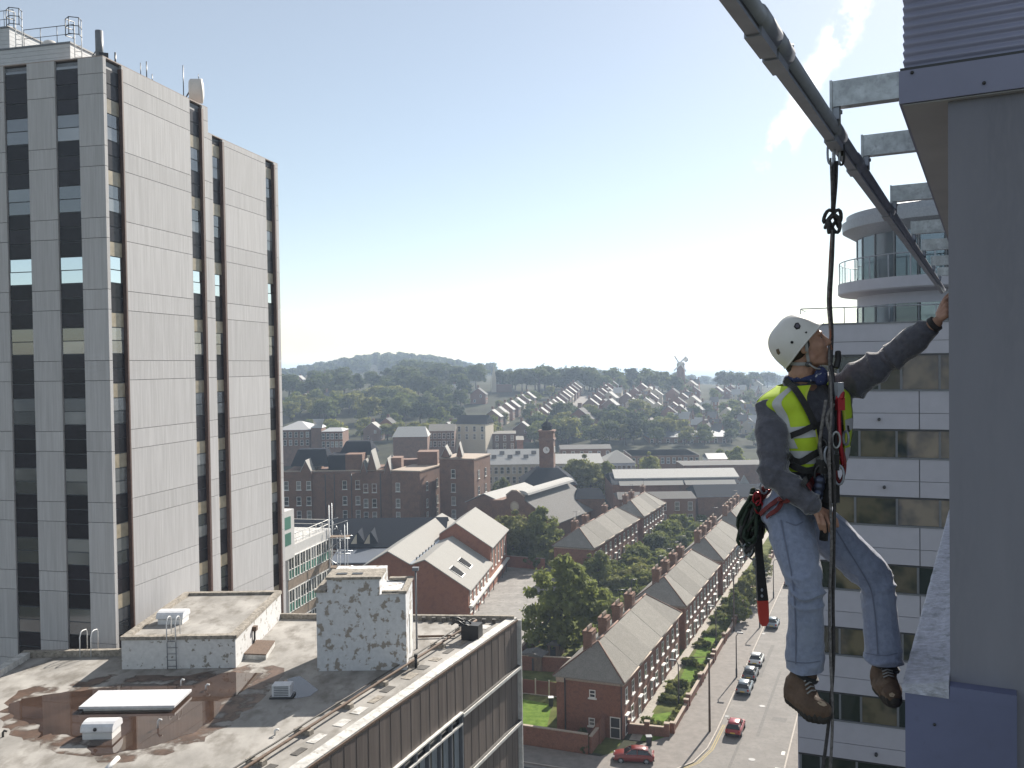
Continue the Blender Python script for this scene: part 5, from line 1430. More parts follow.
def hipped(x0, x1, y0, y1, z0, z1, ins, m='slate_dark', nm='roof', ridge=None):
    r = ridge if ridge is not None else (x1 - x0) * .3
    xm0, xm1 = x0 + r, x1 - r; ym = (y0 + y1) / 2
    return MB().add([V(x0, y0, z0), V(x1, y0, z0), V(x1, y1, z0), V(x0, y1, z0), V(xm0, ym - ins, z1), V(xm1, ym - ins, z1), V(xm1, ym + ins, z1), V(xm0, ym + ins, z1)],
                    [(0, 1, 5, 4), (1, 2, 6, 5), (2, 3, 7, 6), (3, 0, 4, 7), (4, 5, 6, 7), (3, 2, 1, 0)]).build(nm, MATS[m], hp)
hipped(qx(292, 236), qx(330, 236), 235, 245, qz(465, 236), qz(449, 236), 2, ridge=1.3)
hipped(qx(341, 243), qx(375, 243), 241, 252, qz(454, 243), qz(441.5, 243), 2, ridge=1.3)
hipped(qx(384, 240), qx(398, 240), 238, 246, qz(470, 240), qz(456, 240), .6, 'roof_mid', ridge=1.4)
for px, w_, y, z in ((372, 9, 452, 470), (364, 6, 462, 473), (388, 6, 460, 474), (446, 9, 449, 458), (460, 5, 446, 458), (306, 10, 461, 471)):
    d = 230.4; x = qx(px, d); h = w_ * d / FPX / 2
    MB().prism([V(x - h, d, qz(z, d)), V(x + h, d, qz(z, d)), V(x, d, qz(y, d))], V(0, 7, 0)).build('gable', MATS['brick_dark'], hp)
    MB().prism([V(x - h - .15, d - .1, qz(z, d) - .1), V(x, d - .1, qz(y, d) + .15), V(x + h + .15, d - .1, qz(z, d) - .1), V(x + h + .15, d - .1, qz(z, d) + .15), V(x, d - .1, qz(y, d) + .45), V(x - h - .15, d - .1, qz(z, d) + .15)], V(0, 7.3, 0)).build('gable_roof', MATS['roof_light'], hp)
W_Q = win_meshes(1.15, 2.2, 'window'); nQ = V(0, -1, 0)
for px in (286.5, 299, 309, 345, 358):
    for py in (484.5, 500, 514): 
        y = 231.0 if px < 312 else 231.6
        if px in (358,) and py > 510: pass
        window(hp, W_Q, V(qx(px, y), y - .03, qz(py, y)), nQ)
for px in (366, 374.5):
    for py in (488, 503, 516): window(hp, W_Q, V(qx(px, 230.6), 230.56, qz(py, 230.6)), nQ)
for py in (487, 503, 516): window(hp, W_Q, rf(-.03, rw_ * .22, qz(py, 229.3)), -rf.s)
for i, t in enumerate((4.5, 11.5)):
    for py in (486, 503, 516): window(hp, W_Q, rf(t, rw_ + .03, qz(py, 232)), rf.t)
for py in (474, 488, 501, 514): window(hp, W_Q, r2(-.03, r2w * .40, qz(py, 234.5)), -r2.s)
for t in (3.5, 9.0):
    for py in (474, 490, 506): window(hp, W_Q, r2(t, r2w + .03, qz(py, 238)), r2.t)
for py in (478, 494, 509): MB().par(V(xL, 230.93, qz(py, 231)), V(xa - xL, 0, 0), V(0, .1, 0), V(0, 0, .18)).build('string_course', MATS['brick_brown'], hp)
for px in (326, 335, 352, 381):
    MB().cyl(V(qx(px, 231), 230.5, 0), V(qx(px, 231), 230.5, zA_ - .3), .12, n=6).build('downpipe', MATS['frame_dark'], hp)
# ================================================================ GABLED HALL with the round window
HF = Fr((gp(490, 541).x - .5, 207.5, 0), R(27))
def hz_(py, d): return pd(520, py, d).z
hall = root('market_hall', 'brick hall with a round gable window and long pale pitched roofs', 'building', HF(14, 8))
cw = math.cos(R(27))
def hx(px, d=208.0): return (pd(px, 500, d).x - HF.o.x) / cw
tA, tB, tR = hx(492), hx(552), hx(514.5)
zg, zsh, zeR, zeL = hz_(490.5, 209), hz_(497, 210), hz_(513, 214), hz_(504, 208)
LH = 27.0
gbody(HF, 0, LH, [(tA, 0), (tB, 0), (tB, zeR - .2), (tR + .5, zg - .3), (tR - 3, zsh), (tA, zsh - .2)], 'brick_dark', hall)
MB().prism([HF(-.12, tR - 2.0, zsh - 1), HF(-.12, tR + 2.4, zsh - 1), HF(-.12, tR + 2.4, zg - .6), HF(-.12, tR + .6, zg + .5), HF(-.12, tR - .6, zg + .5), HF(-.12, tR - 2.0, zg - .6)], HF.s * .5).build('gable', MATS['brick_brown'], hall)
MB().prism([HF(-.2, tR - 2.1, zg - .6), HF(-.2, tR - .6, zg + .5), HF(-.2, tR + .6, zg + .5), HF(-.2, tR + 2.5, zg - .6), HF(-.2, tR + 2.5, zg - .3), HF(-.2, tR + .6, zg + .8), HF(-.2, tR - .6, zg + .8), HF(-.2, tR - 2.1, zg - .3)], HF.s * .65).build('gable_coping', MATS['stone_trim'], hall)
qc = HF(-.14, tR + .1, hz_(503.5, 208))
MB().rings([[qc + HF.t * r * math.cos(i * math.pi / 12) + V(0, 0, r * math.sin(i * math.pi / 12)) - HF.s * .05 for i in range(24)] for r in (1.15, .85)], cap=False).build('round_window_surround', MATS['stone_trim'], hall)
MB().poly([qc + HF.t * .86 * math.cos(i * math.pi / 12) + V(0, 0, .86 * math.sin(i * math.pi / 12)) - HF.s * .02 for i in range(24)]).build('round_window', MATS['cream'], hall)
slope(HF, .2, LH, (tB + .5, zeR - .3), (tR + .4, zg), 'roof_mid', hall)
mat('roof_skin', (0.40, 0.395, 0.39), .45, n=3, amt=.12)
rr = []
for i in range(8):
    a = math.pi * i / 7; rr.append((tR + 1.3 - 1.9 * math.cos(a), zg - .35 + 1.0 * math.sin(a)))
MB().prism([HF(.6, t, z) for t, z in rr], HF.s * (LH - 1)).build('ridge_light', MATS['roof_white'], hall)
slope(HF, .2, LH, (tR - .6, zg - .5), (tA + 2.2, zsh - .9), 'roof_skin', hall)
slope(HF, 1.5, LH - 4, (tA + 2.0, zsh - .8), (tA - 3.0, zsh + 1.0), 'roof_white', hall)
slope(HF, 1.5, LH - 4, (tA - 3.02, zsh + 1.0), (tA - 8, zsh - 1.2), 'roof_skin', hall)
gbody(HF, 1.8, LH - 4.5, [(tA - .02, 0), (tA - .02, zsh - .5), (tA - 3, zsh + .7), (tA - 7.6, zsh - 1.3), (tA - 7.6, 0)], 'brick_dark', hall)
# clock tower with its slate roofed base
tq = pd(547.5, 470, 262); ct = root('clock_tower', 'dark brick clock tower with white clock face and a little cupola', 'tower', V(tq.x, 262, 0))
hw = 2.05; zT = pd(547, 431, 262).z
MB().box(V(tq.x, 262, zT / 2), (hw * 2, hw * 2, zT), -R(10)).build('shaft', MATS['brick_dark'], ct)
MB().box(V(tq.x, 262, pd(547, 439, 262).z), (hw * 2 + .5, hw * 2 + .5, .5), -R(10)).build('cornice', MATS['brick_brown'], ct)
MB().box(V(tq.x, 262, zT + .1), (hw * 2 + .6, hw * 2 + .6, .4), -R(10)).build('cornice', MATS['brick_brown'], ct)
MB().rings([[V(tq.x + r * math.cos(i * math.pi / 4), 262 + r * math.sin(i * math.pi / 4), z) for i in range(8)] for r, z in ((1.5, zT + .3), (1.5, zT + 1.4), (1.75, zT + 1.5), (1.2, zT + 2.3), (.15, zT + 2.9), (.06, zT + 3.7))], smooth=False).build('cupola', MATS['slate_dark'], ct)
cf = Fr((tq.x, 262, 0), R(10)); cz = pd(547, 450, 260).z
def clockface(o, nrm, side):
    d_ = MB(); pts = [o + side * .95 * math.cos(i * math.pi / 12) + V(0, 0, .95 * math.sin(i * math.pi / 12)) for i in range(24)]
    d_.prism(pts, nrm * .12); f = d_.build('clock_face', MATS['frame_white'], ct)
    h = MB(); h.par(o + nrm * .13 - side * .06, side * .12, V(0, 0, .7), nrm * .03); h.par(o + nrm * .13 - V(0, 0, .06), side * .5, V(0, 0, .12), nrm * .03); h.build('hand', MATS['frame_dark'], f)
clockface(cf(-hw - .02, 0, cz), -cf.s, cf.t); clockface(cf(0, hw + .02, cz), cf.t, cf.s)
bz0, bz1 = pd(540, 484, 255).z, pd(540, 467, 262).z
bx0, bx1 = pd(520, 480, 254).x, pd(577, 480, 254).x
MB().add([V(bx0, 252, bz0), V(bx1, 252, bz0), V(bx1, 272, bz0), V(bx0, 272, bz0), V(bx0 + 5, 259, bz1), V(bx1 - 5, 259, bz1), V(bx1 - 5, 265, bz1), V(bx0 + 5, 265, bz1)], [(0, 1, 5, 4), (1, 2, 6, 5), (2, 3, 7, 6), (3, 0, 4, 7), (4, 5, 6, 7)]).build('base_roof', MATS['slate_dark'], ct)
MB().par(V(bx0 + .4, 252.4, 0), V(bx1 - bx0 - .8, 0, 0), V(0, 19, 0), V(0, 0, bz0)).build('base_wall', MATS['brick_dark'], ct)
# ================================================================ LONG PALE BUILDINGS, SHEDS
W_F = win_meshes(1.2, 2.2, 'window', sill=False)
def long_block(name, label, pxl, pxr, py_ridge, py_eave, d, depth, roofm, wallm, cat='building', group=None, ang=0.0, nwin=0, hip=0.0, py_l=None, both=True):
    """front eave from pixel pxl to pxr at distance d; ridge at py_ridge; turned by ang"""
    el, er = pd(pxl, py_l or py_eave, d), pd(pxr, py_eave, d)
    f = Fr((el.x, d, 0), ang); w_ = (er.x - el.x) / math.cos(ang)
    zE = (el.z + er.z) / 2; p = f(depth / 2, w_ / 2); zR_ = pd((pxl + pxr) / 2, py_ridge, p.y).z
    g = hz(p.x, p.y)
    o = root(name, label, cat, f(depth / 2, w_ / 2, g), 0, group)
    MB().par(f(.3, .3, g - 3), f.t * (w_ - .6), f.s * (depth - .6), V(0, 0, zE - g + 3)).build('wall', MATS[wallm], o)
    h = hip
    mb = MB().add([f(0, 0, zE), f(0, w_, zE), f(depth, w_, zE), f(depth, 0, zE), f(depth / 2, h, zR_), f(depth / 2, w_ - h, zR_)],
                  [(0, 1, 5, 4), (2, 3, 4, 5), (1, 2, 5), (3, 0, 4), (3, 2, 1, 0)])
    mb.build('roof', MATS[roofm], o)
    for i in range(nwin):
        window(o, W_F, f(.27, w_ * (i + .5) / nwin, zE - 1.9), -f.s)
        window(o, W_F, f(.27, w_ * (i + .5) / nwin, zE - 5.0), -f.s) if zE - g > 6 else None
    return o, f, w_, zE, zR_
lb1, f1, w1, zE1, zR1 = long_block('long_white_roofed_block', 'long pale roofed block with dark rooflights left of the clock tower', 487, 541, 449, 463, 292, 16, 'roof_white', 'cream', nwin=9, py_l=466)
for i in range(6):
    t = w1 * (.08 + .15 * i); s = 3.0 + 2 * (i % 2); z = zE1 + (zR1 - zE1) * s / 8
    MB().prism([f1(s, t, z + .08), f1(s, t + 1.6, z + .08), f1(s + 1.6, t + 1.6, z + .2 + (zR1 - zE1) * .2), f1(s + 1.6, t, z + .2 + (zR1 - zE1) * .2)], V(0, 0, .06)).build('rooflight', MATS['frame_dark'], lb1)
long_block('long_white_roofed_block', 'long bright roofed block with cream wall right of the clock tower', 553, 604, 453.5, 463.5, 288, 15, 'roof_white', 'cream', nwin=10, hip=.5)
long_block('hipped_pale_block', 'pale lilac hipped block at the right end of the long bright roof', 603, 636, 450, 463, 292, 15, 'roof_light', 'clad_white', nwin=7, hip=5)
sh1, sf, sw, sE, sR = long_block('goods_shed', 'long dark goods shed with a bright ridge skylight strip', 612, 741, 471.5, 484, 246, 22, 'slate_dark', 'brick_dark', nwin=0, hip=.3)
xa_, xb2 = pd(614, 474, 252).x, pd(738, 474, 252).x
MB().prism([V(xa_, 250.5, pd(676, 477.5, 250.5).z), V(xa_, 257, pd(676, 468.5, 257).z), V(xa_, 257, pd(676, 468.5, 257).z - .4), V(xa_, 250.5, pd(676, 477.5, 250.5).z - .4)], V(xb2 - xa_, 0, 0)).build('ridge_skylight', MATS['roof_white'], sh1)
xa_, xb2 = pd(619, 484, 247).x, pd(735, 484, 247).x
for (u0, u1) in ((0, .55), (.565, 1)):
    MB().prism([V(xa_ + (xb2 - xa_) * u0, 245.2, pd(676, 485, 245.2).z), V(xa_ + (xb2 - xa_) * u0, 247.5, pd(676, 480.5, 247.5).z), V(xa_ + (xb2 - xa_) * u0, 247.5, pd(676, 480.5, 247.5).z - .4)], V((xb2 - xa_) * (u1 - u0), 0, 0)).build('skylight_strip', MATS['roof_light'], sh1)
MB().prism([V(xb2 + .5, 244.5, pd(743, 484, 245).z), V(xb2 + 3.4, 244.5, pd(743, 484, 245).z), V(xb2 + 1.9, 244.5, pd(743, 475, 245).z)], V(0, .5, 0)).build('gable', MATS['roof_light'], sh1)
st1, f2, w2, zE2, zR2 = long_block('station_building', 'low brick building with pale slate roof in front of the goods shed', 618, 697, 491.5, 499, 226, 11, 'roof_mid', 'brick_brown', nwin=6, hip=.3)
long_block('engine_shed', 'dark brick engine shed at the right end of the goods shed', 697, 775, 484, 497, 231, 16, 'slate_dark', 'brick_dark', hip=.5)
long_block('brick_cottage', 'small dark hipped building with white gable between the hall and the shed', 575, 606, 488, 499, 219, 9, 'slate_dark', 'brick_dark', hip=1.0)
long_block('flat_factory', 'long flat pale factory beyond the goods shed', 631, 700, 453.0, 455.5, 330, 24, 'roof_mid', 'brick_brown', nwin=12)
long_block('white_shed', 'small white gabled shed behind the goods shed', 708, 728, 453, 459, 300, 10, 'slate_blue', 'frame_white')
long_block('flat_store', 'low dark store with a pale roof behind the goods shed', 683, 770, 462, 465, 283, 14, 'roof_mid', 'brick_dark')
long_block('dark_long_shed', 'very long low dark green roofed shed across the valley', 648, 728, 430.5, 437, 400, 16, 'slate_blue', 'brick_brown', nwin=10)
long_block('low_shed', 'low grey sheds below the big gabled houses', 560, 612, 444.5, 449, 330, 14, 'roof_mid', 'brick_brown', nwin=6)
long_block('brick_row', 'brick row with parapet below the cream gabled house', 455, 516, 431, 434, 372, 12, 'slate', 'brick_brown', nwin=8)
long_block('brick_hall', 'brick hall end beside the clock tower', 516, 524, 438, 440, 350, 20, 'slate', 'brick_school')
# institution at far left with hipped pale roofs and a turret
long_block('hipped_institution', 'broad hipped grey roofed institution at far left beside the tower', 276, 310, 421, 430, 355, 24, 'roof_skin', 'brick_dark', nwin=6, hip=6)
long_block('hipped_institution', 'small pyramid roofed turret block between the hipped grey roofs', 310, 322, 419, 428, 352, 9, 'roof_skin', 'brick_dark', hip=4.6)
long_block('hipped_institution', 'low flat hipped wing right of the turret block', 321, 343, 427.5, 431.5, 350, 14, 'roof_skin', 'brick_dark', nwin=5, hip=2)
long_block('white_roofed_hall', 'white roofed low hall among the trees above the mill', 392, 428, 426.5, 437, 335, 12, 'roof_white', 'brick_dark', hip=1.5)
long_block('gabled_row', 'dark row with three small pale gables', 428, 455, 424, 431, 350, 12, 'slate', 'brick_brown', nwin=6)
long_block('cream_end_house', 'big dark roofed house with cream end wall at the foot of the hill', 455, 486, 415, 424, 365, 13, 'slate_dark', 'cream', nwin=4, hip=.3, ang=R(14))
# ================================================================ HILLSIDE HOUSES, WINDMILL
W_H = win_meshes(1.1, 1.5, 'window', sill=False)
def hill_house(variant):
    """gable towards the viewer; front (street side) to the right"""
    o = bpy.data.objects.new('hillside_house', None); COL.objects.link(o); WM[o] = Matrix.Identity(4)
    L, Wd, ze, zr = 5.4, 8.4, 5.4, 8.6
    wm = ['brick_brown', 'cream', 'brick_red'][variant]
    MB().prism([V(-Wd / 2, 0, -4), V(Wd / 2, 0, -4), V(Wd / 2, 0, ze), V(0, 0, zr - .15), V(-Wd / 2, 0, ze)], V(0, L, 0)).build('wall', MATS[wm], o)
    k = (zr - ze) / (Wd / 2)
    mb = MB()
    for sx in (1, -1):
        mb.prism([V(0, -.2, zr), V(sx * (Wd / 2 + .4), -.2, ze - .4 * k), V(sx * (Wd / 2 + .4), -.2, ze - .4 * k - .15), V(0, -.2, zr - .16)], V(0, L + .4, 0))
    mb.build('roof', MATS['roof_white' if variant != 2 else 'roof_mid'], o)
    c = MB().box(V(-1.0, L - .5, zr + .3), (1.2, .8, 2.2)).build('chimney', MATS['brick_dark'], o)
    for z in (1.5, 4.1):
        for y in (1.3, 3.9): window(o, W_H, V(Wd / 2 + .02, y, z), V(1, 0, 0))
    window(o, W_H, V(1.6, -.02, 4.2), V(0, -1, 0)); window(o, W_H, V(-1.8, -.02, 1.6), V(0, -1, 0))
    return o
HP = [hill_house(i) for i in range(3)]
used = [False] * 3
def put_house(p, ang, label, group, v, sc=1.0):
    if not used[v]:
        o = HP[v]; used[v] = True
        o['label'] = label; o['category'] = 'house'; o['group'] = group
        o.location = p; o.rotation_euler = (0, 0, -ang); o.scale = (sc,) * 3
        return o
    o = dup(HP[v], p, -ang, label, group, sc); o['category'] = 'house'
    return o
ORD = ['lowest house', 'second house', 'third house', 'fourth house', 'fifth house', 'sixth house', 'seventh house', 'eighth house', 'ninth house', 'tenth house', 'eleventh house', 'twelfth house', 'thirteenth house', 'fourteenth house', 'fifteenth house', 'sixteenth house']
def row(p0, p1, n, label, group, vs=(0, 1, 0), sc=1.0, jit=0.0):
    a, b = hit(*p0), hit(*p1)
    ang = math.atan2((b - a).x, (b - a).y)
    for i in range(n):
        p = a + (b - a) * (i / max(1, n - 1)); p.z = hz(p.x, p.y)
        p = p + V(rng.uniform(-1, 1) * jit, 0, rng.uniform(0, .5))
        put_house(p, ang + rng.uniform(-.03, .03), '%s from its foot, %s' % (ORD[i], label), group, vs[i % len(vs)], sc)
row((492, 428), (527, 407), 7, 'leftmost stepped hillside row with white roofs', 'stepped houses of the leftmost hillside row', (0, 1, 0))
row((522, 442), (577, 394), 16, 'second and longest stepped hillside row', 'stepped houses of the second hillside row', (0, 2, 0, 1))
row((590, 415), (617, 389), 9, 'third hillside row right of the steep street', 'stepped houses of the third hillside row', (0, 0, 2))
row((640, 420), (655, 404), 4, 'short row in the middle of the town', 'short row in the middle of the town', (0, 1))
row((668, 424), (686, 405), 5, 'gabled row beneath the windmill', 'gabled row beneath the windmill', (2, 0))
row((626, 408), (648, 394), 4, 'row behind the short middle row', 'row behind the short middle row', (0, 2))
row((290, 387), (345, 380), 8, 'line of tiny gables below the left hill', 'line of tiny houses below the left hill', (1, 0), .9)
for (px, py, a, v, sc, lb_) in ((579, 436, .35, 2, 1.5, 'large dark gabled house above the low sheds'), (447, 441, .5, 0, 1.0, 'pale roofed gabled house beside the three gables'), (478, 404, .2, 2, 1.1, 'striped roofed house alone among hill trees'),
                                (372, 441, .2, 0, 1.0, 'dark gabled house in the trees beyond the brick mill'), (386, 436, .3, 2, 1.0, 'steep gabled house beside the white roofed hall'), (680, 394, .3, 0, 1.0, 'pale house just beneath the windmill'),
                                (455, 392, .3, 0, .9, 'low house on the meadow near the church spire'), (610, 440, .3, 1, 1.0, 'pale house behind the hipped lilac block')):
    put_house(hit(px, py), a, lb_, None, v, sc)
zones = [((690, 402), (775, 440), 30), ((655, 400), (700, 430), 10), ((600, 398), (660, 416), 16), ((300, 398), (470, 412), 10), ((560, 420), (640, 440), 10), ((690, 390), (760, 402), 14)]
for (a, b, n) in zones:
    for i in range(n):
        p = hit(rng.uniform(a[0], b[0]), rng.uniform(a[1], b[1]))
        v_ = rng.choice([2, 2, 2, 1, 0]); nm_ = ('white roofed brown brick', 'cream walled white roofed', 'dark roofed red brick')[v_]
        wh_ = ('at the right of', 'right of centre in', 'in the middle of', 'at the far left of', 'nearest in', 'highest in')[zones.index((a, b, n))]
        put_house(p, rng.choice([.4, .45, -1.1, .35, 1.9]) + rng.uniform(-.1, .1), '%s house scattered %s the valley town' % (nm_, wh_), '%s houses scattered %s the valley town' % (nm_, wh_), v_, rng.uniform(.8, 1.05))
# street climbing the hill between the second and third rows
def strip_road(a, b, w_, name='hill_road', n=24):
    A, B = hit(*a), hit(*b); d = (B - A); nn = V(d.y, -d.x, 0).normalized(); mb = MB(); rows = []
    for i in range(n + 1):
        q = A + d * (i / n); rows.append([V((q + nn * k).x, (q + nn * k).y, hz((q + nn * k).x, (q + nn * k).y) + .25) for k in (-w_ / 2, w_ / 2)])
    mb.rings(rows, closed=False, cap=False); struct(mb, name, MATS['pavement'])
strip_road((566, 421), (590, 391), 7)
strip_road((655, 424), (658, 405), 6)
# windmill
wmp = hit(681, 394); wm_ = root('windmill', 'hazy tower windmill with sails on the far skyline', 'windmill', wmp)
d_ = wmp.y; ht = pd(681, 364.5, d_).z - wmp.z; r0 = 10.5 * d_ / FPX / 2
MB().rings([[wmp + V(r * math.cos(i * math.pi / 8), r * math.sin(i * math.pi / 8), z) for i in range(16)] for r, z in ((r0, -1), (r0 * .72, ht))]).build('tower', MATS['brick_dark'], wm_)
MB().ell(wmp + V(0, 0, ht), (r0 * .8, r0 * .8, r0 * .6)).build('cap', MATS['roof_white'], wm_)
hub = wmp + V(-r0 * .3, -r0 * .95, ht + .6)
for k in range(4):
    a = R(38) + k * math.pi / 2; u_ = V(math.cos(a) * .8, -.1, math.sin(a)); v_ = V(-math.sin(a) * .8, 0, math.cos(a))
    MB().par(hub, u_ * r0 * 2.0, v_ * r0 * .28, V(0, .12, 0)).build('sail', MATS['frame_white'], wm_)
MB().cyl(wmp + V(r0 * 1.0, 0, ht + r0 * .9), wmp + V(r0 * 1.0, .4, ht + r0 * .9), r0 * .45, n=12).build('disc', MATS['frame_white'], wm_)
# mast on the hill, church spire
q = hit(377, 357); o = root('radio_mast', 'thin pale radio mast on top of the wooded hill', 'mast', q)
d_ = q.y; MB().tube([q, V(q.x, q.y, pd(377, 343, d_).z)], [1.0, .4], 6).build('mast', MATS['steel_galv'], o)
q = hit(494, 392); o = root('church', 'small far church with pale pointed spire on the hill meadow', 'church', q)
MB().rings([[q + V(x * r, y * r, z) for x, y in ((-1, -1), (1, -1), (1, 1), (-1, 1))] for r, z in ((1.6, -1), (1.6, 8), (.1, 17))], smooth=False).build('spire', MATS['cream'], o)
MB().prism([q + V(1.6, -3, -1), q + V(12, -3, -1), q + V(12, -3, 5), q + V(1.6, -3, 5)], V(0, 6, 0)).build('nave', MATS['brick_brown'], o)
# ================================================================ TREES AND SHRUBS
def leaf_mesh(name, seed, rx, ry, h, z0, nclump, nleaf, size, m, spread=.34, fill=.35, lobes=0.25, tip=0.6, low=-.55):
    """crown of many small leaf faces gathered in clumps through an uneven volume"""
    g = np.random.default_rng(seed)
    d = g.normal(size=(nclump, 3)); d /= np.linalg.norm(d, axis=1)[:, None]
    d[:, 2] = np.where(d[:, 2] < low, -d[:, 2], d[:, 2])
    rad = fill + (1 - fill) * g.random(nclump) ** .45
    rad *= 1 + lobes * (g.random(nclump) - .5) * 2
    taper = 1 - tip * np.clip(d[:, 2] * rad, 0, 1) ** 2 * .5
    C = d * rad[:, None] * np.stack([rx * taper, ry * taper, np.full(nclump, h / 2)], 1)
    C[:, 2] += z0 + h / 2
    cs = spread * (rx + ry) / 2 * (0.55 + 0.75 * g.random(nclump))
    idx = g.integers(0, nclump, nleaf)
    o = g.normal(size=(nleaf, 3)); o /= np.linalg.norm(o, axis=1)[:, None]
    rr = g.random(nleaf) ** .4
    P = C[idx] + o * (rr * cs[idx])[:, None] * np.array([1, 1, .8])
    nrm = o * .8 + (C[idx] - np.array([0, 0, z0 + h * .4])) / max(rx, h / 2) * .5 + g.normal(size=(nleaf, 3)) * .55
    nrm /= np.linalg.norm(nrm, axis=1)[:, None]
    a = np.cross(nrm, g.normal(size=(nleaf, 3))); a /= np.linalg.norm(a, axis=1)[:, None]
    b = np.cross(nrm, a)
    s = size * (.6 + .8 * g.random(nleaf))[:, None]
    v = np.empty((nleaf, 4, 3)); v[:, 0] = P - a * s * .9; v[:, 1] = P - b * s * .45; v[:, 2] = P + a * s * .9; v[:, 3] = P + b * s * .45
    me = bpy.data.meshes.new(name)
    me.vertices.add(nleaf * 4); me.vertices.foreach_set('co', v.reshape(-1).astype(np.float32))
    me.loops.add(nleaf * 4); me.loops.foreach_set('vertex_index', np.arange(nleaf * 4, dtype=np.int32))
    me.polygons.add(nleaf); me.polygons.foreach_set('loop_start', np.arange(0, nleaf * 4, 4, dtype=np.int32))
    me.update(calc_edges=True)
    me.materials.append(m)
    return me, C
def trunk_mesh(name, h, r, C, n=5, seed=0):
    g = random.Random(seed); mb = MB()
    mb.tube([V(0, 0, -.5), V(.02 * h, 0, h * .3), V(0, .03 * h, h * .62)], [r * 1.25, r * .85, r * .4], 7)
    for i in range(n):
        c = C[g.randrange(len(C))]; s = V(0.01 * h, .01 * h, h * g.uniform(.25, .5)); e = V(*c)
        mb.tube([s, s + (e - s) * .5 + V(0, 0, .04 * h), e], [r * .4, r * .25, r * .08], 5)
    return mb.mesh(name, MATS['bark'])
TREES = {}
def tree_kind(key, seed, rx, h, z0, nclump, nleaf, size, leafm, r, **kw):
    me, C = leaf_mesh('crown', seed, rx, rx * .95, h - z0, z0, nclump, nleaf, size, MATS[leafm], **kw)
    TREES[key] = (me, trunk_mesh('trunk', h, r, C, 6, seed))
# unit-height kinds are scaled when placed (h = 10)
tree_kind('round', 11, 4.2, 10, 1.6, 46, 1500, .62, 'leaf_dark', .28)
tree_kind('round2', 12, 4.6, 10, 1.2, 50, 1500, .62, 'leaf_mid', .28)
tree_kind('tall', 13, 3.2, 10, 1.2, 40, 1300, .60, 'leaf_blue', .25)
tree_kind('wide', 14, 5.4, 10, 1.3, 56, 1700, .66, 'leaf_dark', .30)
tree_kind('olive', 15, 4.4, 10, 1.0, 50, 1600, .58, 'leaf_olive', .28)
tree_kind('bright', 16, 4.4, 10, .8, 50, 1600, .56, 'leaf_bright', .26)
tree_kind('near1', 21, 4.2, 10, -.3, 100, 8600, .36, 'leaf_near', .26, spread=.25, low=-.97, tip=.75)
tree_kind('near2', 22, 4.4, 10, -.3, 90, 7400, .36, 'leaf_near_olive', .24, spread=.25, low=-.97)
SHR = {}
for key, seed, m, sz, nl in (('s1', 31, 'leaf_near', .20, 1500), ('s2', 32, 'leaf_near_olive', .20, 1500), ('s3', 33, 'leaf_dark', .22, 1400), ('s4', 34, 'leaf_bright', .20, 1500)):
    SHR[key] = leaf_mesh('foliage', seed, 1.3, 1.2, 2.0, 0.0, 26, nl, sz, MATS[m], spread=.36)[0]
first_tree = {}
def tree(key, p, h, label, group=None, wx=1.0, cat='tree'):
    o = bpy.data.objects.new('tree', None); COL.objects.link(o)
    o.location = p; o.rotation_euler = (0, 0, rng.uniform(0, 6.28)); s = h / 10
    o.scale = (s * wx, s * wx * rng.uniform(.9, 1.1), s)
    tag(o, label, cat, group)
    for nm, me in zip(('crown', 'trunk'), TREES[key]):
        c = bpy.data.objects.new(nm, me); COL.objects.link(c); c.parent = o
    return o
def shrub(key, p, h, w, label, group=None):
    o = bpy.data.objects.new('shrub', SHR[key]); COL.objects.link(o)
    o.location = p - V(0, 0, .15); o.rotation_euler = (0, 0, rng.uniform(0, 6.28)); o.scale = (w / 2.4, w / 2.4 * rng.uniform(.8, 1.2), h / 2.0)
    ad = {'s1': 'mid green', 's2': 'olive', 's3': 'dark', 's4': 'bright green'}[key]
    return tag(o, ad + ' ' + label, 'shrub', ad + ' ' + group if group else None)
# near and middle distance, one by one
def near_tree(key, px, base_py, top_py, label, wx=1.0, group=None, d=None):
    p = gp(px, base_py) if d is None else V(pd(px, base_py, d).x, d, 0)
    h = pd(px, top_py, p.y).z - p.z
    return tree(key, p, h, label, group, wx)
near_tree('near1', 562, 648, 557, 'large leafy tree with drooping edges beside the yard', 1.02)
near_tree('near2', 513, 562, 513, 'yellow green tree by the school roof end', 1.15)
near_tree('near1', 543, 562, 509, 'rounded tree left of the pale roofed rear terrace', 1.0)
near_tree('near2', 530, 560, 522, 'low broad tree between the yard wall and the rear terrace', 1.3)
near_tree('near1', 598, 585, 552, 'dark bushy tree just behind the large leafy tree', 1.1)
near_tree('near2', 560, 572, 545, 'pale green small tree at the top of the yard', 1.1)
near_tree('near1', 603, 622, 590, 'dark tree behind the chimneys of the nearest terrace', 1.2)
near_tree('near2', 750, 606, 572, 'street tree in front garden beyond the parked cars', .9)
near_tree('near1', 738, 622, 592, 'small tree against the garden wall near the rope bundle', .9)
near_tree('near2', 762, 578, 552, 'tree beside the far front gardens left of the leg', .9)
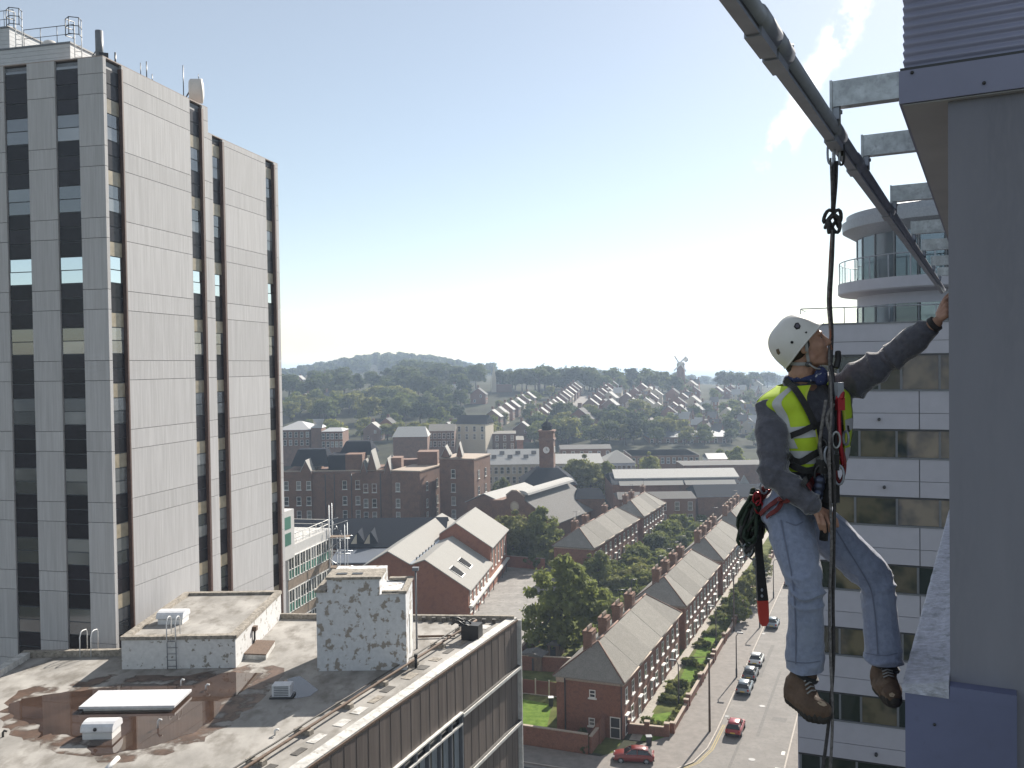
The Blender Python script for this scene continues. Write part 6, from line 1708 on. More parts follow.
for i, (px, b, t, k) in enumerate(((582, 482, 457, 'near2'), (605, 484, 462, 'near1'), (650, 472, 454, 'near2'), (527, 500, 482, 'near1'), (502, 497, 478, 'near1'), (736, 466, 448, 'near1'), (722, 466, 450, 'near1'), (592, 486, 466, 'near2'), (574, 486, 460, 'near1'))):
    near_tree(k, px, b, t, ['bright green tree in front of the long cream wall', 'smaller tree right of the bright green one by the cream wall', 'round bright tree above the goods shed roof', 'dark tree at the left foot of the long white roof', 'dark tree in the gap beside the brick mill end',
                            'round tree behind the goods shed at right', 'small round tree left of its twin behind the goods shed', 'leaning pale tree between the cream wall and cottage', 'dark tree half behind the bright green tree'][i], 1.1, None, (276, 278, 300, 272, 275, 310, 312, 274, 281)[i])
# garden shrubs
zone_sh = [([(585, 585), (690, 520)], 62, (1.4, 3.6), 'garden shrub between the street terraces and the rear terrace', 'shrubs of the back gardens'),
           ([(600, 620), (650, 570)], 26, (1.4, 2.8), 'garden shrub behind the nearest terrace chimneys', 'shrubs behind the nearest terrace'),
           ([(505, 570), (560, 548)], 12, (1.6, 3.2), 'shrub among the small trees above the yard', 'shrubs above the yard'),
           ([(660, 560), (715, 515)], 18, (1.0, 2.4), 'shrub of the overgrown plot below the goods shed', 'shrubs of the overgrown plot'),
           ([(585, 560), (640, 530)], 12, (1.4, 3.0), 'tall shrub along the rear terrace front', 'shrubs along the rear terrace')]
for (a, b), n, (h0, h1), lb_, grp in zone_sh:
    for i in range(n):
        p = gp(rng.uniform(a[0], b[0]), rng.uniform(b[1], a[1]))
        t_, s_ = p.dot(DT), p.dot(DS)
        if -34.5 < t_ < -25 and s_ < 214: p = st(s_, -36.2 - rng.random() * 3)
        if -58.6 < t_ < -49.2 and 159 < s_ < 219: p = st(s_, -47 + rng.random() * 2)
        h = rng.uniform(h0, h1)
        shrub(rng.choice(['s1', 's2', 's3', 's1', 's4']), p, h, h * rng.uniform(.9, 1.6), lb_, grp)
for s in [x * .9 + 96.8 for x in range(0, 122)]:
    if rng.random() < .6: shrub(rng.choice(['s1', 's2', 's4', 's1']), st(s, -22.0 + rng.uniform(-.2, .2)), rng.uniform(.6, 1.25), rng.uniform(.8, 1.3), 'hedge shrub behind the front garden walls', 'hedge shrubs behind the front garden walls')
for i, s in enumerate((97.0, 105.6, 111.2, 119.3, 127.5, 133.5, 141, 147, 153, 160)):
    for j in range(4):
        shrub(rng.choice(['s1', 's4', 's2', 's1']), st(s + rng.uniform(-.5, .9), -24.7 + j * .5), rng.uniform(.7, 1.2), rng.uniform(.9, 1.4), 'hedge shrub dividing two front gardens', 'hedge shrubs dividing the front gardens')
for s0, s1 in ((105.8, 109.5), (119.6, 121.0), (128, 130), (134, 136), (144, 176)):
    s = s0
    while s < s1:
        for t in (-24.4, -23.4):
            if rng.random() < .8: shrub(rng.choice(['s1', 's2', 's3']), st(s, t + rng.uniform(-.4, .4)), rng.uniform(.5, 1.1), rng.uniform(.8, 1.3), 'flowering shrub in a front garden bed', 'shrubs in the front garden beds')
        s += 1.1
for i in range(9): shrub('s3', st(88.9 + i * .5, -28.8 - .2 * i), rng.uniform(.5, 1.3), 1.0, 'weedy shrub at the foot of the side road wall', 'weeds by the side road wall')
# hill and valley trees
def far_tree(px, py, h, key, label, group, wx=1.0):
    return tree(key, hit(px, py), h, label, group, wx)
ZN = [((286, 402), (395, 388), 26, (10, 15), ('round', 'wide', 'tall', 'round'), 'dark tree of the dense wood below the left hill', 'dense wood below the left hill'),
      ((380, 404), (492, 380), 34, (11, 17), ('round', 'wide', 'wide', 'tall'), 'tall dark tree of the wood in the middle of the hill', 'dark wood in the middle of the hill'),
      ((286, 424), (420, 406), 34, (8, 13), ('round', 'olive', 'round2', 'olive'), 'green tree on the lower slope above the grey institution', 'trees of the lower slope'),
      ((420, 428), (470, 404), 16, (8, 12), ('round', 'round2', 'tall'), 'tree on the slope above the gabled row', 'trees above the gabled row'),
      ((500, 393), (600, 388), 24, (10, 17), ('round', 'wide', 'tall', 'round2'), 'tree on the skyline behind the hillside rows', 'skyline trees behind the hillside rows'),
      ((560, 446), (640, 422), 30, (8, 13), ('round', 'round2', 'olive', 'tall'), 'tree in the clump at the foot of the third row', 'tree clump at the foot of the third row'),
      ((532, 450), (562, 428), 14, (7, 11), ('round', 'round2', 'tall'), 'tree in front of the second hillside row', 'trees in front of the second row'),
      ((600, 396), (775, 386), 34, (9, 15), ('round', 'wide', 'round2', 'tall'), 'hazy tree on the far right skyline', 'far right skyline trees'),
      ((640, 440), (775, 398), 28, (6, 10), ('round', 'round2', 'olive'), 'tree scattered among the far valley houses', 'trees among the far valley houses'),
      ((418, 456), (500, 440), 18, (8, 12), ('olive', 'round2', 'bright', 'round'), 'green tree in the belt behind the brick mill', 'tree belt behind the brick mill'),
      ((498, 426), (562, 398), 16, (5, 8), ('round', 'olive', 'round2'), 'small garden tree between the hillside rows', 'garden trees between the hillside rows'),
      ((640, 447), (775, 434), 16, (6, 9), ('round', 'olive', 'round2'), 'tree around the long low green roofed shed', 'trees around the long low shed'),
      ((345, 440), (420, 422), 10, (6, 9), ('olive', 'round2', 'round'), 'tree behind the white roofed hall', 'trees behind the white roofed hall'),
      ((288, 452), (345, 436), 14, (7, 10), ('bright', 'olive', 'round2'), 'bright green tree before the grey institution', 'bright trees before the grey institution')]
for a, b, n, (h0, h1), ks, lb_, grp in ZN:
    for i in range(n):
        px, py = rng.uniform(a[0], b[0]), rng.uniform(b[1], a[1])
        k_ = rng.choice(ks); ad = {'round': 'rounded dark', 'round2': 'rounded mid green', 'tall': 'narrow bluish', 'wide': 'broad dark', 'olive': 'olive green', 'bright': 'bright green'}[k_]
        l_ = lb_
        for w_ in ('tall dark ', 'dark ', 'small ', 'bright green ', 'green ', 'hazy '):
            if l_.startswith(w_): l_ = l_[len(w_):]
        far_tree(px, py, rng.uniform(h0, h1), k_, ad + ' ' + l_.replace('garden ', ''), ad + ' trees, ' + grp, rng.uniform(.9, 1.25))
# the far wooded ridge reads as one mass
g = np.random.default_rng(5)
vs, fs = [], []
bx, _ = leaf_mesh('tmp', 77, 5, 5, 9, 0, 26, 110, 2.3, MATS['leaf_dark'])
co = np.empty(len(bx.vertices) * 3, np.float32); bx.vertices.foreach_get('co', co); co = co.reshape(-1, 3)
al = []
for i in range(2400):
    x = g.uniform(-760, 480); y = g.uniform(1020, 1800)
    s = g.uniform(.8, 1.6); a = g.uniform(0, 6.28)
    if x > -60 and g.random() < .8: continue
    c, s_ = math.cos(a), math.sin(a)
    q = co * s; q = np.stack([q[:, 0] * c - q[:, 1] * s_ + x, q[:, 0] * s_ + q[:, 1] * c + y, q[:, 2] + hz(x, y) - 1], 1)
    al.append(q)
al = np.concatenate(al).astype(np.float32); nq = len(al) // 4
me = bpy.data.meshes.new('far_wood')
me.vertices.add(len(al)); me.vertices.foreach_set('co', al.reshape(-1)); me.loops.add(len(al)); me.loops.foreach_set('vertex_index', np.arange(len(al), dtype=np.int32))
me.polygons.add(nq); me.polygons.foreach_set('loop_start', np.arange(0, len(al), 4, dtype=np.int32)); me.update(calc_edges=True)
me.materials.append(MATS['leaf_dark'])
fw = bpy.data.objects.new('far_wood', me); COL.objects.link(fw)
tag(fw, 'hazy woods covering the far hill ridge', 'woods', None, 'stuff')
# rough grass tufts of the overgrown plot
gr, _ = leaf_mesh('tall_grass', 41, 1, 1, 1, 0, 10, 10, .1, MATS['leaf_bright'])
NB = 26000
x0 = np.random.default_rng(9)
P = []
while len(P) < NB:
    s, t = x0.uniform(196, 232), x0.uniform(-47, -34)
    P.append((s, t))
P = np.array(P); W3 = P[:, :1] * np.array(DS)[None] + P[:, 1:] * np.array(DT)[None]
hgt = x0.uniform(.3, .8, NB); an = x0.uniform(0, 6.28, NB); w = np.stack([np.cos(an), np.sin(an), 0 * an], 1) * .12
ln = np.stack([x0.normal(0, .15, NB), x0.normal(0, .15, NB), hgt], 1)
v = np.empty((NB, 3, 3)); v[:, 0] = W3 - w; v[:, 1] = W3 + w; v[:, 2] = W3 + ln
me = bpy.data.meshes.new('tall_grass'); me.vertices.add(NB * 3); me.vertices.foreach_set('co', v.reshape(-1).astype(np.float32)); me.loops.add(NB * 3); me.loops.foreach_set('vertex_index', np.arange(NB * 3, dtype=np.int32))
me.polygons.add(NB); me.polygons.foreach_set('loop_start', np.arange(0, NB * 3, 3, dtype=np.int32)); me.update(calc_edges=True); me.materials.append(MATS['leaf_bright'])
go = bpy.data.objects.new('tall_grass', me); COL.objects.link(go); tag(go, 'rough tall grass on the overgrown plot below the goods shed', 'grass', None, 'stuff')
# ================================================================ THE ROPE ACCESS WORKER
from mathutils.bvhtree import BVHTree
mat('skin', (0.40, 0.23, 0.165), 0.55, n=30, amt=0.12, n2=14, c3=(0.33, 0.17, 0.12), lo=.5, hi=.75, spec=.4)
mat('hair', (0.028, 0.02, 0.015), 0.7, n=60, amt=.5)
mat('eye_white', (0.35, 0.33, 0.31), .3); mat('iris', (0.03, 0.02, 0.015), .15)
mat('fleece', (0.112, 0.114, 0.14), 0.95, n=38, amt=0.22, bump=0.45, n2=5, c3=(0.102, 0.104, 0.13), lo=.5, hi=.75, spec=.15)
mat('denim', (0.235, 0.27, 0.375), 0.9, n=45, amt=0.16, bump=0.3, n2=7, c3=(0.27, 0.305, 0.405), lo=.5, hi=.72, spec=.15)
mat('hivis', (0.50, 0.68, 0.035), 0.7, n=10, amt=0.10, bump=0.1)
mat('reflective', (0.50, 0.51, 0.53), 0.45, n=40, amt=0.08)
mat('helmet_white', (0.66, 0.65, 0.63), 0.38, n=9, amt=0.07, n2=18, c3=(.55, .53, .50), lo=.6, hi=.8)
mat('webbing_black', (0.018, 0.018, 0.02), 0.8, n=80, amt=.4)
mat('webbing_red', (0.15, 0.020, 0.022), 0.7, n=60, amt=.3)
mat('anodised_red', (0.32, 0.02, 0.03), 0.35, metal=.5)
mat('strap_grey', (0.28, 0.28, 0.28), 0.7)
mat('bandana_blue', (0.028, 0.038, 0.11), .85, n=60, amt=.3, n2=55, c3=(.45, .46, .5), lo=.62, hi=.66)
mat('boot_leather', (0.105, 0.068, 0.048), 0.8, n=18, amt=0.35, bump=.5, n2=10, c3=(.19, .14, .10), lo=.56, hi=.7)
mat('boot_sole', (0.045, 0.042, 0.04), .9, n=14, amt=.3, bump=.5)
mat('cord_green', (0.020, 0.036, 0.024), .8, n=60, amt=.5)
mat('red_tip', (0.42, 0.035, 0.02), .6)
mat('hole_dark', (0.01, 0.01, 0.012), .8)
for nm_, sw, sr in (('fleece', .9, .35), ('denim', .45, .4), ('webbing_black', .2, .5)):
    b_ = MATS[nm_].node_tree.nodes['Principled BSDF']; b_.inputs['Sheen Weight'].default_value = sw; b_.inputs['Sheen Roughness'].default_value = sr
def remeshed(name, mb, voxel, m, parent, smooth=5, wrinkle=None, cuts=()):
    """fuse overlapping forms into one continuous skin"""
    me = mb.mesh('tmp', None); ob = bpy.data.objects.new('tmp', me); COL.objects.link(ob)
    md = ob.modifiers.new('r', 'REMESH'); md.mode = 'VOXEL'; md.voxel_size = voxel; md.use_smooth_shade = True
    sm = ob.modifiers.new('s', 'SMOOTH'); sm.factor = .5; sm.iterations = smooth
    dg = bpy.context.evaluated_depsgraph_get(); dg.update()
    ev = ob.evaluated_get(dg); new = bpy.data.meshes.new_from_object(ev)
    bpy.data.objects.remove(ob); new.name = name
    if wrinkle:
        n = len(new.vertices)
        nr = [v.normal.copy() for v in new.vertices]
        for i, v in enumerate(new.vertices): v.co = v.co + nr[i] * wrinkle(v.co)
    if cuts:
        bm = bmesh.new(); bm.from_mesh(new)
        for p, n, rad in cuts:
            g_ = [x for x in list(bm.verts) + list(bm.edges) + list(bm.faces) if ((x.co if isinstance(x, bmesh.types.BMVert) else (sum((v.co for v in x.verts), V(0, 0, 0)) / len(x.verts))) - p).length < rad]
            bmesh.ops.bisect_plane(bm, geom=g_, plane_co=p, plane_no=n, clear_outer=True)
        bm.to_mesh(new); bm.free()
    new.materials.clear(); new.materials.append(m)
    new.polygons.foreach_set('use_smooth', [True] * len(new.polygons))
    Mi = WM[parent].inverted()
    new.transform(Mi); new.update()
    o = bpy.data.objects.new(name, new); COL.objects.link(o); o.parent = parent; WM[o] = WM[parent]
    return o
def cap(mb, a, b, ra, rb, n=14):
    """rounded limb from a to b"""
    a, b = Vector(a), Vector(b); t = (b - a); L = t.length; t = t.normalized()
    pth, rr = [], []
    for k in range(5):
        f = math.pi / 2 * (1 - k / 4.5); pth.append(a - t * ra * math.sin(f)); rr.append(max(.0015, ra * math.cos(f)))
    for k in range(5):
        f = math.pi / 2 * ((k + .5) / 4.5) if k else 0; pth.append(b + t * rb * math.sin(f)); rr.append(max(.0015, rb * math.cos(f)))
    return mb.tube(pth, rr, n)
def limb(mb, pts, n=14):
    for (a, ra), (b, rb) in zip(pts, pts[1:]): cap(mb, a, b, ra, rb, n)
person = root('person', 'rope access worker in white helmet, hi-vis vest and jeans hanging beside the grey building', 'person', pd(797, 505, 4.22))
PD = pd
# ---- joints
hipR, hipL = PD(788, 516, 4.13), PD(806, 512, 4.32)
kneeR, ankR = PD(806, 588, 3.94), PD(805, 668, 4.0)
kneeL, ankL = PD(876, 578, 4.24), PD(885, 662, 4.2)
shR, shL = PD(771, 401, 4.11), PD(838, 391, 4.31)
elR, wrR = PD(774, 474, 4.02), PD(812, 505, 3.95)
elL, wrL = PD(889, 359, 4.16), PD(936, 323, 4.0)
chest = (shR + shL) / 2; pelv = PD(800, 500, 4.2)
AX = (shL - shR).normalized()                     # across the shoulders
BX = V(AX.y, -AX.x, 0).normalized()               # chest forward (towards the camera and the wall)
if BX.y > 0: BX = -BX
# ---- torso loft
PXB = V(.884, -.467, 0)
def ringT(c, ax, hw, hd, n=36, e=2.4):
    ax = Vector(ax).normalized(); bx = V(ax.y, -ax.x, 0).normalized()
    if bx.y > 0: bx = -bx
    out = []
    for i in range(n):
        a = 2 * math.pi * i / n; ca, sa = math.cos(a), math.sin(a)
        out.append(Vector(c) + ax * hw * math.copysign(abs(ca) ** (2 / e), ca) + bx * hd * math.copysign(abs(sa) ** (2 / e), sa))
    return out
a0 = (V(AX.x, AX.y, 0) * .6 + V(.467, .884, 0) * .4)     # hips turned a little more to the wall
axs = [a0, a0, V(AX.x, AX.y, 0) * .75 + a0 * .25, AX, AX, AX, AX]
cs = [PD(800, 506, 4.20), PD(804, 488, 4.20), PD(810, 464, 4.19), PD(810, 432, 4.19), PD(808, 408, 4.205), PD(805.5, 394, 4.21), PD(803, 384, 4.20)]
hw = [.165, .160, .158, .185, .195, .165, .085]
hd = [.118, .112, .108, .122, .118, .090, .070]
def lofts(s, o=0.0): return [ringT(c, a, w + s, d + s + o) for c, a, w, d in zip(cs, axs, hw, hd)]
def dense(rings, k=5):
    out = []
    for i in range(len(rings) - 1):
        A, B, C, D = rings[max(i - 1, 0)], rings[i], rings[i + 1], rings[min(i + 2, len(rings) - 1)]
        for q in range(k):
            f = q / k
            out.append([.5 * (2 * b + (c - a) * f + (2 * a - 5 * b + 4 * c - d) * f * f + (3 * b - a - 3 * c + d) * f ** 3) for a, b, c, d in zip(A, B, C, D)])
    out.append(rings[-1]); return out
# ---- head frame: face turned to the wall, chin a little up
HC = PD(803, 345, 4.14)
hf = V(.955, -.13, .245).normalized(); hl = V(.13, .99, .0); hl = (hl - hf * hl.dot(hf)).normalized(); hu = hf.cross(hl).normalized()
if hu.z < 0: hu = -hu
HR = Matrix((hf, hl, hu)).transposed()
def hp_(x, y, z): return HC + hf * x + hl * y + hu * z
def hell(mb, c, r, rot=None): return mb.ell(hp_(*c), r, HR if rot is None else HR @ rot, 18, 12)
# ---- body: one continuous skin
bd = MB()
hell(bd, (-.012, 0, .030), (.098, .075, .100))
hell(bd, (.030, 0, -.020), (.066, .064, .085))
hell(bd, (.040, 0, -.070), (.050, .050, .040))
for sy in (-1, 1):
    hell(bd, (.052, .034 * sy, -.018), (.034, .028, .032))           # cheek
    hell(bd, (.006, .052 * sy, -.060), (.030, .018, .030))            # jaw corner
    cap(bd, hp_(.02, .045 * sy, -.082), hp_(.070, .016 * sy, -.098), .017, .015)
    cap(bd, hp_(.082, .008 * sy, .034), hp_(.070, .044 * sy, .032), .013, .012)   # brow
    hell(bd, (-.012, .078 * sy, -.008), (.019, .010, .032), Matrix.Rotation(.25, 3, 'Y'))
    hell(bd, (-.004, .083 * sy, -.022), (.010, .008, .014))
hell(bd, (.078, 0, -.098), (.020, .021, .018))                       # chin
cap(bd, hp_(.088, 0, .022), hp_(.108, 0, -.012), .009, .012)           # nose bridge
hell(bd, (.110, 0, -.019), (.015, .013, .012))
for sy in (-1, 1): hell(bd, (.099, .012 * sy, -.024), (.010, .008, .008))
hell(bd, (.088, 0, -.046), (.014, .024, .012)); hell(bd, (.091, 0, -.0545), (.011, .022, .0065)); hell(bd, (.0885, 0, -.0685), (.011, .020, .0075)); hell(bd, (.080, 0, -.082), (.012, .02, .012))
limb(bd, [(hp_(-.020, 0, -.045), .056), (hp_(-.040, 0, -.12), .057), (PD(803, 386, 4.19), .064)])
bd.ell(hp_(.030, 0, -.135), (.016, .02, .022))
bd.rings(dense(lofts(-.045), 3))
limb(bd, [(shR + V(.03, .02, -.05), .036), (elR, .036), (wrR, .027)]); limb(bd, [(shL + V(-.03, .0, -.03), .042), (elL, .036), (wrL, .027)])
limb(bd, [(hipR, .075), (kneeR, .052), (ankR, .036)]); limb(bd, [(hipL, .075), (kneeL, .052), (ankL, .036)])
def hand(wr, kn, mid, tip, th, r=(.0105, .0098, .0086), palm_r=.013):
    for i, (k, m_, t) in enumerate(zip(kn, mid, tip)):
        f = (1, 1.03, 1, .88)[i]
        cap(bd, wr + (k - wr) * .18, k, palm_r, palm_r * .95, 10)
        cap(bd, k, m_, r[0] * f, r[1] * f, 10); cap(bd, m_, t, r[1] * f, r[2] * f, 10)
    for a, b in zip(kn, kn[1:]): cap(bd, wr + (a - wr) * .5, wr + (b - wr) * .6, palm_r, palm_r, 8)
    for a, b, q in zip(th, th[1:], (.0135, .0115, .0098)): cap(bd, a, b, q, q * .9, 10)
hand(PD(813.5, 506, 3.95), [PD(830.5, 513.5, 3.985), PD(826, 515, 3.96), PD(821, 515.5, 3.945), PD(816.5, 514.5, 3.935)],
     [PD(834, 521.5, 3.955), PD(829.6, 524, 3.93), PD(824.2, 524.5, 3.915), PD(819, 523, 3.91)],
     [PD(834.6, 527.5, 3.97), PD(830, 531, 3.95), PD(825, 531.5, 3.935), PD(820.6, 529, 3.93)],
     [PD(817, 508, 3.98), PD(829, 514, 4.01), PD(836, 520, 4.0), PD(837.5, 526, 3.985)])
hand(PD(936.5, 322, 4.0), [PD(945, 301.5, 4.02), PD(946.5, 306, 3.995), PD(947, 311, 3.975), PD(946.5, 315.5, 3.96)],
     [PD(951.5, 296, 4.05), PD(953, 301, 4.04), PD(953.5, 306.5, 4.03), PD(953, 312, 4.02)],
     [PD(957, 297, 4.085), PD(958.5, 302, 4.08), PD(959, 307.5, 4.07), PD(958, 313, 4.06)],
     [PD(938.5, 314, 4.02), PD(942.5, 304, 4.05), PD(946.5, 297, 4.07), PD(951, 293, 4.09)])
body = remeshed('body', bd, .0042, MATS['skin'], person, 3)
# ---- face details
for sy in (-1, 1):
    e = MB().ell(hp_(.0690, .031 * sy, .012), (.0108,) * 3).build('eye', MATS['eye_white'], person)
    MB().ell(hp_(.0785, .0315 * sy, .0135), (.0035, .0055, .0055), HR, 10, 7).build('iris', MATS['iris'], e)
    mb = MB(); mb.tube([hp_(.089, .012 * sy, .030), hp_(.085, .028 * sy, .036), hp_(.070, .048 * sy, .033)], [.003, .0045, .0025], 6); mb.build('eyebrow', MATS['hair'], person)
    mb = MB(); mb.tube([hp_(.077, .020 * sy, .018), hp_(.0785, .031 * sy, .0215), hp_(.070, .043 * sy, .016)], .003, 6); mb.build('eyelid', MATS['skin'], person)
hr_ = MB(); hr_.ell(hp_(-.034, 0, .012), (.082, .0785, .092), HR, 20, 14)
for sy in (-1, 1): hr_.ell(hp_(.006, .070 * sy, .010), (.014, .008, .030), HR)
cap(hr_, hp_(-.068, 0, -.04), hp_(-.066, 0, -.085), .045, .035)
remeshed('hair', hr_, .005, MATS['hair'], person, 2, lambda p: .0022 * noise.noise(p * 130))
mb = MB(); mb.ell(hp_(.0965, 0, -.0615), (.004, .018, .0022), HR, 12, 7); mb.build('mouth', mat('lip', (.20, .085, .07), .5), person)
# ---- helmet, rim tilted up at the front
kf = V(.63, -.06, .775).normalized(); kl = (hl - kf * hl.dot(kf)).normalized(); ku = kf.cross(kl).normalized()
if ku.x > 0: ku = -ku
KC = PD(799.0, 344.0, 4.14)
KR = Matrix((kf, kl, ku)).transposed()
def kp(x, y, z): return KC + kf * x + kl * y + ku * z
EX, EY, EZ = .124, .104, .130
def helm_ring(th, n=40, sx=1.0):
    out = []
    for i in range(n):
        a = 2 * math.pi * i / n
        ct_ = max(0.0, math.cos(th)) ** .78; x, y, z = EX * ct_ * math.cos(a), EY * ct_ * math.sin(a), EZ * math.sin(th)
        # a soft central ridge and flared front brim
        if th < .25 and math.cos(a) > 0: x += .008 * math.cos(a) ** 2 * (1 - th / .25) ** 2
        if th < .5: z += .012 * (0.5 - th) * -math.cos(2 * a)
        z += .006 * math.exp(-(math.sin(a) / .3) ** 2) * math.sin(2 * th)
        out.append(kp(x, y, z))
    return out
hm2 = MB()
ths = [-.10, -.04, .02, .1, .2, .32, .46, .62, .78, .95, 1.12, 1.28, 1.42, 1.52]
outer = [helm_ring(t) for t in ths]
inner = [[KC + (p - KC) * .955 for p in r] for r in reversed(outer[:10])]
hm2.rings([inner[-1]] + outer, cap=False); hm2.rings(inner, cap=True)
hm2.add([sum(outer[-1], V(0, 0, 0)) / 40] + outer[-1], [(0, i + 1, (i + 1) % 40 + 1) for i in range(40)], True)
helmet = hm2.build('helmet', MATS['helmet_white'], person)
MB().tube(helm_ring(-.09), .0042, 6, loop=True).build('rim', MATS['helmet_white'], helmet)
def bvh_of(obs):
    vs, fs = [], []
    for o in obs:
        W = WM[o]; b = len(vs)
        vs += [W @ v.co for v in o.data.vertices]; fs += [[b + i for i in p.vertices] for p in o.data.polygons]
    return BVHTree.FromPolygons(vs, fs)
def snap(px, py, bv, lift=.004):
    r = ray(px, py).normalized(); h = bv.ray_cast(V(0, 0, EYE), r)
    if h[0] is None: return None
    n = h[1] if h[1].dot(r) < 0 else -h[1]
    return h[0] + n * lift, n
HB = bvh_of([helmet])
def decal(pxs, bv, m, name, parent, lift=.0025, th=.003):
    pts = [snap(x, y, bv, lift) for x, y in pxs]
    pts = [p for p in pts if p]
    if len(pts) < 3: return
    n = sum((p[1] for p in pts), V(0, 0, 0)).normalized()
    return MB().prism([p[0] - n * th for p in pts], n * th).build(name, m, parent)
decal([(793.8, 326.8), (795.4, 323.4), (798.2, 322.8), (800.6, 326.2), (799.6, 328.6), (796.4, 329.6)], HB, MATS['hole_dark'], 'badge', helmet)
decal([(795.2, 326.6), (796.2, 324.6), (798.0, 324.3), (799.4, 326.4), (798.8, 327.8), (796.8, 328.3)], HB, mat('badge_grey', (.10, .09, .12), .4), 'badge_inset', helmet, .0045, .002)
def dot(px, py, r, bv, m, name, parent):
    q = snap(px, py, bv, .001)
    if q:
        s_ = q[1].orthogonal().normalized(); t_ = q[1].cross(s_)
        MB().prism([q[0] + s_ * r * math.cos(i * math.pi / 6) + t_ * r * math.sin(i * math.pi / 6) - q[1] * .004 for i in range(12)], q[1] * .007).build(name, m, parent)
dot(792, 342.3, .0065, HB, MATS['hole_dark'], 'rivet', helmet); dot(806, 332.5, .004, HB, MATS['hole_dark'], 'rivet', helmet)
decal([(776.2, 349.5), (778.6, 348.6), (780.4, 353), (778.8, 354.8), (777.2, 353.2)], HB, mat('clip_brown', (.12, .085, .055), .6), 'lamp_clip', helmet)
# ---- clothes
fl_ = MB(); fl_.rings(dense(lofts(-.014), 4))
limb(fl_, [(shR + V(-.012, 0, -.052), .062), (shR + (elR - shR) * .5, .074), (elR, .071), (elR + (wrR - elR) * .55, .062), (wrR - (wrR - elR) * .03, .050)])
limb(fl_, [(shL, .088), (shL + (elL - shL) * .5, .080), (elL, .072), (elL + (wrL - elL) * .6, .062), (wrL - (wrL - elL) * .24, .052)])
cap(fl_, chest + BX * -.02, shL, .075, .085); cap(fl_, chest, shR + V(.01, 0, -.03), .06, .05)
fl_.tube([p for p in ringT(PD(803, 381.5, 4.195), AX, .080, .076, 20, 2.0)], .016, 8, loop=True)
fl_.tube([p for p in ringT(PD(803.5, 375.5, 4.19), AX, .074, .072, 20, 2.0)], .012, 8, loop=True)
fl_.tube([p for p in ringT(PD(803.2, 378.5, 4.19), AX, .078, .075, 20, 2.0)], .013, 8, loop=True)
def seg_t(p, a, b):
    d = b - a; return (p - a).dot(d) / d.length_squared, (p - a - d * max(0, min(1, (p - a).dot(d) / d.length_squared))).length
def fleece_w(p):
    w = .005 * noise.noise(p * 9) + .0025 * noise.noise(p * 28)
    for a, b, f in ((shR, elR, 1), (elR, wrR, .8), (shL, elL, 1.5), (elL, wrL, .7)):
        t, d = seg_t(p, a, b)
        if 0 < t < 1.05 and d < .13:
            L_ = (b - a).length
            ph = t * L_ * 58 + 3.2 * noise.noise(p * 7)
            k = math.exp(-((t - .12) / .22) ** 2) + math.exp(-((t - .95) / .16) ** 2) + .25
            w += .0095 * f * k * (1 - 2 * abs(math.sin(ph / 2)) ** .8)
    return w
fleece = remeshed('fleece', fl_, .0075, MATS['fleece'], person, 5, fleece_w)
jn = MB()
jn.rings(dense([ringT(PD(797, 516, 4.20), a0, .168, .125), ringT(PD(800, 503, 4.20), a0, .168, .124), ringT(PD(804, 486, 4.20), a0, .160, .115)], 3))
cap(jn, PD(783, 512, 4.20), PD(799, 516, 4.32), .105, .105)
jn.ell(PD(789, 518, 4.26), (.125, .135, .115))
limb(jn, [(hipR, .108), (hipR + (kneeR - hipR) * .5, .100), (kneeR, .080), (kneeR + (ankR - kneeR) * .5, .076), (PD(804.5, 668, 4.0), .090)])
limb(jn, [(hipL, .106), (hipL + (kneeL - hipL) * .5, .100), (kneeL, .083), (kneeL + (ankL - kneeL) * .5, .078), (PD(884, 660, 4.2), .090)])
def jeans_w(p):
    w = .0045 * noise.noise(p * 8) + .002 * noise.noise(p * 25)
    for a, b in ((hipR, kneeR), (kneeR, ankR), (hipL, kneeL), (kneeL, ankL)):
        t, d = seg_t(p, a, b)
        if -.1 < t < 1.1 and d < .15:
            k = math.exp(-((t - .06) / .14) ** 2) + math.exp(-((t - 1.0) / .12) ** 2) + .12
            w += .0075 * k * (1 - 2 * abs(math.sin((p - a).dot((b - a).normalized()) * 34 + 3.2 * noise.noise(p * 7))) ** .8)
    return w
jeans = remeshed('jeans', jn, .0075, MATS['denim'], person, 5, jeans_w, [(PD(804.5, 667, 4.0), V(.03, .1, -1), .2), (PD(884, 660, 4.2), V(.05, .12, -1), .2)])
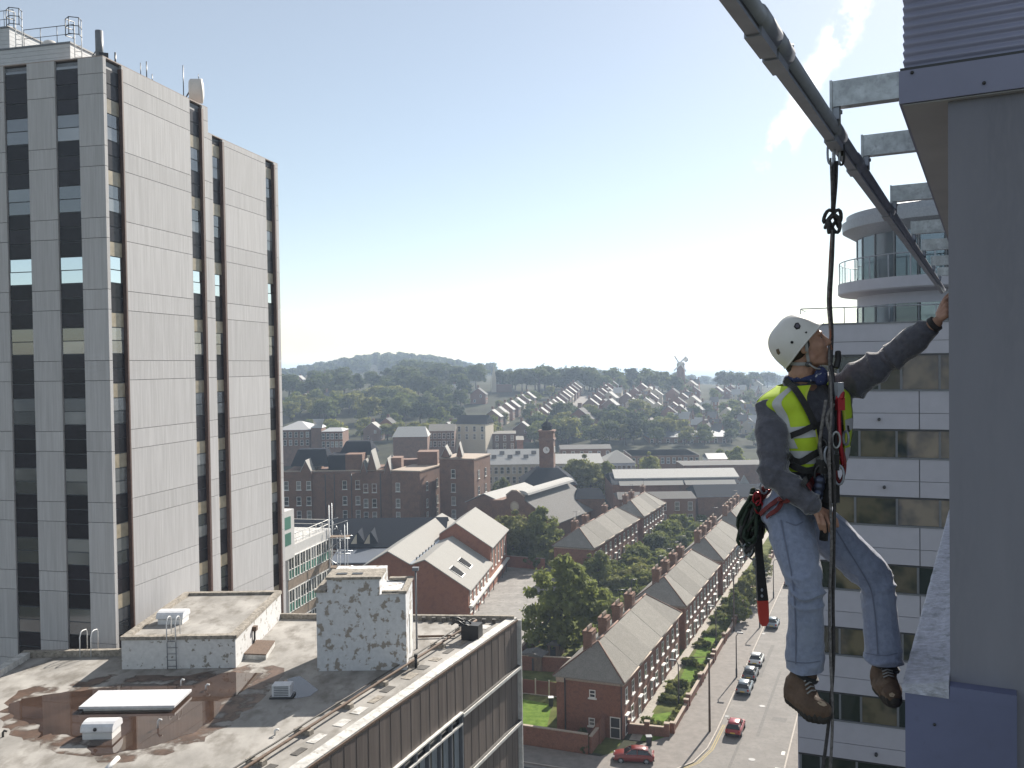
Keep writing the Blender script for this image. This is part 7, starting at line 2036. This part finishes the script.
# ---- boots
def boot(ank, heel, ball, toe, down, name='boot'):
    mb = MB(); limb(mb, [(ank, .056), (ank + (heel - ank) * .6, .058), (heel, .047)]); limb(mb, [(heel, .047), (heel + (ball - heel) * .5, .051), (ball, .052), (toe, .041)])
    cap(mb, ank + (heel - ank) * .4, ball, .054, .045)
    o = remeshed(name, mb, .006, MATS['boot_leather'], person, 4, lambda p: .003 * noise.noise(p * 40))
    so = MB(); dn = down.normalized() * .026
    limb(so, [(heel + dn, .040), (heel + (ball - heel) * .5 + dn * 1.0, .038), (ball + dn, .046), (toe + dn * .8, .040)])
    so_o = remeshed('sole', so, .006, MATS['boot_sole'], o, 2, lambda p: .0035 * math.sin(p.dot((ball - heel).normalized()) * 320))
    cu = MB(); ax = (heel - ank).normalized(); s_ = ax.orthogonal().normalized(); t_ = ax.cross(s_)
    cu.tube([ank - ax * .008 + (s_ * math.cos(i * math.pi / 9) + t_ * math.sin(i * math.pi / 9)) * .052 for i in range(18)], .014, 6, loop=True)
    cu.build('collar', MATS['webbing_black'], o)
    fwd = (toe - heel).normalized(); up = -down.normalized(); sd = fwd.cross(up).normalized()
    for k in range(5):
        q = ank + (ball - ank) * (.35 + .13 * k) + up * .047
        la = MB().tube([q + sd * .024, q + up * .008, q - sd * .024], .0035, 6); la.build('lace', MATS['strap_grey'], o)
    return o
hR_, bR_, tR_ = PD(793.5, 692, 4.02), PD(812, 706, 3.91), PD(822, 710, 3.875)
fw = (tR_ - hR_).normalized(); leg = (ankR - kneeR).normalized(); dnR = (leg - fw * leg.dot(fw))
boot(PD(804, 675, 4.0), hR_, bR_, tR_, dnR)
hL_, bL_, tL_ = PD(881, 682, 4.2), PD(890, 690, 4.10), PD(892.5, 694, 4.055)
fw = (tL_ - hL_).normalized(); leg = (ankL - kneeL).normalized(); dnL = (leg - fw * leg.dot(fw))
boot(PD(885, 668, 4.2), hL_, bL_, tL_, dnL)
BTS = bvh_of([o for o in person.children if o.name.startswith('boot')])
decal([(817.5, 702.5), (820.5, 700.8), (824.5, 702.2), (827, 705.5), (824, 706.5), (820, 705)], BTS, mat('toe_highlight', (.42, .33, .24), .7), 'toe_highlight', person, .002, .004)  # pale tan decals paint the highlight on each toe
decal([(889, 694), (892, 692.5), (895, 694.5), (893.5, 697), (890, 696.5)], BTS, MATS['toe_highlight'], 'toe_highlight', person, .002, .004)
# ---- vest: shell over the chest, open at the front, with silver bands
VB = dense([ringT(c, a, w, d) for c, a, w, d in ((PD(808.5, 468, 4.19), axs[2], .172, .124), (PD(810, 450, 4.19), axs[2], .180, .130), (PD(809, 432, 4.19), AX, .202, .136), (PD(806, 410, 4.205), AX, .222, .136), (PD(802.5, 396, 4.20), AX, .228, .124), (PD(803, 383.5, 4.20), AX, .112, .092))], 6)
def vest_patch(name, rows, cols, m, off, parent, wr=.004):
    """part of the shell; columns count round the chest (9 = front centre)"""
    mb = MB(); R_ = []
    for k in rows:
        ring = VB[k]; c = sum(ring, V(0, 0, 0)) / len(ring); r_ = []
        for i in cols:
            i0 = math.floor(i); f = i - i0; p = ring[i0 % 36] * (1 - f) + ring[(i0 + 1) % 36] * f
            n = (p - c).normalized(); w = wr * noise.noise(p * 16) + wr * .6 * noise.noise(p * 40)
            r_.append(p + n * (off + w))
        R_.append(r_)
    inn = [[p + (sum(VB[k], V(0, 0, 0)) / 36 - p).normalized() * .004 for p in r] for k, r in zip(rows, R_)]
    mb.rings(R_, closed=False, cap=False); mb.rings(inn, closed=False, cap=False)
    return mb.build(name, m, parent)
def fr_range(a, b, s=.5):
    n = int(round((b - a) / s)); return [a + (b - a) * i / n for i in range(n + 1)]
allr = list(range(0, 31))
cols_all = fr_range(11.3, 43.3)
vest = vest_patch('vest', allr, cols_all, MATS['hivis'], .010, person)
vest_patch('reflective_band', [3, 4, 5, 6, 7], cols_all, MATS['reflective'], .0135, vest)
for c0, c1 in ((14.7, 16.3), (38.0, 39.6), (20.5, 22.0), (33.5, 35.0)):
    vest_patch('reflective_band', list(range(8, 31)), fr_range(c0, c1), MATS['reflective'], .0135, vest)
vest_patch('reflective_band', [12, 13, 14, 15], cols_all, MATS['reflective'], .0140, vest)
vest_patch('binding', allr, [11.1, 11.3, 11.5], mat('binding_yellow', (.55, .62, .08), .7), .013, vest); vest_patch('binding', allr, [43.0, 43.2, 43.4], MATS['binding_yellow'], .013, vest)
BV = bvh_of([vest, fleece, jeans])
def strap(pxs, w, m, name, parent, lift=.012, th=.005, bv=None, sub=6):
    P = []
    for (x0, y0), (x1, y1) in zip(pxs, pxs[1:]):
        for q in range(sub): P.append((x0 + (x1 - x0) * q / sub, y0 + (y1 - y0) * q / sub))
    P.append(pxs[-1]); S_ = [snap(x, y, bv or BV, lift) for x, y in P]; S_ = [s for s in S_ if s]
    if len(S_) < 2: return
    pts = [s[0] for s in S_]; ns = [s[1] for s in S_]
    for _ in range(3):
        pts = [pts[0]] + [(a + b * 2 + c) / 4 for a, b, c in zip(pts, pts[1:], pts[2:])] + [pts[-1]]
        ns = [ns[0]] + [((a + b * 2 + c) / 4).normalized() for a, b, c in zip(ns, ns[1:], ns[2:])] + [ns[-1]]
    R_ = []
    for i, (p, n) in enumerate(zip(pts, ns)):
        t = (pts[min(i + 1, len(pts) - 1)] - pts[max(i - 1, 0)]).normalized(); s = t.cross(n).normalized()
        R_.append([p - s * w / 2, p + s * w / 2, p + s * w / 2 + n * th, p - s * w / 2 + n * th])
    return MB().rings(R_, smooth=False).build(name, m, parent)
BJ = bvh_of([jeans]); DSM = mat('denim_seam', (.15, .17, .24), .9)
strap([(781, 520), (786, 545), (792, 575), (795, 600), (796, 630), (796, 664)], .006, DSM, 'seam', jeans, .0015, .002, BJ)
strap([(836, 530), (848, 550), (862, 572), (872, 590), (876, 620), (878, 654)], .006, DSM, 'seam', jeans, .0015, .002, BJ)
strap([(786, 522), (796, 526), (803, 522)], .005, DSM, 'pocket', jeans, .0015, .002, BJ)
strap([(787, 660.5), (797, 662.5), (808, 663), (820, 661)], .004, DSM, 'hem_stitch', jeans, .0012, .002, BJ)
strap([(866, 653), (876, 655), (888, 655.5), (897, 653)], .004, DSM, 'hem_stitch', jeans, .0012, .002, BJ)
har = MB().tube([PD(826, 472, 4.02) + V(0, 0, .02 * math.sin(i * .785)) + V(.02 * math.cos(i * .785), 0, 0) for i in range(8)], .006, 8, loop=True).build('harness', MATS['steel_alu'], person)
BK, RD = MATS['webbing_black'], MATS['webbing_red']
strap([(788, 380), (794, 390), (802, 402), (810, 418), (819, 440), (824, 458)], .030, BK, 'shoulder_strap', har)
strap([(826, 384), (834, 400), (836, 420), (833, 445)], .028, BK, 'shoulder_strap', har)
strap([(788, 436), (800, 432), (812, 426), (822, 424)], .026, BK, 'chest_strap', har)
strap([(786, 455), (800, 463), (815, 452), (826, 446), (838, 444)], .030, BK, 'waist_belt', har, .014)
strap([(789, 461), (797, 467), (806, 470), (818, 466)], .030, BK, 'waist_belt', har, .018)
strap([(838, 428), (846, 429)], .03, BK, 'chest_strap', har)
strap([(763, 514), (768, 510), (775, 504), (783, 497)], .022, RD, 'leg_loop', har)
strap([(769, 519), (776, 511), (783, 503), (789, 498)], .020, RD, 'leg_loop', har)
strap([(806, 489), (812, 478), (818, 468), (826, 458)], .034, RD, 'gear_strap', har, .016)
strap([(800, 486), (808, 474), (816, 462)], .024, BK, 'gear_strap', har, .02)
def ptube(pts, r, m, name, parent=har, n=8):
    P = [PD(*p) for p in pts]; out = []
    for i in range(len(P) - 1):
        A, B, C, D = P[max(i - 1, 0)], P[i], P[i + 1], P[min(i + 2, len(P) - 1)]
        for q in range(6):
            f = q / 6; out.append(.5 * (2 * B + (C - A) * f + (2 * A - 5 * B + 4 * C - D) * f * f + (3 * B - A - 3 * C + D) * f ** 3))
    out.append(P[-1]); return MB().tube(out, r, n).build(name, m, parent)
ptube([(838, 386, 4.03), (839.5, 400, 4.0), (839, 420, 3.99), (840.5, 445, 3.98), (843, 466, 3.99)], .0095, MATS['anodised_red'], 'lanyard')
ptube([(836.5, 398, 3.99), (841, 398, 3.98), (842, 392, 3.99)], .013, MATS['anodised_red'], 'rope_clamp')
MB().box(PD(839, 391, 3.99), (.028, .03, .075), .2).build('rope_clamp', MATS['steel_alu'], har)
MB().box(PD(840, 404, 3.985), (.032, .03, .055), .1).build('rope_clamp', MATS['anodised_red'], har)
ptube([(838, 352, 4.08), (838, 360, 4.06), (836, 368, 4.05)], .013, MATS['black_plastic'], 'radio_clip')
ptube([(831, 366, 4.06), (833, 380, 4.03), (832, 396, 4.0)], .010, MATS['steel_dark'], 'chest_ascender')
ptube([(826, 400, 4.0), (822, 425, 3.98), (820, 445, 3.98), (824, 468, 3.97)], .0075, MATS['rope_grey'], 'cow_tail')
ptube([(834, 404, 3.99), (827, 418, 3.97), (831, 440, 3.96), (828, 462, 3.96), (833, 478, 3.97)], .007, MATS['rope_grey'], 'cow_tail')
ptube([(842, 448, 3.99), (845, 462, 3.98), (843.5, 476, 3.99), (838.5, 482, 3.99), (836, 470, 3.98), (839, 456, 3.98)], .007, RD, 'cow_tail')
for c, w, h, ax, m in (((839, 475, 3.97), .04, .085, PXB, 'steel_alu'), ((829, 455, 3.97), .045, .08, V(1, .3, 0), 'steel_alu'), ((823, 448, 3.98), .04, .075, V(.6, -.5, 0), 'steel_dark'), ((836, 440, 3.97), .035, .07, V(1, 0, 0), 'steel_galv'), ((820, 476, 3.98), .045, .09, V(.9, -.4, 0), 'steel_dark'), ((846, 438, 4.02), .03, .06, V(.4, -.8, 0), 'steel_alu')):
    q = PD(*c); pts = []
    axn = Vector(ax).normalized()
    for i in range(18):
        a = 2 * math.pi * i / 18; pts.append(q + axn * w / 2 * math.cos(a) + V(0, 0, h / 2 * math.sin(a)))
    MB().tube(pts, .0055, 8, loop=True).build('carabiner', MATS[m], har)
mb = MB()
for z in (0, .028, -.03): mb.ell(PD(819, 487, 3.98) + V(0.004 * z * 50, 0, z), (.026, .02, .024))
remeshed('pulley', mb, .005, mat('alloy_blue', (.05, .06, .10), .35, metal=.6), har, 2)
mb = MB(); mb.box(PD(831, 490, 4.0), (.06, .04, .11), .3); mb.box(PD(826, 466, 3.99), (.07, .045, .06), .2); mb.box(PD(834, 462, 3.985), (.04, .04, .07), -.2); mb.build('gear_pouch', BK, har)
ptube([(826, 500, 4.02), (825, 520, 4.03), (823.5, 540, 4.04)], .020, BK, 'hanging_strap')
# scarf, chin strap, watch
mb = MB()
for i in range(12):
    q = PD(818 + 6 * rng.random(), 371 + 10 * rng.random(), 4.07 + .03 * rng.random()); mb.ell(q, (.022, .018, .026))
mb.tube(ringT(PD(804.5, 377.5, 4.17), AX, .078, .074, 16, 2), .016, 8, loop=True)
remeshed('neckerchief', mb, .006, MATS['bandana_blue'], person, 2, lambda p: .004 * noise.noise(p * 50))
HB2 = bvh_of([body, bpy.data.objects[helmet.name]])
BB = bvh_of([body])
strap([(803.5, 333), (805.5, 342), (807, 352), (808.5, 361)], .013, MATS['strap_grey'], 'chin_strap', helmet, .004, .003, BB)
strap([(791, 363.5), (797, 364), (803, 364), (808.5, 363)], .015, MATS['strap_grey'], 'chin_strap', helmet, .006, .003, BB)
q = snap(808.6, 363.2, BB, .006)
if q: MB().ell(q[0], (.016, .010, .013)).build('strap_buckle', mat('buckle_grey', (.09, .09, .095), .5), helmet)
ptube([(809, 364, 4.06), (815, 368, 4.05), (820, 369, 4.06)], .004, MATS['strap_grey'], 'chin_strap', helmet)
ax = (wrL - elL).normalized(); s_ = ax.orthogonal().normalized(); t_ = ax.cross(s_); wc = wrL + ax * -.008
wt = MB()
wt.rings([[wc + ax * d + (s_ * math.cos(i * math.pi / 10) + t_ * math.sin(i * math.pi / 10)) * r for i in range(20)] for d, r in ((-.012, .031), (-.010, .036), (.010, .036), (.012, .031))], smooth=False)
wt.build('watch', MATS['webbing_black'], person)
# ---- rope bundle and strap hanging from his belt
rb_ = root('rope_bundle', 'tangled dark green rope bundle hanging from the back of his harness', 'rope', PD(752, 500, 4.3))
for i in range(24):
    cx, w_ = 750 + rng.uniform(-6, 6), rng.uniform(3, 8)
    y0, y1 = rng.uniform(489, 502), rng.uniform(528, 556) - abs(cx - 750) * .6; d = 4.27 + rng.uniform(-.06, .06); pts = []
    tw_ = rng.uniform(-.6, .6)
    for k in range(16):
        a = 2 * math.pi * k / 16
        x = cx + w_ * math.sin(a) * (1 + .5 * math.sin(a * 2 + i)) + 8 * (.5 + .5 * math.cos(a)) + 1.5 * math.sin(3 * a + i)
        y = (y0 + y1) / 2 - (y1 - y0) / 2 * math.cos(a)
        y += 2.0 * math.sin(2 * a + i * 2); pts.append(PD(x, y, d + .04 * math.sin(a + tw_ * 3 + i)))
    MB().tube(pts, rng.uniform(.006, .0095), 6, loop=True).build('coil', MATS[rng.choice(['cord_green', 'cord_green', 'cord_green', 'rope_dark', 'webbing_black'])], rb_)
for p, q in (((757, 497), (766, 486)), ((752, 503), (764, 489)), ((760, 502), (769, 490))):
    MB().tube([PD(*p, 4.24), PD((p[0] + q[0]) / 2 + 1, (p[1] + q[1]) / 2 - 2, 4.2), PD(*q, 4.2)], .011, 8).build('red_strap', MATS['webbing_red'], rb_)
for x, y in ((764, 487), (757, 499), (759, 507), (769, 484)):
    q = PD(x, y, 4.19); MB().tube([q + V(.018 * math.cos(i * .52), 0, .03 * math.sin(i * .52)) for i in range(12)], .005, 6, loop=True).build('carabiner', MATS['anodised_red' if x % 2 else 'steel_alu'], rb_)
for x, y in ((741, 552), (748, 549), (753, 553)):
    q = PD(x, y, 4.24); MB().tube([q + V(.022 * math.cos(i * .52), 0, .03 * math.sin(i * .52)) for i in range(12)], .0045, 6, loop=True).build('carabiner', MATS['steel_galv'], rb_)
ts = root('tool_strap', 'long black tapered strap with a red tip hanging below the rope bundle', 'strap', PD(760, 560, 4.25))
P = [(758, 500, 4.24), (757.5, 530, 4.24), (759, 555, 4.24), (760.5, 575, 4.24), (762.5, 600, 4.24)]
def flat_strap(P, ws, m, name):
    R_ = []
    for p, w in zip(P, ws):
        q = PD(*p); s = V(1, .1, 0).normalized(); R_.append([q - s * w / 2 - V(0, .012, 0), q + s * w / 2 - V(0, .012, 0), q + s * w / 2 + V(0, .012, 0), q - s * w / 2 + V(0, .012, 0)])
    return MB().rings(R_, smooth=False).build(name, m, ts)
flat_strap(P, [.03, .035, .034, .042, .052], MATS['webbing_black'], 'strap')
flat_strap([(762.6, 600.3, 4.24), (763.5, 614, 4.24), (763.8, 622, 4.24), (763.6, 625.5, 4.24)], [.05, .048, .04, .02], MATS['red_tip'], 'tip')
for y in (590, 596): 
    q = PD(762, y, 4.22); MB().ell(q, (.006, .006, .008)).build('stud', MATS['steel_alu'], ts)
# ================================================================ HAZE
hzb = MB(); hzb.par(V(-8800, -8600, -27), V(17600, 0, 0), V(0, 17400, 0), V(0, 0, 92))
hm_ = bpy.data.materials.new('haze'); hm_.use_nodes = True
N, L = hm_.node_tree.nodes, hm_.node_tree.links
N.remove(N['Principled BSDF'])
pv = N.new('ShaderNodeVolumePrincipled'); pv.inputs['Color'].default_value = (.60, .76, 1.0, 1); pv.inputs['Density'].default_value = HAZE
pv.inputs['Anisotropy'].default_value = 0.35
L.new(pv.outputs[0], N['Material Output'].inputs['Volume'])
ho = hzb.build('haze', hm_); tag(ho, kind='stuff')
